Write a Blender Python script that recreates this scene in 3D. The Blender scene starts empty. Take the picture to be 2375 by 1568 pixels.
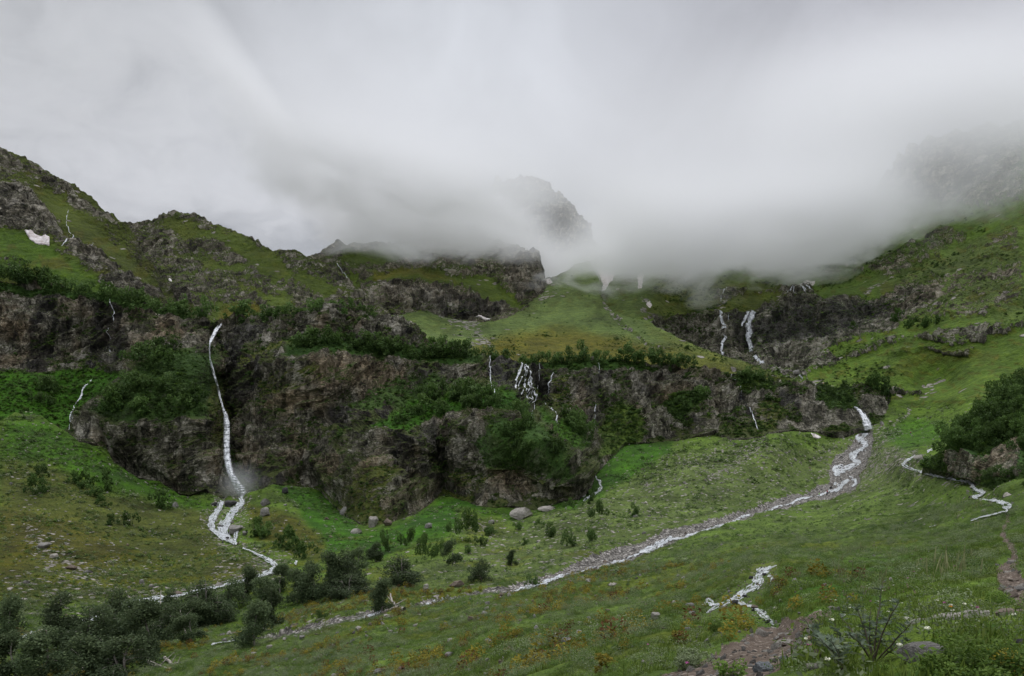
import bpy, math, random
import numpy as np

# ------------------------------------------------------------------ camera, sky, sun, exposure
scene = bpy.context.scene
F, CX, HY = 1700.0, 1187.0, 1040.0        # focal length, principal column and horizon row of the photograph (2374 px wide)
cam_d = bpy.data.cameras.new("camera")
cam = bpy.data.objects.new("camera", cam_d)
scene.collection.objects.link(cam)
cam.location = (0, 0, 0)
cam.rotation_euler = (math.radians(90), 0, 0)
cam_d.sensor_width = 36.0
cam_d.lens = F / 2374.0 * 36.0
cam_d.shift_y = (HY - 784.0) / 2374.0
cam_d.clip_start = 0.1
cam_d.clip_end = 8000.0
scene.camera = cam

SUN_EL, SUN_AZ = math.radians(62), math.radians(15)
scene.view_settings.view_transform = 'Standard'
scene.view_settings.look = 'None'
scene.view_settings.exposure = -0.2
scene.view_settings.gamma = 1.0
scene.cycles.volume_bounces = 8
scene.cycles.max_bounces = 10
scene.cycles.transparent_max_bounces = 16
scene.cycles.volume_max_steps = 256


class NT:
    """small helper that writes node graphs as expressions"""
    def __init__(self, tree):
        self.t = tree
        tree.nodes.clear()

    def node(self, kind, **kw):
        n = self.t.nodes.new(kind)
        for k, v in kw.items():
            setattr(n, k, v)
        return n

    def put(self, sock, v):
        if hasattr(v, 'is_output'):
            self.t.links.new(v, sock)
        else:
            sock.default_value = v

    def m(self, op, a, b=0.0, c=None, clamp=False):
        n = self.node('ShaderNodeMath', operation=op, use_clamp=clamp)
        self.put(n.inputs[0], a)
        self.put(n.inputs[1], b)
        if c is not None:
            self.put(n.inputs[2], c)
        return n.outputs[0]

    def vm(self, op, a, b=None, scale=None):
        n = self.node('ShaderNodeVectorMath', operation=op)
        self.put(n.inputs[0], a)
        if b is not None:
            self.put(n.inputs[1], b)
        if scale is not None:
            self.put(n.inputs[3], scale)
        return n.outputs['Value'] if op in ('LENGTH', 'DISTANCE', 'DOT_PRODUCT') else n.outputs[0]

    def mix(self, f, a, b, blend='MIX'):
        n = self.node('ShaderNodeMix', data_type='RGBA', blend_type=blend)
        self.put(n.inputs[0], f)
        for s, v in ((n.inputs[6], a), (n.inputs[7], b)):
            self.put(s, v if hasattr(v, 'is_output') or len(v) == 4 else (*v, 1.0))
        return n.outputs[2]

    def noise(self, vec, scale, detail=4.0, rough=0.55, dist=0.0):
        n = self.node('ShaderNodeTexNoise')
        self.put(n.inputs['Vector'], vec)
        n.inputs['Scale'].default_value = scale
        n.inputs['Detail'].default_value = detail
        n.inputs['Roughness'].default_value = rough
        n.inputs['Distortion'].default_value = dist
        return n.outputs['Fac']

    def ss(self, v, lo, hi, a=0.0, b=1.0):
        n = self.node('ShaderNodeMapRange', interpolation_type='SMOOTHSTEP')
        self.put(n.inputs[0], v)
        for i, x in enumerate((lo, hi, a, b)):
            n.inputs[i + 1].default_value = x
        return n.outputs[0]

    def lin(self, v, lo, hi, a=0.0, b=1.0):
        n = self.node('ShaderNodeMapRange')
        self.put(n.inputs[0], v)
        for i, x in enumerate((lo, hi, a, b)):
            n.inputs[i + 1].default_value = x
        return n.outputs[0]

    def attr(self, name, out='Fac'):
        return self.node('ShaderNodeAttribute', attribute_name=name).outputs[out]

    def ramp(self, v, stops):
        n = self.node('ShaderNodeValToRGB')
        self.put(n.inputs[0], v)
        e = n.color_ramp.elements
        while len(e) > 1:
            e.remove(e[-1])
        e[0].position, e[0].color = stops[0][0], (*stops[0][1], 1)
        for p, c in stops[1:]:
            x = e.new(p)
            x.color = (*c, 1)
        return n.outputs[0]


# overcast sky: the Nishita sky almost hidden by a bright, mottled cloud ceiling
world = bpy.data.worlds.new("World")
scene.world = world
world.use_nodes = True
w = NT(world.node_tree)
sky = w.node('ShaderNodeTexSky', sky_type='NISHITA', sun_disc=False)
sky.sun_elevation = SUN_EL
sky.sun_rotation = SUN_AZ
geo = w.node('ShaderNodeTexCoord')
d = w.vm('NORMALIZE', geo.outputs['Generated'])
sx = w.node('ShaderNodeSeparateXYZ')
w.put(sx.inputs[0], d)
el = w.m('MAXIMUM', sx.outputs[2], 0.0)


def skydir(X, Y):
    v = np.array([(X - CX) / F, 1.0, (HY - Y) / F])
    return tuple(v / np.linalg.norm(v))


bright = w.ss(el, 0.0, 0.25, 0.50, 0.54)
for (X, Y, rad, amp) in ((1150, 260, 0.22, 0.14), (720, 60, 0.20, 0.11), (1240, 240, 0.08, 0.06), (1120, 40, 0.18, 0.06),
                         (60, 240, 0.30, -0.20), (-300, 260, 0.30, -0.08), (2250, 60, 0.25, 0.04), (450, 430, 0.14, 0.02), (1950, 330, 0.2, -0.06)):
    dist = w.vm('DISTANCE', d, skydir(X, Y))
    g = w.m('POWER', 2.718, w.m('MULTIPLY', w.m('MULTIPLY', dist, dist), -1.0 / (rad * rad)))
    bright = w.m('ADD', bright, w.m('MULTIPLY', g, amp))
dn = w.vm('MULTIPLY', d, (1.0, 1.0, 1.15))
n1 = w.noise(dn, 5.6, 6.0, 0.55, 0.6)
bright = w.m('ADD', bright, w.m('MULTIPLY', w.m('SUBTRACT', n1, 0.5), 0.38))
zen = w.ss(el, 0.52, 0.80, 1.0, 3.5)
bright = w.m('MULTIPLY', bright, zen)
ccol = w.mix(w.ss(sx.outputs[0], -0.1, 0.55), (0.945, 0.98, 1.055), (0.965, 0.975, 1.075))
ccol = w.vm('SCALE', ccol, scale=w.m('MULTIPLY', bright, 10.0))
col = w.mix(0.96, sky.outputs[0], ccol)
bg = w.node('ShaderNodeBackground')
w.put(bg.inputs[0], col)
bg.inputs[1].default_value = 0.1
wo = w.node('ShaderNodeOutputWorld')
w.t.links.new(bg.outputs[0], wo.inputs[0])

sun_d = bpy.data.lights.new("sun", 'SUN')
sun_d.energy = 1.0
sun_d.angle = math.radians(25)
sun_d.color = (1.0, 0.97, 0.92)
sun = bpy.data.objects.new("sun", sun_d)
scene.collection.objects.link(sun)
sun.rotation_euler = (math.radians(90) - SUN_EL, 0, math.pi - SUN_AZ)

# ------------------------------------------------------------------ helpers
rng = np.random.default_rng(11)
random.seed(5)
COL = scene.collection


def link(o, parent=None):
    COL.objects.link(o)
    if parent is not None:
        o.parent = parent
    return o


def tag(o, label, cat, group=None, kind=None):
    if label:
        o['label'] = label
    if cat:
        o['category'] = cat
    if group:
        o['group'] = group
    if kind:
        o['kind'] = kind
    return o


def mesh_np(name, verts, quads=None, tris=None, mat=None, smooth=True, attrs=None):
    me = bpy.data.meshes.new(name)
    verts = np.ascontiguousarray(verts, dtype=np.float32).reshape(-1, 3)
    parts, starts, off = [], [], 0
    for f, k in ((quads, 4), (tris, 3)):
        if f is not None and len(f):
            f = np.asarray(f, dtype=np.int32).reshape(-1, k)
            parts.append(f.ravel())
            starts.append(off + np.arange(len(f), dtype=np.int32) * k)
            off += f.size
    me.vertices.add(len(verts))
    me.vertices.foreach_set('co', verts.ravel())
    if parts:
        loops = np.concatenate(parts)
        st = np.concatenate(starts)
        me.loops.add(len(loops))
        me.loops.foreach_set('vertex_index', loops)
        me.polygons.add(len(st))
        me.polygons.foreach_set('loop_start', st)
    me.update(calc_edges=True)
    if parts:
        me.polygons.foreach_set('use_smooth', np.full(len(me.polygons), smooth, dtype=bool))
    for k, (typ, dom, arr) in (attrs or {}).items():
        a = me.attributes.new(k, typ, dom)
        arr = np.ascontiguousarray(arr, dtype=np.int32 if typ == 'INT' else np.float32).ravel()
        a.data.foreach_set({'FLOAT': 'value', 'INT': 'value', 'FLOAT_VECTOR': 'vector', 'FLOAT_COLOR': 'color'}[typ], arr)
    if mat:
        me.materials.append(mat)
    return me


def obj(name, me, parent=None, loc=None):
    o = bpy.data.objects.new(name, me)
    link(o, parent)
    if loc is not None:
        o.location = loc
    return o


def empty(name, loc, rz=0.0, s=1.0):
    o = bpy.data.objects.new(name, None)
    link(o)
    o.empty_display_size = 0.2
    o.location = loc
    o.rotation_euler = (0, 0, rz)
    o.scale = (s, s, s)
    return o


def _hash(ix, iy, iz, seed):
    h = (ix.astype(np.uint32) * np.uint32(374761393) + iy.astype(np.uint32) * np.uint32(668265263)
         + iz.astype(np.uint32) * np.uint32(2147483647 - 31 * 7919) + np.uint32((seed * 362437 + 97) & 0xffffffff))
    h = (h ^ (h >> np.uint32(13))) * np.uint32(1274126177)
    h = h ^ (h >> np.uint32(16))
    h = h * np.uint32(2246822519)
    h = h ^ (h >> np.uint32(15))
    return (h & np.uint32(0xffff)).astype(np.float32) / np.float32(32767.5) - np.float32(1)


def vnoise(x, y, z, seed=0):
    x, y, z = (np.asarray(a, dtype=np.float32) for a in np.broadcast_arrays(x, y, z))
    fx, fy, fz = np.floor(x), np.floor(y), np.floor(z)
    ix, iy, iz = fx.astype(np.int64) & 0xffffffff, fy.astype(np.int64) & 0xffffffff, fz.astype(np.int64) & 0xffffffff
    tx, ty, tz = x - fx, y - fy, z - fz
    tx, ty, tz = (t * t * (3 - 2 * t) for t in (tx, ty, tz))
    r = 0
    for dx in (0, 1):
        wx = tx if dx else 1 - tx
        for dy in (0, 1):
            wy = ty if dy else 1 - ty
            for dz in (0, 1):
                wz = tz if dz else 1 - tz
                r = r + wx * wy * wz * _hash(ix + dx, iy + dy, iz + dz, seed)
    return r


def fbm(x, y, z, octv=4, seed=0, gain=0.5):
    a, s, tot = 1.0, 0.0, 0.0
    for i in range(octv):
        s = s + a * vnoise(x * 2.03 ** i, y * 2.03 ** i, z * 2.03 ** i, seed + i * 17)
        tot += a
        a *= gain
    return s / tot * 1.5


def ridged(x, y, z, octv=4, seed=0, gain=0.5):
    a, s, tot = 1.0, 0.0, 0.0
    for i in range(octv):
        s = s + a * (1 - 2.2 * np.abs(vnoise(x * 2.07 ** i, y * 2.07 ** i, z * 2.07 ** i, seed + i * 13)))
        tot += a
        a *= gain
    return s / tot


def smooth01(t):
    t = np.clip(t, 0, 1)
    return t * t * (3 - 2 * t)


def polymask(X, Y, poly, soft=6.0):
    poly = np.asarray(poly, dtype=np.float32)
    n = len(poly)
    out = np.zeros(X.shape, np.float32)
    x0, y0 = poly.min(0) - soft * 1.5
    x1, y1 = poly.max(0) + soft * 1.5
    sel = (X > x0) & (X < x1) & (Y > y0) & (Y < y1)
    if not sel.any():
        return out
    x, y = X[sel], Y[sel]
    inside = np.zeros(x.shape, bool)
    dmin = np.full(x.shape, 1e9, np.float32)
    for i in range(n):
        ax, ay = poly[i]
        bx, by = poly[(i + 1) % n]
        c = ((ay > y) != (by > y)) & (x < (bx - ax) * (y - ay) / ((by - ay) if abs(by - ay) > 1e-6 else 1e-6) + ax)
        inside ^= c
        vx, vy = bx - ax, by - ay
        t = np.clip(((x - ax) * vx + (y - ay) * vy) / (vx * vx + vy * vy + 1e-9), 0, 1)
        dmin = np.minimum(dmin, np.hypot(x - ax - t * vx, y - ay - t * vy))
    sd = np.where(inside, dmin, -dmin)
    out[sel] = smooth01(sd / (2 * soft) + 0.5)
    return out


def linemask(X, Y, pts, soft=0.5):
    """pts (x, y, half width); soft as a share of the width"""
    out = np.zeros(X.shape, np.float32)
    for (ax, ay, aw), (bx, by, bw) in zip(pts[:-1], pts[1:]):
        m = max(aw, bw) * (1 + soft) + 2
        sel = (X > min(ax, bx) - m) & (X < max(ax, bx) + m) & (Y > min(ay, by) - m) & (Y < max(ay, by) + m)
        if not sel.any():
            continue
        x, y = X[sel], Y[sel]
        vx, vy = bx - ax, by - ay
        t = np.clip(((x - ax) * vx + (y - ay) * vy) / (vx * vx + vy * vy + 1e-9), 0, 1)
        dd = np.hypot(x - ax - t * vx, y - ay - t * vy)
        wd = aw + (bw - aw) * t
        out[sel] = np.maximum(out[sel], smooth01((wd * (1 + soft) - dd) / (2 * soft * wd + 1e-6)))
    return out


def tps_fit(ctrl, lam=2e-4):
    c = np.asarray(ctrl, dtype=np.float64)
    p = c[:, :2] / 600.0
    v = np.log(c[:, 2])
    n = len(p)
    r = np.hypot(p[:, None, 0] - p[None, :, 0], p[:, None, 1] - p[None, :, 1])
    K = np.where(r > 0, r * r * np.log(r + 1e-12), 0) + lam * np.eye(n)
    Q = np.c_[np.ones(n), p]
    A = np.block([[K, Q], [Q.T, np.zeros((3, 3))]])
    s = np.linalg.solve(A, np.r_[v, np.zeros(3)])

    def ev(X, Y):
        x, y = X.ravel() / 600.0, Y.ravel() / 600.0
        o = s[n] + s[n + 1] * x + s[n + 2] * y
        for i in range(n):
            rr = (x - p[i, 0]) ** 2 + (y - p[i, 1]) ** 2
            o = o + s[i] * 0.5 * rr * np.log(rr + 1e-20)
        return np.exp(o).reshape(X.shape)
    return ev


def pix(X, Y, D):
    return np.stack([(X - CX) / F * D, D + 0 * X, (HY - Y) / F * D], -1)


class Sheet:
    """a piece of terrain: columns run over the view, rows climb from its foot to its crest and then fall away behind it"""
    def __init__(self, x0, x1, dx, bot, top, dy, ctrl, nback=6, backstep=10.0, lam=2e-4):
        self.x0, self.dx = x0, dx
        xs = np.arange(x0, x1 + dx * 0.5, dx)
        def sm(a, k):
            k = max(1, int(k / dx))
            p = np.r_[np.full(k, a[0]), a, np.full(k, a[-1])]
            return np.convolve(p, np.ones(2 * k + 1) / (2 * k + 1), 'valid')
        self.bot = sm(np.interp(xs, *zip(*bot)), 40)
        self.top = sm(np.interp(xs, *zip(*top)), 2)
        self.avg = sm(sm(self.top, 110), 110)
        self.avg = np.minimum(self.avg, self.bot - 30)
        self.avg = np.maximum(self.avg, self.top - 0.3 * np.maximum(self.bot - self.top, 1))
        nr = int(np.max(self.bot - np.minimum(self.top, self.avg)) / dy) + 2
        self.nr = nr
        T = np.linspace(0, 1, nr)[:, None]
        self.T = T[:, 0]
        self.hot = 4.0 if float(np.min(self.bot - self.top)) > 0.5 * float(np.max(self.bot - self.top)) else 1.6
        Y = self.bot[None] + (self.avg - self.bot)[None] * T + (self.top - self.avg)[None] * T ** self.hot
        X = np.broadcast_to(xs[None], Y.shape)
        self.ev = tps_fit(ctrl, lam)
        D = self.ev(X, Y)
        P = pix(X, Y, D)
        rows = [P]
        Yb, Xb, Db = [Y], [X], [D]
        for k in range(1, nback + 1):
            q = P[-1].copy()
            st = backstep * k * (1 + 0.25 * k)
            q[:, 0] *= (D[-1] + st) / D[-1]
            q[:, 1] += st
            q[:, 2] -= st * min(0.7, 0.12 * k)
            rows.append(q[None])
            Xb.append(X[-1:])
            Yb.append(Y[-1:])
            Db.append(D[-1:] + st)
        self.P = np.concatenate(rows, 0)
        self.X = np.concatenate(Xb, 0)
        self.Y = np.concatenate(Yb, 0)
        self.D = np.concatenate(Db, 0)
        self.normals()

    def normals(self):
        P = self.P
        n = np.cross(np.gradient(P, axis=1), np.gradient(P, axis=0))
        n /= np.linalg.norm(n, axis=-1, keepdims=True) + 1e-9
        s = np.where((n * P).sum(-1, keepdims=True) > 0, -1.0, 1.0)
        s[self.nr:] = np.where(n[self.nr:, :, 2:3] < 0, -1, 1)
        self.N = n * s

    def at(self, X, Y):
        X, Y = np.asarray(X, float), np.asarray(Y, float)
        c = np.clip((X - self.x0) / self.dx, 0, self.P.shape[1] - 1.001)
        i = c.astype(int)
        u = c - i
        b = self.bot[i] * (1 - u) + self.bot[i + 1] * u
        t = self.top[i] * (1 - u) + self.top[i + 1] * u
        a = self.avg[i] * (1 - u) + self.avg[i + 1] * u
        lo, hi = np.zeros_like(X), np.ones_like(X)
        for _ in range(22):
            md = (lo + hi) / 2
            up = b + (a - b) * md + (t - a) * md ** self.hot > Y
            lo, hi = np.where(up, md, lo), np.where(up, hi, md)
        r = np.clip(lo * (self.nr - 1), 0, self.nr - 1.001)
        j = r.astype(int)
        v = (r - j)[..., None]
        u = u[..., None]
        P = self.P
        return (P[j, i] * (1 - u) + P[j, i + 1] * u) * (1 - v) + (P[j + 1, i] * (1 - u) + P[j + 1, i + 1] * u) * v

    def rc(self, X, Y):
        """nearest row and column of a spot of the view"""
        col = np.clip(np.round((np.asarray(X, float) - self.x0) / self.dx).astype(int), 0, self.X.shape[1] - 1)
        b, t, a = self.bot[col], self.top[col], self.avg[col]
        lo, hi = np.zeros(len(col)), np.ones(len(col))
        for _ in range(16):
            md = (lo + hi) / 2
            up = b + (a - b) * md + (t - a) * md ** self.hot > Y
            lo, hi = np.where(up, md, lo), np.where(up, hi, md)
        return np.clip(np.round(lo * (self.nr - 1)).astype(int), 0, self.nr - 1), col

    def build(self, name, mat, attrs, smooth=True, sel=None):
        nr, nx = self.P.shape[:2]
        idx = np.arange(nr * nx).reshape(nr, nx)
        q = np.stack([idx[:-1, :-1], idx[:-1, 1:], idx[1:, 1:], idx[1:, :-1]], -1)
        q = q[sel[:-1, :-1]] if sel is not None else q.reshape(-1, 4)
        used = np.zeros(nr * nx, bool)
        used[q.ravel()] = True
        remap = np.cumsum(used) - 1
        q = remap[q]
        at = {}
        for k, v in attrs.items():
            if v.ndim == 3:
                rgba = np.ones((nr * nx, 4), np.float32)
                lum = v.mean(-1, keepdims=True)
                rgba[:, :3] = (np.clip(lum + (v - lum) * 1.48, 0.004, 1) * 0.80).reshape(-1, 3)
                at[k] = ('FLOAT_COLOR', 'POINT', rgba[used])
            else:
                at[k] = ('FLOAT', 'POINT', v.reshape(-1)[used])
        me = mesh_np(name, self.P.reshape(-1, 3)[used], quads=q, mat=mat, smooth=smooth, attrs=at)
        o = obj(name, me)
        o['kind'] = 'structure'
        return o


# ------------------------------------------------------------------ materials
def new_mat(name):
    m = bpy.data.materials.new(name)
    m.use_nodes = True
    return m, NT(m.node_tree)


def finish(nt, col, rough=0.9, bump=None, bstr=0.5, bdist=0.3, spec=0.25, trans=0.0):
    p = nt.node('ShaderNodeBsdfPrincipled')
    nt.put(p.inputs['Base Color'], col if hasattr(col, 'is_output') else (*col, 1))
    nt.put(p.inputs['Roughness'], rough)
    p.inputs['Specular IOR Level'].default_value = spec
    if bump is not None:
        b = nt.node('ShaderNodeBump')
        b.inputs['Strength'].default_value = bstr
        b.inputs['Distance'].default_value = bdist
        nt.put(b.inputs['Height'], bump)
        nt.t.links.new(b.outputs[0], p.inputs['Normal'])
    out = nt.node('ShaderNodeOutputMaterial')
    sh = p.outputs[0]
    if trans > 0:
        tr = nt.node('ShaderNodeBsdfTranslucent')
        nt.put(tr.inputs[0], col if hasattr(col, 'is_output') else (*col, 1))
        mx = nt.node('ShaderNodeMixShader')
        mx.inputs[0].default_value = trans
        nt.t.links.new(p.outputs[0], mx.inputs[1])
        nt.t.links.new(tr.outputs[0], mx.inputs[2])
        sh = mx.outputs[0]
    nt.t.links.new(sh, out.inputs[0])
    return p


def terrain_mat(name, fine):
    """grass tinted by region, rock where the ground is steep or the region is rocky; fine = metres of the smallest feature"""
    m, n = new_mat(name)
    g = n.node('ShaderNodeNewGeometry')
    pos = g.outputs['Position']
    nz = n.node('ShaderNodeSeparateXYZ')
    n.put(nz.inputs[0], g.outputs['Normal'])
    tint = n.attr('tint', 'Color')
    rock, wet, warm, stone = (n.attr(k) for k in ('rock', 'wet', 'warm', 'stone'))
    s = 1.0 / fine
    nA = n.noise(pos, s * 0.06, 6, 0.62)
    nB = n.noise(pos, s * 0.5, 5, 0.65)
    nC = n.noise(pos, s * 2.0, 3, 0.6)
    # grass: clumps of lighter and darker plants
    gv = n.m('ADD', n.m('MULTIPLY', nA, 0.9), n.m('ADD', n.m('MULTIPLY', nB, 0.75), n.m('MULTIPLY', nC, 0.4)))
    gv = n.lin(gv, 0.70, 1.35, 0.40, 1.65)
    grass = n.vm('SCALE', tint, scale=gv)
    grass = n.mix(n.ss(nB, 0.48, 0.72, 0, 0.45), grass, n.vm('MULTIPLY', grass, (1.35, 1.05, 0.7)))
    # stones lying in the turf
    vor = n.node('ShaderNodeTexVoronoi', feature='F1')
    n.put(vor.inputs['Vector'], pos)
    vor.inputs['Scale'].default_value = s * 0.55
    vor.inputs['Randomness'].default_value = 1.0
    vc = n.node('ShaderNodeSeparateColor')
    n.put(vc.inputs[0], vor.outputs['Color'])
    stcol = n.mix(vc.outputs[0], (0.16, 0.145, 0.125), (0.36, 0.33, 0.29))
    stcol = n.vm('SCALE', stcol, scale=n.lin(nC, 0.3, 0.7, 0.75, 1.2))
    stmask = n.m('LESS_THAN', vc.outputs[1], stone)
    stmask = n.m('MULTIPLY', stmask, n.ss(vor.outputs['Distance'], 0.62, 0.40))
    # rock: tilted beds, cracks, patches
    mp = n.node('ShaderNodeMapping')
    mp.inputs['Rotation'].default_value = (0.15, 0.55, 0.3)
    mp.inputs['Scale'].default_value = (0.25, 0.6, 1.6)
    n.put(mp.inputs[0], pos)
    beds = n.noise(mp.outputs[0], s * 0.35, 6, 0.68, 0.6)
    mp2 = n.node('ShaderNodeMapping')
    mp2.inputs['Scale'].default_value = (1.0, 1.0, 0.16)
    n.put(mp2.inputs[0], pos)
    streak = n.noise(mp2.outputs[0], s * 0.17, 5, 0.6, 0.3)
    mp3 = n.node('ShaderNodeMapping')
    mp3.inputs['Rotation'].default_value = (0.2, -0.35, 0.9)
    mp3.inputs['Scale'].default_value = (1.0, 1.0, 0.33)
    n.put(mp3.inputs[0], pos)
    blk = n.noise(mp3.outputs[0], s * 0.16, 7, 0.66, 0.8)
    crk = n.m('MULTIPLY', n.ss(n.m('ABSOLUTE', n.m('SUBTRACT', blk, 0.5)), 0.0, 0.028), n.ss(n.m('ABSOLUTE', n.m('SUBTRACT', beds, 0.52)), 0.0, 0.022, 0.45, 1.0))
    rv = n.m('ADD', n.m('MULTIPLY', beds, 0.42), n.m('ADD', n.m('MULTIPLY', blk, 0.46), n.m('MULTIPLY', nC, 0.26)))
    rv = n.lin(rv, 0.37, 0.71)
    cells = 0.0
    for sc_, am in ((s * 0.30, 0.40), (s * 0.85, 0.28)):
        vo = n.node('ShaderNodeTexVoronoi', feature='F1')
        n.put(vo.inputs['Vector'], n.vm('ADD', mp3.outputs[0], n.vm('SCALE', (1.0, 0.7, 0.4), scale=n.m('MULTIPLY', blk, 6.0))))
        vo.inputs['Scale'].default_value = sc_
        sp_ = n.node('ShaderNodeSeparateColor')
        n.put(sp_.inputs[0], vo.outputs['Color'])
        cells = n.m('ADD', cells, n.m('MULTIPLY', n.m('SUBTRACT', sp_.outputs[0], 0.5), am))
    rv = n.m('ADD', rv, cells)
    rcol = n.ramp(rv, ((0.08, (0.018, 0.018, 0.016)), (0.32, (0.076, 0.071, 0.052)), (0.55, (0.210, 0.192, 0.140)), (0.78, (0.42, 0.390, 0.305)), (1.0, (0.58, 0.54, 0.45))))
    rwarm = n.ramp(rv, ((0.08, (0.034, 0.026, 0.018)), (0.38, (0.165, 0.126, 0.076)), (0.66, (0.38, 0.295, 0.185)), (1.0, (0.50, 0.41, 0.29))))
    rcol = n.vm('SCALE', rcol, scale=n.lin(crk, 0, 1, 0.30, 1.0))
    rwarm = n.vm('SCALE', rwarm, scale=n.lin(crk, 0, 1, 0.30, 1.0))
    rcol = n.mix(n.m('MULTIPLY', warm, n.ss(nA, 0.38, 0.56)), rcol, rwarm)
    dark = n.m('MULTIPLY', wet, n.ss(n.m('ADD', streak, n.m('MULTIPLY', wet, 0.18)), 0.52, 0.64))
    rcol = n.mix(dark, rcol, n.vm('MULTIPLY', rcol, (0.20, 0.20, 0.22)))
    # lichen and moss on the rock
    rcol = n.mix(n.ss(n.m('ADD', nB, n.m('MULTIPLY', nA, 0.4)), 0.74, 0.90, 0, 0.7), rcol, n.vm('SCALE', tint, scale=0.75))
    rf = n.m('ADD', rock, n.m('MULTIPLY', n.m('SUBTRACT', 0.50, nz.outputs[2]), 1.05))
    rf = n.m('ADD', rf, n.m('MULTIPLY', n.m('SUBTRACT', n.m('ADD', nA, n.m('MULTIPLY', nB, 0.8)), 0.9), 1.3))
    rf = n.ss(rf, 0.38, 0.62)
    rf = n.m('MULTIPLY', rf, n.ss(rock, 0.02, 0.25))
    c = n.mix(stmask, grass, stcol)
    c = n.mix(rf, c, rcol)
    h = n.m('ADD', n.m('MULTIPLY', n.m('ADD', n.m('ADD', n.m('ADD', beds, nC), n.m('MULTIPLY', crk, 0.5)), cells), rf), n.m('MULTIPLY', n.m('ADD', nB, n.m('MULTIPLY', stmask, 0.6)), n.m('SUBTRACT', 1.0, rf)))
    finish(n, c, n.m('SUBTRACT', 0.95, n.m('MULTIPLY', n.m('MULTIPLY', wet, rf), 0.45)), h, 0.9, fine * 1.4, 0.22)
    return m


M_near = terrain_mat('turf_near', 0.16)
M_mead = terrain_mat('meadow_turf', 0.7)
M_cliff = terrain_mat('cliff_rock', 1.5)
M_far = terrain_mat('mountain_turf', 2.6)


def gravel_mat():
    m, n = new_mat('gravel')
    g = n.node('ShaderNodeNewGeometry')
    pos = g.outputs['Position']
    v = n.node('ShaderNodeTexVoronoi', feature='F1')
    n.put(v.inputs['Vector'], pos)
    v.inputs['Scale'].default_value = 1.7
    sc = n.node('ShaderNodeSeparateColor')
    n.put(sc.inputs[0], v.outputs['Color'])
    a = n.noise(pos, 0.25, 5, 0.6)
    c = n.ramp(sc.outputs[0], ((0.0, (0.085, 0.076, 0.066)), (0.5, (0.23, 0.212, 0.188)), (0.85, (0.35, 0.33, 0.295)), (1.0, (0.50, 0.47, 0.43))))
    c = n.vm('SCALE', c, scale=n.lin(a, 0.3, 0.7, 0.7, 1.25))
    c = n.mix(n.ss(v.outputs['Distance'], 0.35, 0.75, 0, 0.85), c, (0.035, 0.032, 0.028))
    finish(n, c, 0.85, n.m('SUBTRACT', 1.0, v.outputs['Distance']), 1.0, 0.4)
    return m


def dirt_mat():
    m, n = new_mat('trodden_earth')
    g = n.node('ShaderNodeNewGeometry')
    pos = g.outputs['Position']
    a = n.noise(pos, 3.0, 7, 0.68)
    b = n.noise(pos, 22.0, 4, 0.7)
    v = n.node('ShaderNodeTexVoronoi', feature='F1')
    n.put(v.inputs['Vector'], pos)
    v.inputs['Scale'].default_value = 11.0
    sc = n.node('ShaderNodeSeparateColor')
    n.put(sc.inputs[0], v.outputs['Color'])
    c = n.ramp(n.m('ADD', n.m('MULTIPLY', a, 0.7), n.m('MULTIPLY', b, 0.3)), ((0.30, (0.048, 0.034, 0.025)), (0.52, (0.118, 0.088, 0.066)), (0.72, (0.22, 0.175, 0.138))))
    peb = n.m('MULTIPLY', n.m('GREATER_THAN', sc.outputs[0], 0.62), n.ss(v.outputs['Distance'], 0.55, 0.35))
    c = n.mix(peb, c, n.mix(sc.outputs[1], (0.17, 0.135, 0.105), (0.38, 0.32, 0.26)))
    finish(n, c, 0.95, n.m('ADD', n.m('ADD', a, b), peb), 0.9, 0.035)
    return m


def stone_mat(name, lo, mid, hi, scale=3.0):
    m, n = new_mat(name)
    tc = n.node('ShaderNodeTexCoord')
    oi = n.node('ShaderNodeObjectInfo')
    p = n.vm('ADD', tc.outputs['Object'], n.vm('SCALE', (37.0, 11.0, 23.0), scale=oi.outputs['Random']))
    a = n.noise(p, scale, 8, 0.66, 0.4)
    mp = n.node('ShaderNodeMapping')
    mp.inputs['Rotation'].default_value = (0.3, 0.5, 0.2)
    mp.inputs['Scale'].default_value = (0.4, 0.8, 2.4)
    n.put(mp.inputs[0], p)
    b = n.noise(mp.outputs[0], scale * 1.6, 6, 0.7, 0.5)
    v = n.m('ADD', n.m('MULTIPLY', a, 0.55), n.m('MULTIPLY', b, 0.45))
    c = n.ramp(v, ((0.32, lo), (0.50, mid), (0.70, hi)))
    c = n.vm('SCALE', c, scale=n.lin(oi.outputs['Random'], 0, 1, 0.8, 1.15))
    lich = n.noise(p, scale * 2.6, 3, 0.5)
    c = n.mix(n.ss(lich, 0.60, 0.68, 0, 0.55), c, n.vm('MULTIPLY', c, (0.55, 0.58, 0.42)))
    finish(n, c, 0.9, v, 0.9, 0.12)
    return m


M_gravel = gravel_mat()
M_dirt = dirt_mat()
M_stone = stone_mat('grey_stone', (0.055, 0.052, 0.047), (0.20, 0.19, 0.172), (0.37, 0.35, 0.32))
M_pale = stone_mat('cream_stone', (0.11, 0.102, 0.088), (0.30, 0.278, 0.242), (0.48, 0.455, 0.405))
M_brown = stone_mat('brown_stone', (0.05, 0.038, 0.030), (0.15, 0.118, 0.092), (0.27, 0.225, 0.18))
M_blue = stone_mat('blue_grey_stone', (0.07, 0.078, 0.085), (0.19, 0.205, 0.215), (0.36, 0.37, 0.37))
M_dark = stone_mat('dark_wet_stone', (0.012, 0.012, 0.013), (0.045, 0.044, 0.044), (0.12, 0.115, 0.11))


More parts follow.
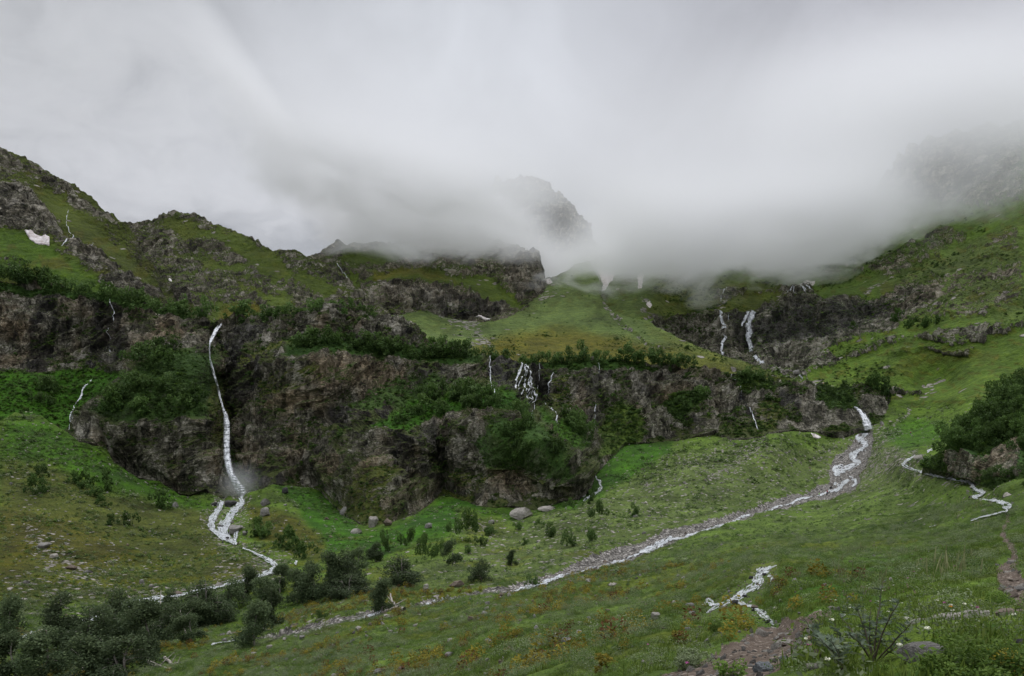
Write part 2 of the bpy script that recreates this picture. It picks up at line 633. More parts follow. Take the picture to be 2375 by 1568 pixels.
def leaf_mat(name, a, b, trans=0.25):
    m, n = new_mat(name)
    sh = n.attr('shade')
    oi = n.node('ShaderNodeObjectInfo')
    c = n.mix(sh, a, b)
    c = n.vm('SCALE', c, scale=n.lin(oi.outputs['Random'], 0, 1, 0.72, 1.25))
    finish(n, c, 0.7, trans=trans, spec=0.2)
    return m


M_birch = leaf_mat('birch_leaves', (0.048, 0.076, 0.034), (0.140, 0.185, 0.082), 0.35)
M_shrub = leaf_mat('shrub_leaves', (0.042, 0.088, 0.020), (0.135, 0.215, 0.056), 0.35)
M_dkshrub = leaf_mat('dark_shrub_leaves', (0.030, 0.066, 0.014), (0.102, 0.172, 0.038), 0.35)
M_grass = leaf_mat('grass_blades', (0.062, 0.112, 0.014), (0.185, 0.245, 0.048), 0.35)
M_herb = leaf_mat('herb_leaves', (0.050, 0.110, 0.014), (0.155, 0.240, 0.040), 0.35)
M_sage = leaf_mat('grey_green_leaves', (0.105, 0.138, 0.068), (0.245, 0.29, 0.150), 0.25)
M_dock = leaf_mat('yellowing_leaves', (0.12, 0.10, 0.010), (0.30, 0.25, 0.03), 0.3)
M_rust = leaf_mat('rusty_leaves', (0.055, 0.026, 0.010), (0.14, 0.065, 0.016), 0.2)
M_spike = leaf_mat('pale_spikes', (0.20, 0.21, 0.09), (0.38, 0.39, 0.19), 0.2)
M_thistle = leaf_mat('thistle_leaves', (0.080, 0.112, 0.068), (0.185, 0.235, 0.160), 0.25)
M_thead = leaf_mat('thistle_seed_heads', (0.16, 0.13, 0.08), (0.34, 0.29, 0.19), 0.15)
M_white = leaf_mat('white_petals', (0.62, 0.62, 0.48), (0.80, 0.80, 0.68), 0.2)
M_pink = leaf_mat('pink_petals', (0.38, 0.08, 0.26), (0.60, 0.18, 0.42), 0.2)
M_yellow = leaf_mat('orange_petals', (0.65, 0.28, 0.02), (0.80, 0.42, 0.03), 0.2)


def plain_mat(name, lo, hi, scale=6.0, rough=0.85, bdist=0.02):
    m, n = new_mat(name)
    tc = n.node('ShaderNodeTexCoord')
    a = n.noise(tc.outputs['Object'], scale, 6, 0.65)
    finish(n, n.mix(n.ss(a, 0.3, 0.7), lo, hi), rough, a, 0.6, bdist)
    return m


M_bark = plain_mat('birch_bark', (0.10, 0.085, 0.07), (0.38, 0.35, 0.31), 5)
M_dead = plain_mat('bleached_wood', (0.16, 0.135, 0.11), (0.47, 0.43, 0.38), 5)
M_stem = plain_mat('brown_stems', (0.05, 0.042, 0.028), (0.12, 0.10, 0.065), 30)
M_gstem = plain_mat('green_stems', (0.07, 0.09, 0.035), (0.14, 0.16, 0.07), 30)
M_snow = plain_mat('old_snow', (0.44, 0.37, 0.34), (0.80, 0.76, 0.74), 0.35, 0.8, 0.6)


def water_mat():
    m, n = new_mat('white_water')
    g = n.node('ShaderNodeNewGeometry')
    a = n.m('ADD', n.m('MULTIPLY', n.noise(g.outputs['Position'], 0.8, 5, 0.7, 0.6), 0.55), n.m('MULTIPLY', n.noise(g.outputs['Position'], 4.5, 4, 0.7, 0.8), 0.45))
    c = n.ramp(a, ((0.34, (0.30, 0.33, 0.35)), (0.48, (0.58, 0.61, 0.63)), (0.62, (0.80, 0.82, 0.83))))
    p = finish(n, c, 0.35, a, 0.7, 0.12, 0.4)
    out = [x for x in n.t.nodes if x.type == 'OUTPUT_MATERIAL'][0]
    tr = n.node('ShaderNodeBsdfTransparent')
    mx = n.node('ShaderNodeMixShader')
    n.put(mx.inputs[0], n.ss(a, 0.36, 0.56, 0.22, 0.94))
    n.t.links.new(tr.outputs[0], mx.inputs[1])
    n.t.links.new(p.outputs[0], mx.inputs[2])
    n.t.links.new(mx.outputs[0], out.inputs[0])
    return m


M_water = water_mat()


def fall_mat():
    m, n = new_mat('falling_water')
    g = n.node('ShaderNodeNewGeometry')
    v = n.vm('MULTIPLY', g.outputs['Position'], (1.0, 0.4, 0.10))
    a = n.m('ADD', n.m('MULTIPLY', n.noise(v, 1.1, 5, 0.65, 0.3), 0.7), n.m('MULTIPLY', n.noise(g.outputs['Position'], 2.0, 4, 0.7, 0.8), 0.3))
    c = n.ramp(a, ((0.34, (0.48, 0.51, 0.54)), (0.52, (0.74, 0.76, 0.78)), (0.66, (0.86, 0.87, 0.88))))
    p = finish(n, c, 0.6, None, 0.7, 0.12, 0.2)
    out = [x for x in n.t.nodes if x.type == 'OUTPUT_MATERIAL'][0]
    tr = n.node('ShaderNodeBsdfTransparent')
    mx = n.node('ShaderNodeMixShader')
    n.put(mx.inputs[0], n.m('MULTIPLY', n.ss(a, 0.34, 0.54, 0.40, 0.95), n.attr('veil')))
    n.t.links.new(tr.outputs[0], mx.inputs[1])
    n.t.links.new(p.outputs[0], mx.inputs[2])
    n.t.links.new(mx.outputs[0], out.inputs[0])
    return m


M_fall = fall_mat()
# ------------------------------------------------------------------ terrain
LUSH = np.array((0.042, 0.098, 0.017))
GREEN = np.array((0.084, 0.124, 0.038))
OLIVE = np.array((0.104, 0.118, 0.042))
MEADOW = np.array((0.100, 0.130, 0.054))
HEATH = np.array((0.088, 0.084, 0.027))
DARK = np.array((0.032, 0.058, 0.020))
DULL = np.array((0.086, 0.100, 0.048))


def blend(base, mask, colr):
    return base * (1 - mask[..., None]) + colr * mask[..., None]


def rocky(sh, amp, big=7.0, unit=1.0, dip=0.35, seed=0, att=None):
    """push the sheet into ribs, ledges and blocks along its normal; amp = 0..1 how rocky"""
    P, N = sh.P, sh.N
    x, y, z = P[..., 0], P[..., 1], P[..., 2]
    u = unit
    o = big * 0.8 * fbm(x / (48 * u), y / (48 * u), z / (48 * u), 3, seed)
    wob = 7 * u * fbm(x / (30 * u), y / (30 * u), z / (30 * u), 3, seed + 5)
    h = (z + dip * x + wob) / (13 * u)
    fr = h - np.floor(h)
    led = np.where(fr < 0.22, fr / 0.22, 1 - (fr - 0.22) / 0.78)
    lv = 0.5 + 0.9 * vnoise(x / (35 * u), y / (35 * u), np.floor(h) * 7.3, seed + 9)
    h2 = (z * 0.9 - dip * 0.7 * x + wob * 0.7) / (4.6 * u)
    fr2 = h2 - np.floor(h2)
    led2 = np.where(fr2 < 0.3, fr2 / 0.3, 1 - (fr2 - 0.3) / 0.7)
    rib = ridged(x / (17 * u), y / (17 * u), z / (52 * u), 4, seed + 3)
    q1, q2 = (x * 0.8 + z * 0.6), (z * 0.8 - x * 0.6)
    diag = ridged(q1 / (24 * u), y / (14 * u), q2 / (5.0 * u), 4, seed + 11)
    cr = ridged(x / (5.5 * u), y / (5.5 * u), z / (11 * u), 4, seed + 4)
    fine = fbm(x / (2.0 * u), y / (2.0 * u), z / (2.4 * u), 3, seed + 6, 0.6)
    o = o + amp * (1.3 * u * led * np.clip(lv, 0, 1.4) + 0.45 * u * led2 + 3.6 * u * rib + 2.8 * u * diag + 2.1 * u * cr + 0.8 * u * fine)
    o = o + (1 - amp) * (0.5 * u * fbm(x / (6 * u), y / (6 * u), z / (6 * u), 4, seed + 8))
    if att is not None:
        o = o * att
    sh.P = P + N * o[..., None]
    sh.normals()


def warped(sh, s=26.0, a=9.0, seed=70):
    X, Y = sh.X.astype(np.float32), sh.Y.astype(np.float32)
    return X + a * fbm(X / s, Y / s, 0.3, 4, seed), Y + a * 0.7 * fbm(X / s, Y / s, 9.3, 4, seed + 1)


# foot of the front cliff and everything the meadow reaches up to
FOOT = [(-320, 990), (0, 975), (34, 958), (96, 965), (154, 999), (184, 1023), (246, 1037), (263, 1068), (321, 1107), (369, 1116), (417, 1146), (440, 1148),
        (478, 1133), (499, 1154), (540, 1152), (562, 1148), (585, 1140), (632, 1122), (695, 1129), (743, 1134), (771, 1168), (808, 1197), (859, 1226), (907, 1218),
        (962, 1190), (1013, 1156), (1027, 1146), (1068, 1160), (1126, 1179), (1188, 1172), (1242, 1184), (1310, 1158), (1345, 1157), (1368, 1120), (1366, 1090),
        (1380, 1060), (1426, 1051), (1447, 1026), (1515, 1026), (1575, 1022), (1659, 998), (1690, 1020), (1761, 1014), (1780, 1004), (1838, 998), (1897, 1002),
        (1959, 1002), (1987, 995), (2014, 998), (2025, 985), (2056, 963), (2070, 942), (2080, 940), (2200, 934), (2374, 925), (2750, 900)]
fx = [p[0] for p in FOOT]
ok = [0] + [i for i in range(1, len(FOOT)) if FOOT[i][0] > max(fx[:i])]
FOOT = [FOOT[i] for i in ok]

G_CTRL = [(2374, 1568, 4.2), (2000, 1568, 5), (1700, 1568, 6.5), (1500, 1568, 10.5), (1200, 1568, 22), (900, 1568, 42), (600, 1568, 65), (300, 1568, 85), (0, 1568, 97),
          (2700, 1760, 2.8), (2000, 1760, 3.4), (1700, 1760, 4.2), (1400, 1760, 7.5), (1187, 1760, 12), (900, 1760, 23), (600, 1760, 37), (300, 1760, 50), (0, 1760, 60), (-300, 1760, 68),
          (2374, 1400, 9), (2150, 1450, 7.6), (1900, 1440, 10.5), (1780, 1440, 26), (1850, 1452, 12.5), (1720, 1500, 11), (1650, 1500, 14.5), (1600, 1440, 33), (1400, 1500, 26),
          (1640, 1420, 38), (1790, 1310, 53), (1700, 1365, 45), (1300, 1400, 72), (1240, 1345, 122), (1000, 1450, 82), (1540, 1240, 180), (1600, 1300, 105), (1760, 1180, 230),
          (1900, 1250, 110), (2000, 1200, 140), (2200, 1200, 96), (2250, 1300, 38), (2330, 1250, 49), (2374, 1300, 27), (2100, 1350, 29), (2000, 1400, 19), (1918, 1135, 290), (2000, 1100, 290),
          (2100, 1130, 195), (2374, 1150, 84), (2374, 1080, 112), (2600, 1150, 75), (2100, 1060, 230), (2160, 1100, 172), (2240, 1120, 128), (2330, 1170, 83),
          (2014, 998, 380), (1960, 1090, 320), (2111, 1007, 345), (2080, 940, 420), (2374, 950, 330), (2374, 880, 375), (2700, 950, 280), (2200, 960, 370), (2200, 890, 430),
          (620, 1470, 106), (990, 1395, 114), (1430, 1300, 150), (50, 1475, 118), (300, 1395, 152), (640, 1300, 198), (500, 1220, 262), (550, 1160, 312), (0, 1400, 137), (0, 1200, 228),
          (0, 975, 330), (-300, 1000, 320), (-300, 1300, 190), (100, 965, 350), (200, 1150, 272), (200, 1300, 190), (250, 1045, 330), (369, 1116, 330), (440, 1148, 325), (632, 1122, 326), (714, 1127, 340),
          (700, 1250, 240), (860, 1228, 272), (850, 1300, 190), (760, 1180, 306), (1027, 1146, 330), (962, 1190, 290), (1126, 1179, 300), (1240, 1184, 296), (1200, 1250, 222), (1350, 1155, 305),
          (1400, 1119, 322), (1434, 1056, 370), (1565, 1024, 390), (1690, 1022, 374), (1450, 1150, 288), (1600, 1100, 305), (1600, 1180, 240), (1780, 1060, 326), (1877, 995, 385),
          (1400, 1220, 212), (1000, 1300, 170), (1100, 1350, 130), (1300, 1320, 135)]

S_GRAVEL = [(2012, 1000, 10), (2000, 1020, 22), (1995, 1045, 26), (1972, 1070, 30), (1955, 1092, 34), (1962, 1112, 30), (1935, 1132, 20), (1885, 1147, 14), (1850, 1155, 14), (1780, 1172, 10),
            (1700, 1195, 9), (1620, 1222, 11), (1540, 1245, 18), (1450, 1282, 17), (1370, 1310, 18), (1290, 1330, 15), (1200, 1354, 10), (1098, 1376, 8), (1000, 1397, 7), (900, 1418, 8), (808, 1440, 11), (720, 1456, 11),
            (625, 1473, 6), (560, 1485, 4)]
S_PATH = [(2330, 1180, 3), (2338, 1205, 4), (2322, 1225, 5), (2332, 1250, 9), (2348, 1275, 8), (2352, 1295, 9), (2330, 1318, 22), (2340, 1345, 26), (2374, 1365, 30), (2420, 1380, 40)]
S_PATH2 = [(1915, 1428, 12), (1892, 1442, 20), (1870, 1458, 30), (1838, 1482, 42), (1790, 1508, 50), (1730, 1536, 52), (1672, 1566, 52), (1600, 1610, 62), (1520, 1660, 74)]

S_WET = [[(1800, 1308, 10), (1775, 1318, 18), (1758, 1332, 24), (1755, 1348, 24), (1722, 1370, 17), (1700, 1386, 18), (1664, 1402, 13), (1636, 1418, 11)], [(1705, 1388, 14), (1740, 1404, 13), (1768, 1420, 16), (1794, 1445, 14)],
         [(558, 1150, 12), (540, 1190, 22), (514, 1226, 26), (530, 1250, 18), (562, 1267, 7), (612, 1290, 11), (643, 1312, 18), (612, 1328, 12), (500, 1358, 10), (395, 1382, 10), (320, 1394, 18), (220, 1430, 15), (72, 1470, 14), (-40, 1500, 14)], [(515, 1160, 10), (488, 1214, 16), (514, 1240, 12)],
         [(2122, 1053, 5), (2098, 1068, 9), (2104, 1082, 9), (2176, 1102, 8), (2222, 1109, 8), (2256, 1120, 11), (2266, 1134, 11), (2255, 1149, 10), (2300, 1158, 9), (2345, 1168, 10), (2312, 1187, 6), (2250, 1205, 4)], [(2138, 1060, 4), (2156, 1092, 6)]]
G = Sheet(-320, 2700, 2.0, [(-320, 1760), (2700, 1760)], FOOT, 1.6, G_CTRL, nback=5, backstep=6.0)
X, Y = warped(G, 20, 5)
X2, Y2 = warped(G, 60, 22, 90)
rawX, rawY = G.X.astype(np.float32), G.Y.astype(np.float32)
D = G.D
px, py, pz = (G.P[..., i].astype(np.float32) for i in range(3))
gravel = linemask(X, Y, S_GRAVEL, 0.35)
wetline = np.maximum.reduce([linemask(rawX, rawY, l, 0.5) for l in S_WET])
path = np.maximum(linemask(X, Y, S_PATH, 0.3), linemask(rawX + (X - rawX) * 2, rawY + (Y - rawY), S_PATH2, 0.25))
# tints
t = np.broadcast_to(GREEN, G.P.shape).copy()
t = blend(t, smooth01((1080 - Y2) / 60 + 0.5) * smooth01((X2 - 2040) / 60), np.array((0.088, 0.134, 0.036)))
t = blend(t, polymask(X2, Y2, [(1000, 1300), (1200, 1220), (1450, 1130), (1560, 1050), (1700, 1030), (2010, 1020), (1930, 1120), (1760, 1170), (1540, 1235), (1240, 1340), (990, 1390), (800, 1420), (700, 1440), (850, 1340)], 30), MEADOW)
t = blend(t, polymask(X2, Y2, [(1990, 1030), (2100, 1030), (2200, 1120), (2100, 1150), (1960, 1150)], 25), MEADOW)
t = blend(t, polymask(X2, Y2, [(600, 1480), (1000, 1405), (1560, 1260), (1900, 1150), (2150, 1150), (2330, 1220), (2100, 1330), (1750, 1420), (1300, 1600), (500, 1600)], 40) * 0.75, np.array((0.100, 0.138, 0.050)))
for poly, c, s, k in (
        ([(0, 980), (250, 1045), (450, 1150), (480, 1160), (500, 1250), (560, 1280), (640, 1330), (300, 1390), (0, 1420)], OLIVE * 0.62, 20, 0.9),
        ([(0, 975), (110, 965), (260, 1060), (440, 1150), (500, 1170), (430, 1190), (300, 1150), (150, 1090), (0, 1060)], LUSH, 18, 0.8),
        ([(-50, 1180), (120, 1190), (240, 1230), (300, 1290), (200, 1330), (80, 1300), (-50, 1420)], HEATH * 0.75, 26, 0.7),
        ([(560, 1160), (700, 1210), (760, 1260), (740, 1300), (690, 1290), (600, 1250)], HEATH * 0.85, 16, 0.8),
        ([(640, 1110), (750, 1140), (860, 1240), (1010, 1150), (1060, 1150), (1200, 1190), (1060, 1220), (960, 1260), (860, 1290), (760, 1290), (730, 1230)], LUSH * 0.92, 14, 0.95),
        ([(1060, 1190), (1150, 1190), (1180, 1230), (1080, 1250)], OLIVE, 18, 0.7),
        ([(1350, 1120), (1370, 1060), (1450, 1020), (1570, 1025), (1560, 1050), (1460, 1110), (1400, 1150), (1330, 1180), (1230, 1200)], LUSH * 0.95, 10, 0.9),
        ([(1660, 1000), (1720, 1020), (1850, 1003), (1990, 1000), (1900, 1030), (1700, 1040)], GREEN, 10, 0.8),
        ([(2060, 1010), (2090, 960), (2200, 985), (2200, 1030), (2100, 1045)], LUSH * 1.1, 14, 0.7),
        ([(2140, 1110), (2374, 1190), (2374, 1260), (2200, 1210), (2080, 1160)], GREEN, 20, 0.7),
        ([(1790, 1380), (2000, 1290), (2250, 1290), (2150, 1360), (1950, 1430), (1800, 1440)], LUSH * 0.95, 30, 0.8),
        ([(2120, 1330), (2300, 1370), (2600, 1420), (2600, 1650), (2150, 1650), (1900, 1540), (1950, 1450)], np.array((0.098, 0.140, 0.036)), 30, 0.8)):
    t = blend(t, polymask(X2, Y2, poly, s) * k, c)
pat = fbm(px / 14, py / 14, 0.5, 4, 31)
t = t * (1 + 0.34 * pat + 0.30 * fbm(px / 4.5, py / 4.5, 0.9, 3, 37) * smooth01((D - 20) / 60))[..., None]
hm = smooth01((fbm(px / 9, py / 9, 3.1, 4, 44) - 0.15) * 3) * (Y2 > 1250)
t = blend(t, hm * 0.35, np.array((0.105, 0.105, 0.020)))
stone = np.full(X.shape, 0.020, np.float32)
for poly, s, k in (
        ([(90, 1230), (160, 1250), (180, 1300), (260, 1310), (280, 1350), (420, 1370), (560, 1290), (620, 1320), (600, 1370), (400, 1400), (200, 1420), (0, 1430), (0, 1340), (110, 1330)], 16, 0.30),
        ([(60, 1220), (110, 1240), (130, 1300), (190, 1320), (260, 1370), (150, 1370), (90, 1300)], 12, 0.35),
        ([(225, 1300), (270, 1290), (290, 1330), (230, 1340)], 10, 0.35),
        ([(1080, 1240), (1200, 1230), (1450, 1130), (1560, 1060), (1770, 1020), (1900, 1040), (1850, 1130), (1600, 1190), (1400, 1270), (1100, 1330), (980, 1370)], 30, 0.15),
        ([(1560, 1060), (1700, 1030), (1760, 1040), (1700, 1080), (1600, 1110)], 14, 0.35),
        ([(2000, 1030), (2080, 1035), (2120, 1060), (2060, 1100), (1990, 1120)], 14, 0.65),
        ([(2040, 980), (2100, 1000), (2060, 1040), (2010, 1020)], 10, 0.4),
        ([(2100, 1130), (2180, 1150), (2300, 1180), (2200, 1190), (2080, 1160)], 12, 0.15),
        ([(1260, 1300), (1380, 1275), (1350, 1320), (1250, 1350)], 10, 0.4),
        ([(900, 1400), (600, 1470), (560, 1430), (850, 1380)], 14, 0.12),
        ([(1040, 1200), (1200, 1200), (1180, 1220), (1040, 1240)], 10, 0.25),
        ([(500, 1270), (560, 1270), (640, 1310), (600, 1350), (480, 1380)], 10, 0.25)):
    stone = np.maximum(stone, polymask(X2, Y2, poly, s) * k)
scree_w = np.maximum(stone, linemask(X2, Y2, [(x, y, h * 2.0) for x, y, h in S_GRAVEL], 0.8) * 0.22)
scree_w = np.maximum(scree_w, linemask(X, Y, [(2150, 885, 5), (2118, 935, 6), (2105, 960, 4), (2075, 985, 4)], 0.5) * 0.7)
scree_w = np.maximum(scree_w, linemask(X, Y, [(1770, 1010, 8), (1740, 1050, 12), (1690, 1085, 10), (1640, 1110, 8)], 0.6) * 0.6)
wide = np.maximum.reduce([linemask(X, Y, [(a, b, c * 1.7) for a, b, c in l], 0.6) for l in S_WET])
scree_w = np.maximum(scree_w, wide * 0.45)
near = smooth01((150 - D) / 100)
stone_attr = scree_w * (1 - near * 0.9)
rk = np.zeros(X.shape, np.float32)
rk = np.maximum(rk, polymask(X, Y, [(2049, 912), (2080, 908), (2131, 912), (2128, 926), (2060, 924)], 3) * 0.95)
rk = np.maximum(rk, polymask(X, Y, [(2060, 940), (2075, 945), (2070, 965), (2050, 975)], 4) * 0.6)
# relief
dz = (0.9 * fbm(px / 16, py / 16, 0, 4, 3) * np.clip(D / 90, 0, 1) + 0.30 * fbm(px / 3.2, py / 3.2, 0, 4, 7) * np.clip(D / 25, 0.15, 1)
      + 0.05 * fbm(px / 0.7, py / 0.7, 0, 3, 9))
dz = dz * (1 - 0.85 * wetline) - wetline * np.clip(D / 300, 0.06, 0.7)
dz = dz - gravel * np.clip(D / 200, 0.25, 1) * 1.5 + gravel * 0.25 * fbm(px / 1.5, py / 1.5, 0, 3, 19) - path * 0.10 - rk * 1.5
G.P[..., 2] += dz
G.P = G.P + G.N * (rk * 2 * fbm(px / 6, py / 6, pz / 6, 4, 8))[..., None]
G.normals()
attrs = dict(tint=t, rock=rk, wet=rk * 0.9, warm=np.zeros_like(rk), stone=stone_attr)
is_path = (path > 0.5)
is_grav = (gravel > 0.5) & ~is_path
is_near = (D < 62) & ~is_path & ~is_grav
o = G.build('meadow', M_mead, attrs, sel=~(is_path | is_grav | is_near))
tag(o, 'wide green valley meadow strewn with stones below the cliffs', 'meadow')
o = G.build('bank', M_near, attrs, sel=is_near)
tag(o, 'steep grassy bank sloping down from the footpath in the foreground', 'bank')
o = G.build('path', M_dirt, attrs, sel=is_path)
tag(o, 'trodden brown earth footpath across the foreground slope', 'path')
o = G.build('gravel_bed', M_gravel, attrs, sel=is_grav)
tag(o, 'long grey gravel bed of the stream crossing the meadow', 'gravel bed')
G_stone, G_tint = scree_w, t
G_gravel, G_path, G_wet = gravel, path, np.maximum(wetline, linemask(rawX, rawY, [(x, y, h * 0.5) for x, y, h in S_GRAVEL], 0.5) * 0.6)

# ---- front cliff with its ledges, spur, gully and outcrop
TOP1 = [(-320, 630), (0, 653), (49, 662), (134, 665), (171, 684), (256, 697), (342, 714), (366, 722), (425, 736), (440, 748), (459, 748), (488, 758), (508, 752), (515, 748), (554, 734), (595, 748),
        (639, 735), (708, 733), (788, 713), (830, 717), (859, 733), (915, 755), (966, 772), (981, 791), (1000, 800), (1102, 831), (1193, 853), (1229, 851), (1302, 848), (1364, 839), (1449, 838),
        (1485, 841), (1565, 855), (1614, 857), (1645, 865), (1687, 882), (1745, 889), (1809, 901), (1877, 904), (1926, 908), (1980, 916), (2041, 918), (2060, 932), (2072, 948), (2090, 965), (2110, 985)]
BOT1 = [(x, y + 34) for x, y in FOOT if x < 2056] + [(2066, 1000), (2090, 985), (2110, 1000)]
C_CTRL = [(-300, 1000, 330), (0, 975, 336), (100, 965, 354), (200, 1035, 334), (263, 1068, 338), (369, 1116, 334), (440, 1148, 329), (490, 1140, 324), (632, 1122, 331), (714, 1127, 344), (771, 1168, 318),
          (860, 1228, 276), (907, 1218, 284), (962, 1190, 298), (1027, 1146, 332), (1126, 1179, 303), (1240, 1184, 300), (1345, 1157, 309), (1390, 1070, 345), (1434, 1056, 374), (1565, 1024, 395), (1690, 1022, 379),
          (1761, 1014, 376), (1877, 998, 388), (1987, 995, 386), (2030, 985, 388), (2072, 945, 425), (2110, 985, 400),
          (-300, 640, 420), (0, 653, 430), (134, 665, 430), (256, 697, 428), (425, 738, 420), (508, 757, 430), (460, 752, 424), (554, 738, 428), (639, 735, 422), (708, 735, 402), (788, 713, 405), (860, 733, 415), (966, 772, 418), (1000, 800, 425),
          (1102, 831, 424), (1193, 853, 432), (1302, 848, 432), (1449, 838, 436), (1565, 855, 432), (1645, 865, 432), (1745, 889, 436), (1877, 904, 438), (1926, 908, 446), (1980, 916, 442), (2041, 918, 434),
          (700, 828, 372), (800, 828, 380), (1000, 838, 392), (1080, 845, 400), (700, 812, 388), (800, 810, 394), (1000, 815, 408), (900, 900, 380), (950, 925, 368), (1050, 918, 366), (940, 900, 382), (1060, 895, 386),
          (880, 1015, 326), (950, 985, 334), (1050, 960, 344), (1140, 955, 342), (1190, 965, 338), (1250, 1005, 326), (1310, 1050, 318), (1345, 1100, 311), (960, 955, 350), (1050, 935, 357), (1120, 925, 358), (1180, 935, 356),
          (880, 1120, 300), (1000, 1060, 338), (1100, 1080, 324), (1200, 1080, 318), (1290, 1120, 312),
          (1110, 890, 398), (1200, 900, 408), (1200, 960, 388), (1240, 975, 380), (1290, 1000, 365), (1330, 1020, 355), (1300, 900, 412), (1400, 950, 405), (1380, 1020, 375), (1480, 930, 412), (1480, 1000, 395), (1560, 940, 415),
          (380, 850, 366), (480, 850, 372), (300, 905, 352), (400, 940, 346), (485, 950, 352), (380, 1040, 336), (470, 1060, 338), (250, 965, 350), (340, 820, 385), (430, 800, 392),
          (498, 800, 424), (505, 870, 410), (516, 945, 394), (530, 1000, 380), (533, 1060, 366), (545, 1120, 344), (540, 860, 396), (560, 930, 382), (575, 1020, 364), (600, 1080, 348), (560, 800, 408),
          (150, 890, 385), (60, 880, 376), (220, 880, 390), (170, 950, 368), (160, 860, 398), (60, 860, 394), (250, 865, 402), (100, 760, 412), (200, 780, 418), (260, 800, 414), (340, 770, 412),
          (680, 950, 364), (700, 1040, 352), (820, 1000, 352), (800, 920, 372), (620, 820, 392), (620, 900, 380),
          (1700, 940, 418), (1750, 970, 402), (1800, 940, 415), (1870, 940, 414), (1930, 960, 402), (1990, 930, 424), (2010, 965, 402), (1870, 975, 394), (1640, 960, 404), (2045, 945, 415)]
C = Sheet(-320, 2110, 2.0, BOT1, TOP1, 1.5, C_CTRL, nback=6, backstep=6.0, lam=4e-4)
X, Y = warped(C, 22, 9)
amp = np.ones(X.shape, np.float32)
veg = np.zeros(X.shape, np.float32)
t = np.broadcast_to(DULL * 0.75, C.P.shape).copy()
VEG_C = [([(-50, 868), (120, 860), (250, 865), (330, 868), (300, 890), (230, 925), (190, 960), (150, 1000), (100, 980), (-50, 1000)], LUSH, 6, 0.95),
         ([(240, 955), (300, 905), (330, 870), (380, 820), (480, 835), (505, 900), (500, 960), (400, 985), (300, 985), (200, 965)], DARK * 1.2, 9, 0.85),
         ([(480, 860), (510, 930), (522, 1020), (520, 1080), (490, 1040), (480, 960)], OLIVE * 0.7, 6, 0.7),
         ([(660, 800), (760, 795), (900, 805), (1000, 815), (1110, 830), (1110, 850), (1000, 842), (900, 836), (800, 836), (680, 842)], DARK * 1.5, 4, 0.95),
         ([(560, 845), (690, 800), (690, 815), (580, 860)], OLIVE, 5, 0.7),
         ([(620, 880), (720, 850), (760, 870), (680, 910), (620, 940)], OLIVE * 0.8, 8, 0.7),
         ([(800, 950), (920, 880), (1010, 870), (1040, 900), (960, 935), (860, 960)], DARK * 1.4, 8, 0.7),
         ([(860, 1000), (940, 930), (1080, 905), (1180, 930), (1230, 985), (1180, 975), (1090, 950), (1000, 975), (920, 1020)], LUSH * 0.9, 6, 0.97),
         ([(1100, 1030), (1160, 985), (1230, 985), (1300, 1060), (1340, 1120), (1280, 1100), (1200, 1080), (1130, 1080)], DARK * 1.6, 9, 0.85),
         ([(1000, 1180), (1050, 1060), (1100, 1100), (1160, 1110), (1120, 1150), (1060, 1170)], OLIVE * 0.7, 10, 0.65),
         ([(780, 1180), (870, 1090), (930, 1080), (880, 1160), (900, 1210), (850, 1220)], OLIVE * 0.75, 12, 0.7),
         ([(1240, 960), (1290, 990), (1340, 980), (1360, 1050), (1310, 1060), (1260, 1010)], LUSH, 8, 0.8),
         ([(1280, 880), (1320, 880), (1330, 960), (1290, 960)], OLIVE, 8, 0.6),
         ([(1380, 1000), (1430, 930), (1480, 950), (1500, 1010), (1440, 1060), (1390, 1060)], GREEN, 10, 0.8),
         ([(1170, 835), (1300, 842), (1450, 836), (1560, 852), (1480, 862), (1300, 862), (1180, 862)], DARK * 1.6, 4, 0.9),
         ([(1540, 930), (1620, 900), (1650, 930), (1580, 990), (1540, 970)], DARK * 1.5, 9, 0.8),
         ([(1680, 880), (1760, 890), (1800, 905), (1790, 930), (1720, 925)], GREEN * 0.9, 6, 0.85),
         ([(1760, 950), (1800, 930), (1830, 970), (1790, 1000), (1750, 990)], OLIVE * 0.8, 8, 0.6),
         ([(1880, 905), (1980, 920), (1990, 960), (1920, 975), (1890, 940)], DARK * 1.4, 7, 0.8),
         ([(-50, 650), (250, 690), (430, 735), (430, 748), (250, 712), (-50, 668)], DARK * 1.6, 4, 0.9),
         ([(700, 1150), (760, 1120), (800, 1160), (770, 1190)], GREEN * 0.8, 8, 0.6)]
for poly, c, s, k in VEG_C:
    mk = polymask(X, Y, poly, s) * k
    t = blend(t, mk, c)
    veg = np.maximum(veg, mk)
footd = smooth01((np.interp(C.X, *zip(*FOOT)) - C.Y) / 26)
amp = (1 - 0.6 * veg) * (0.35 + 0.65 * footd)
nzv = fbm(X / 40, Y / 25, 0.7, 4, 120)
veg = np.maximum(veg, smooth01((nzv - 0.02) * 4) * 0.70)
veg_c = veg.copy()
wet = np.full(X.shape, 0.30, np.float32)
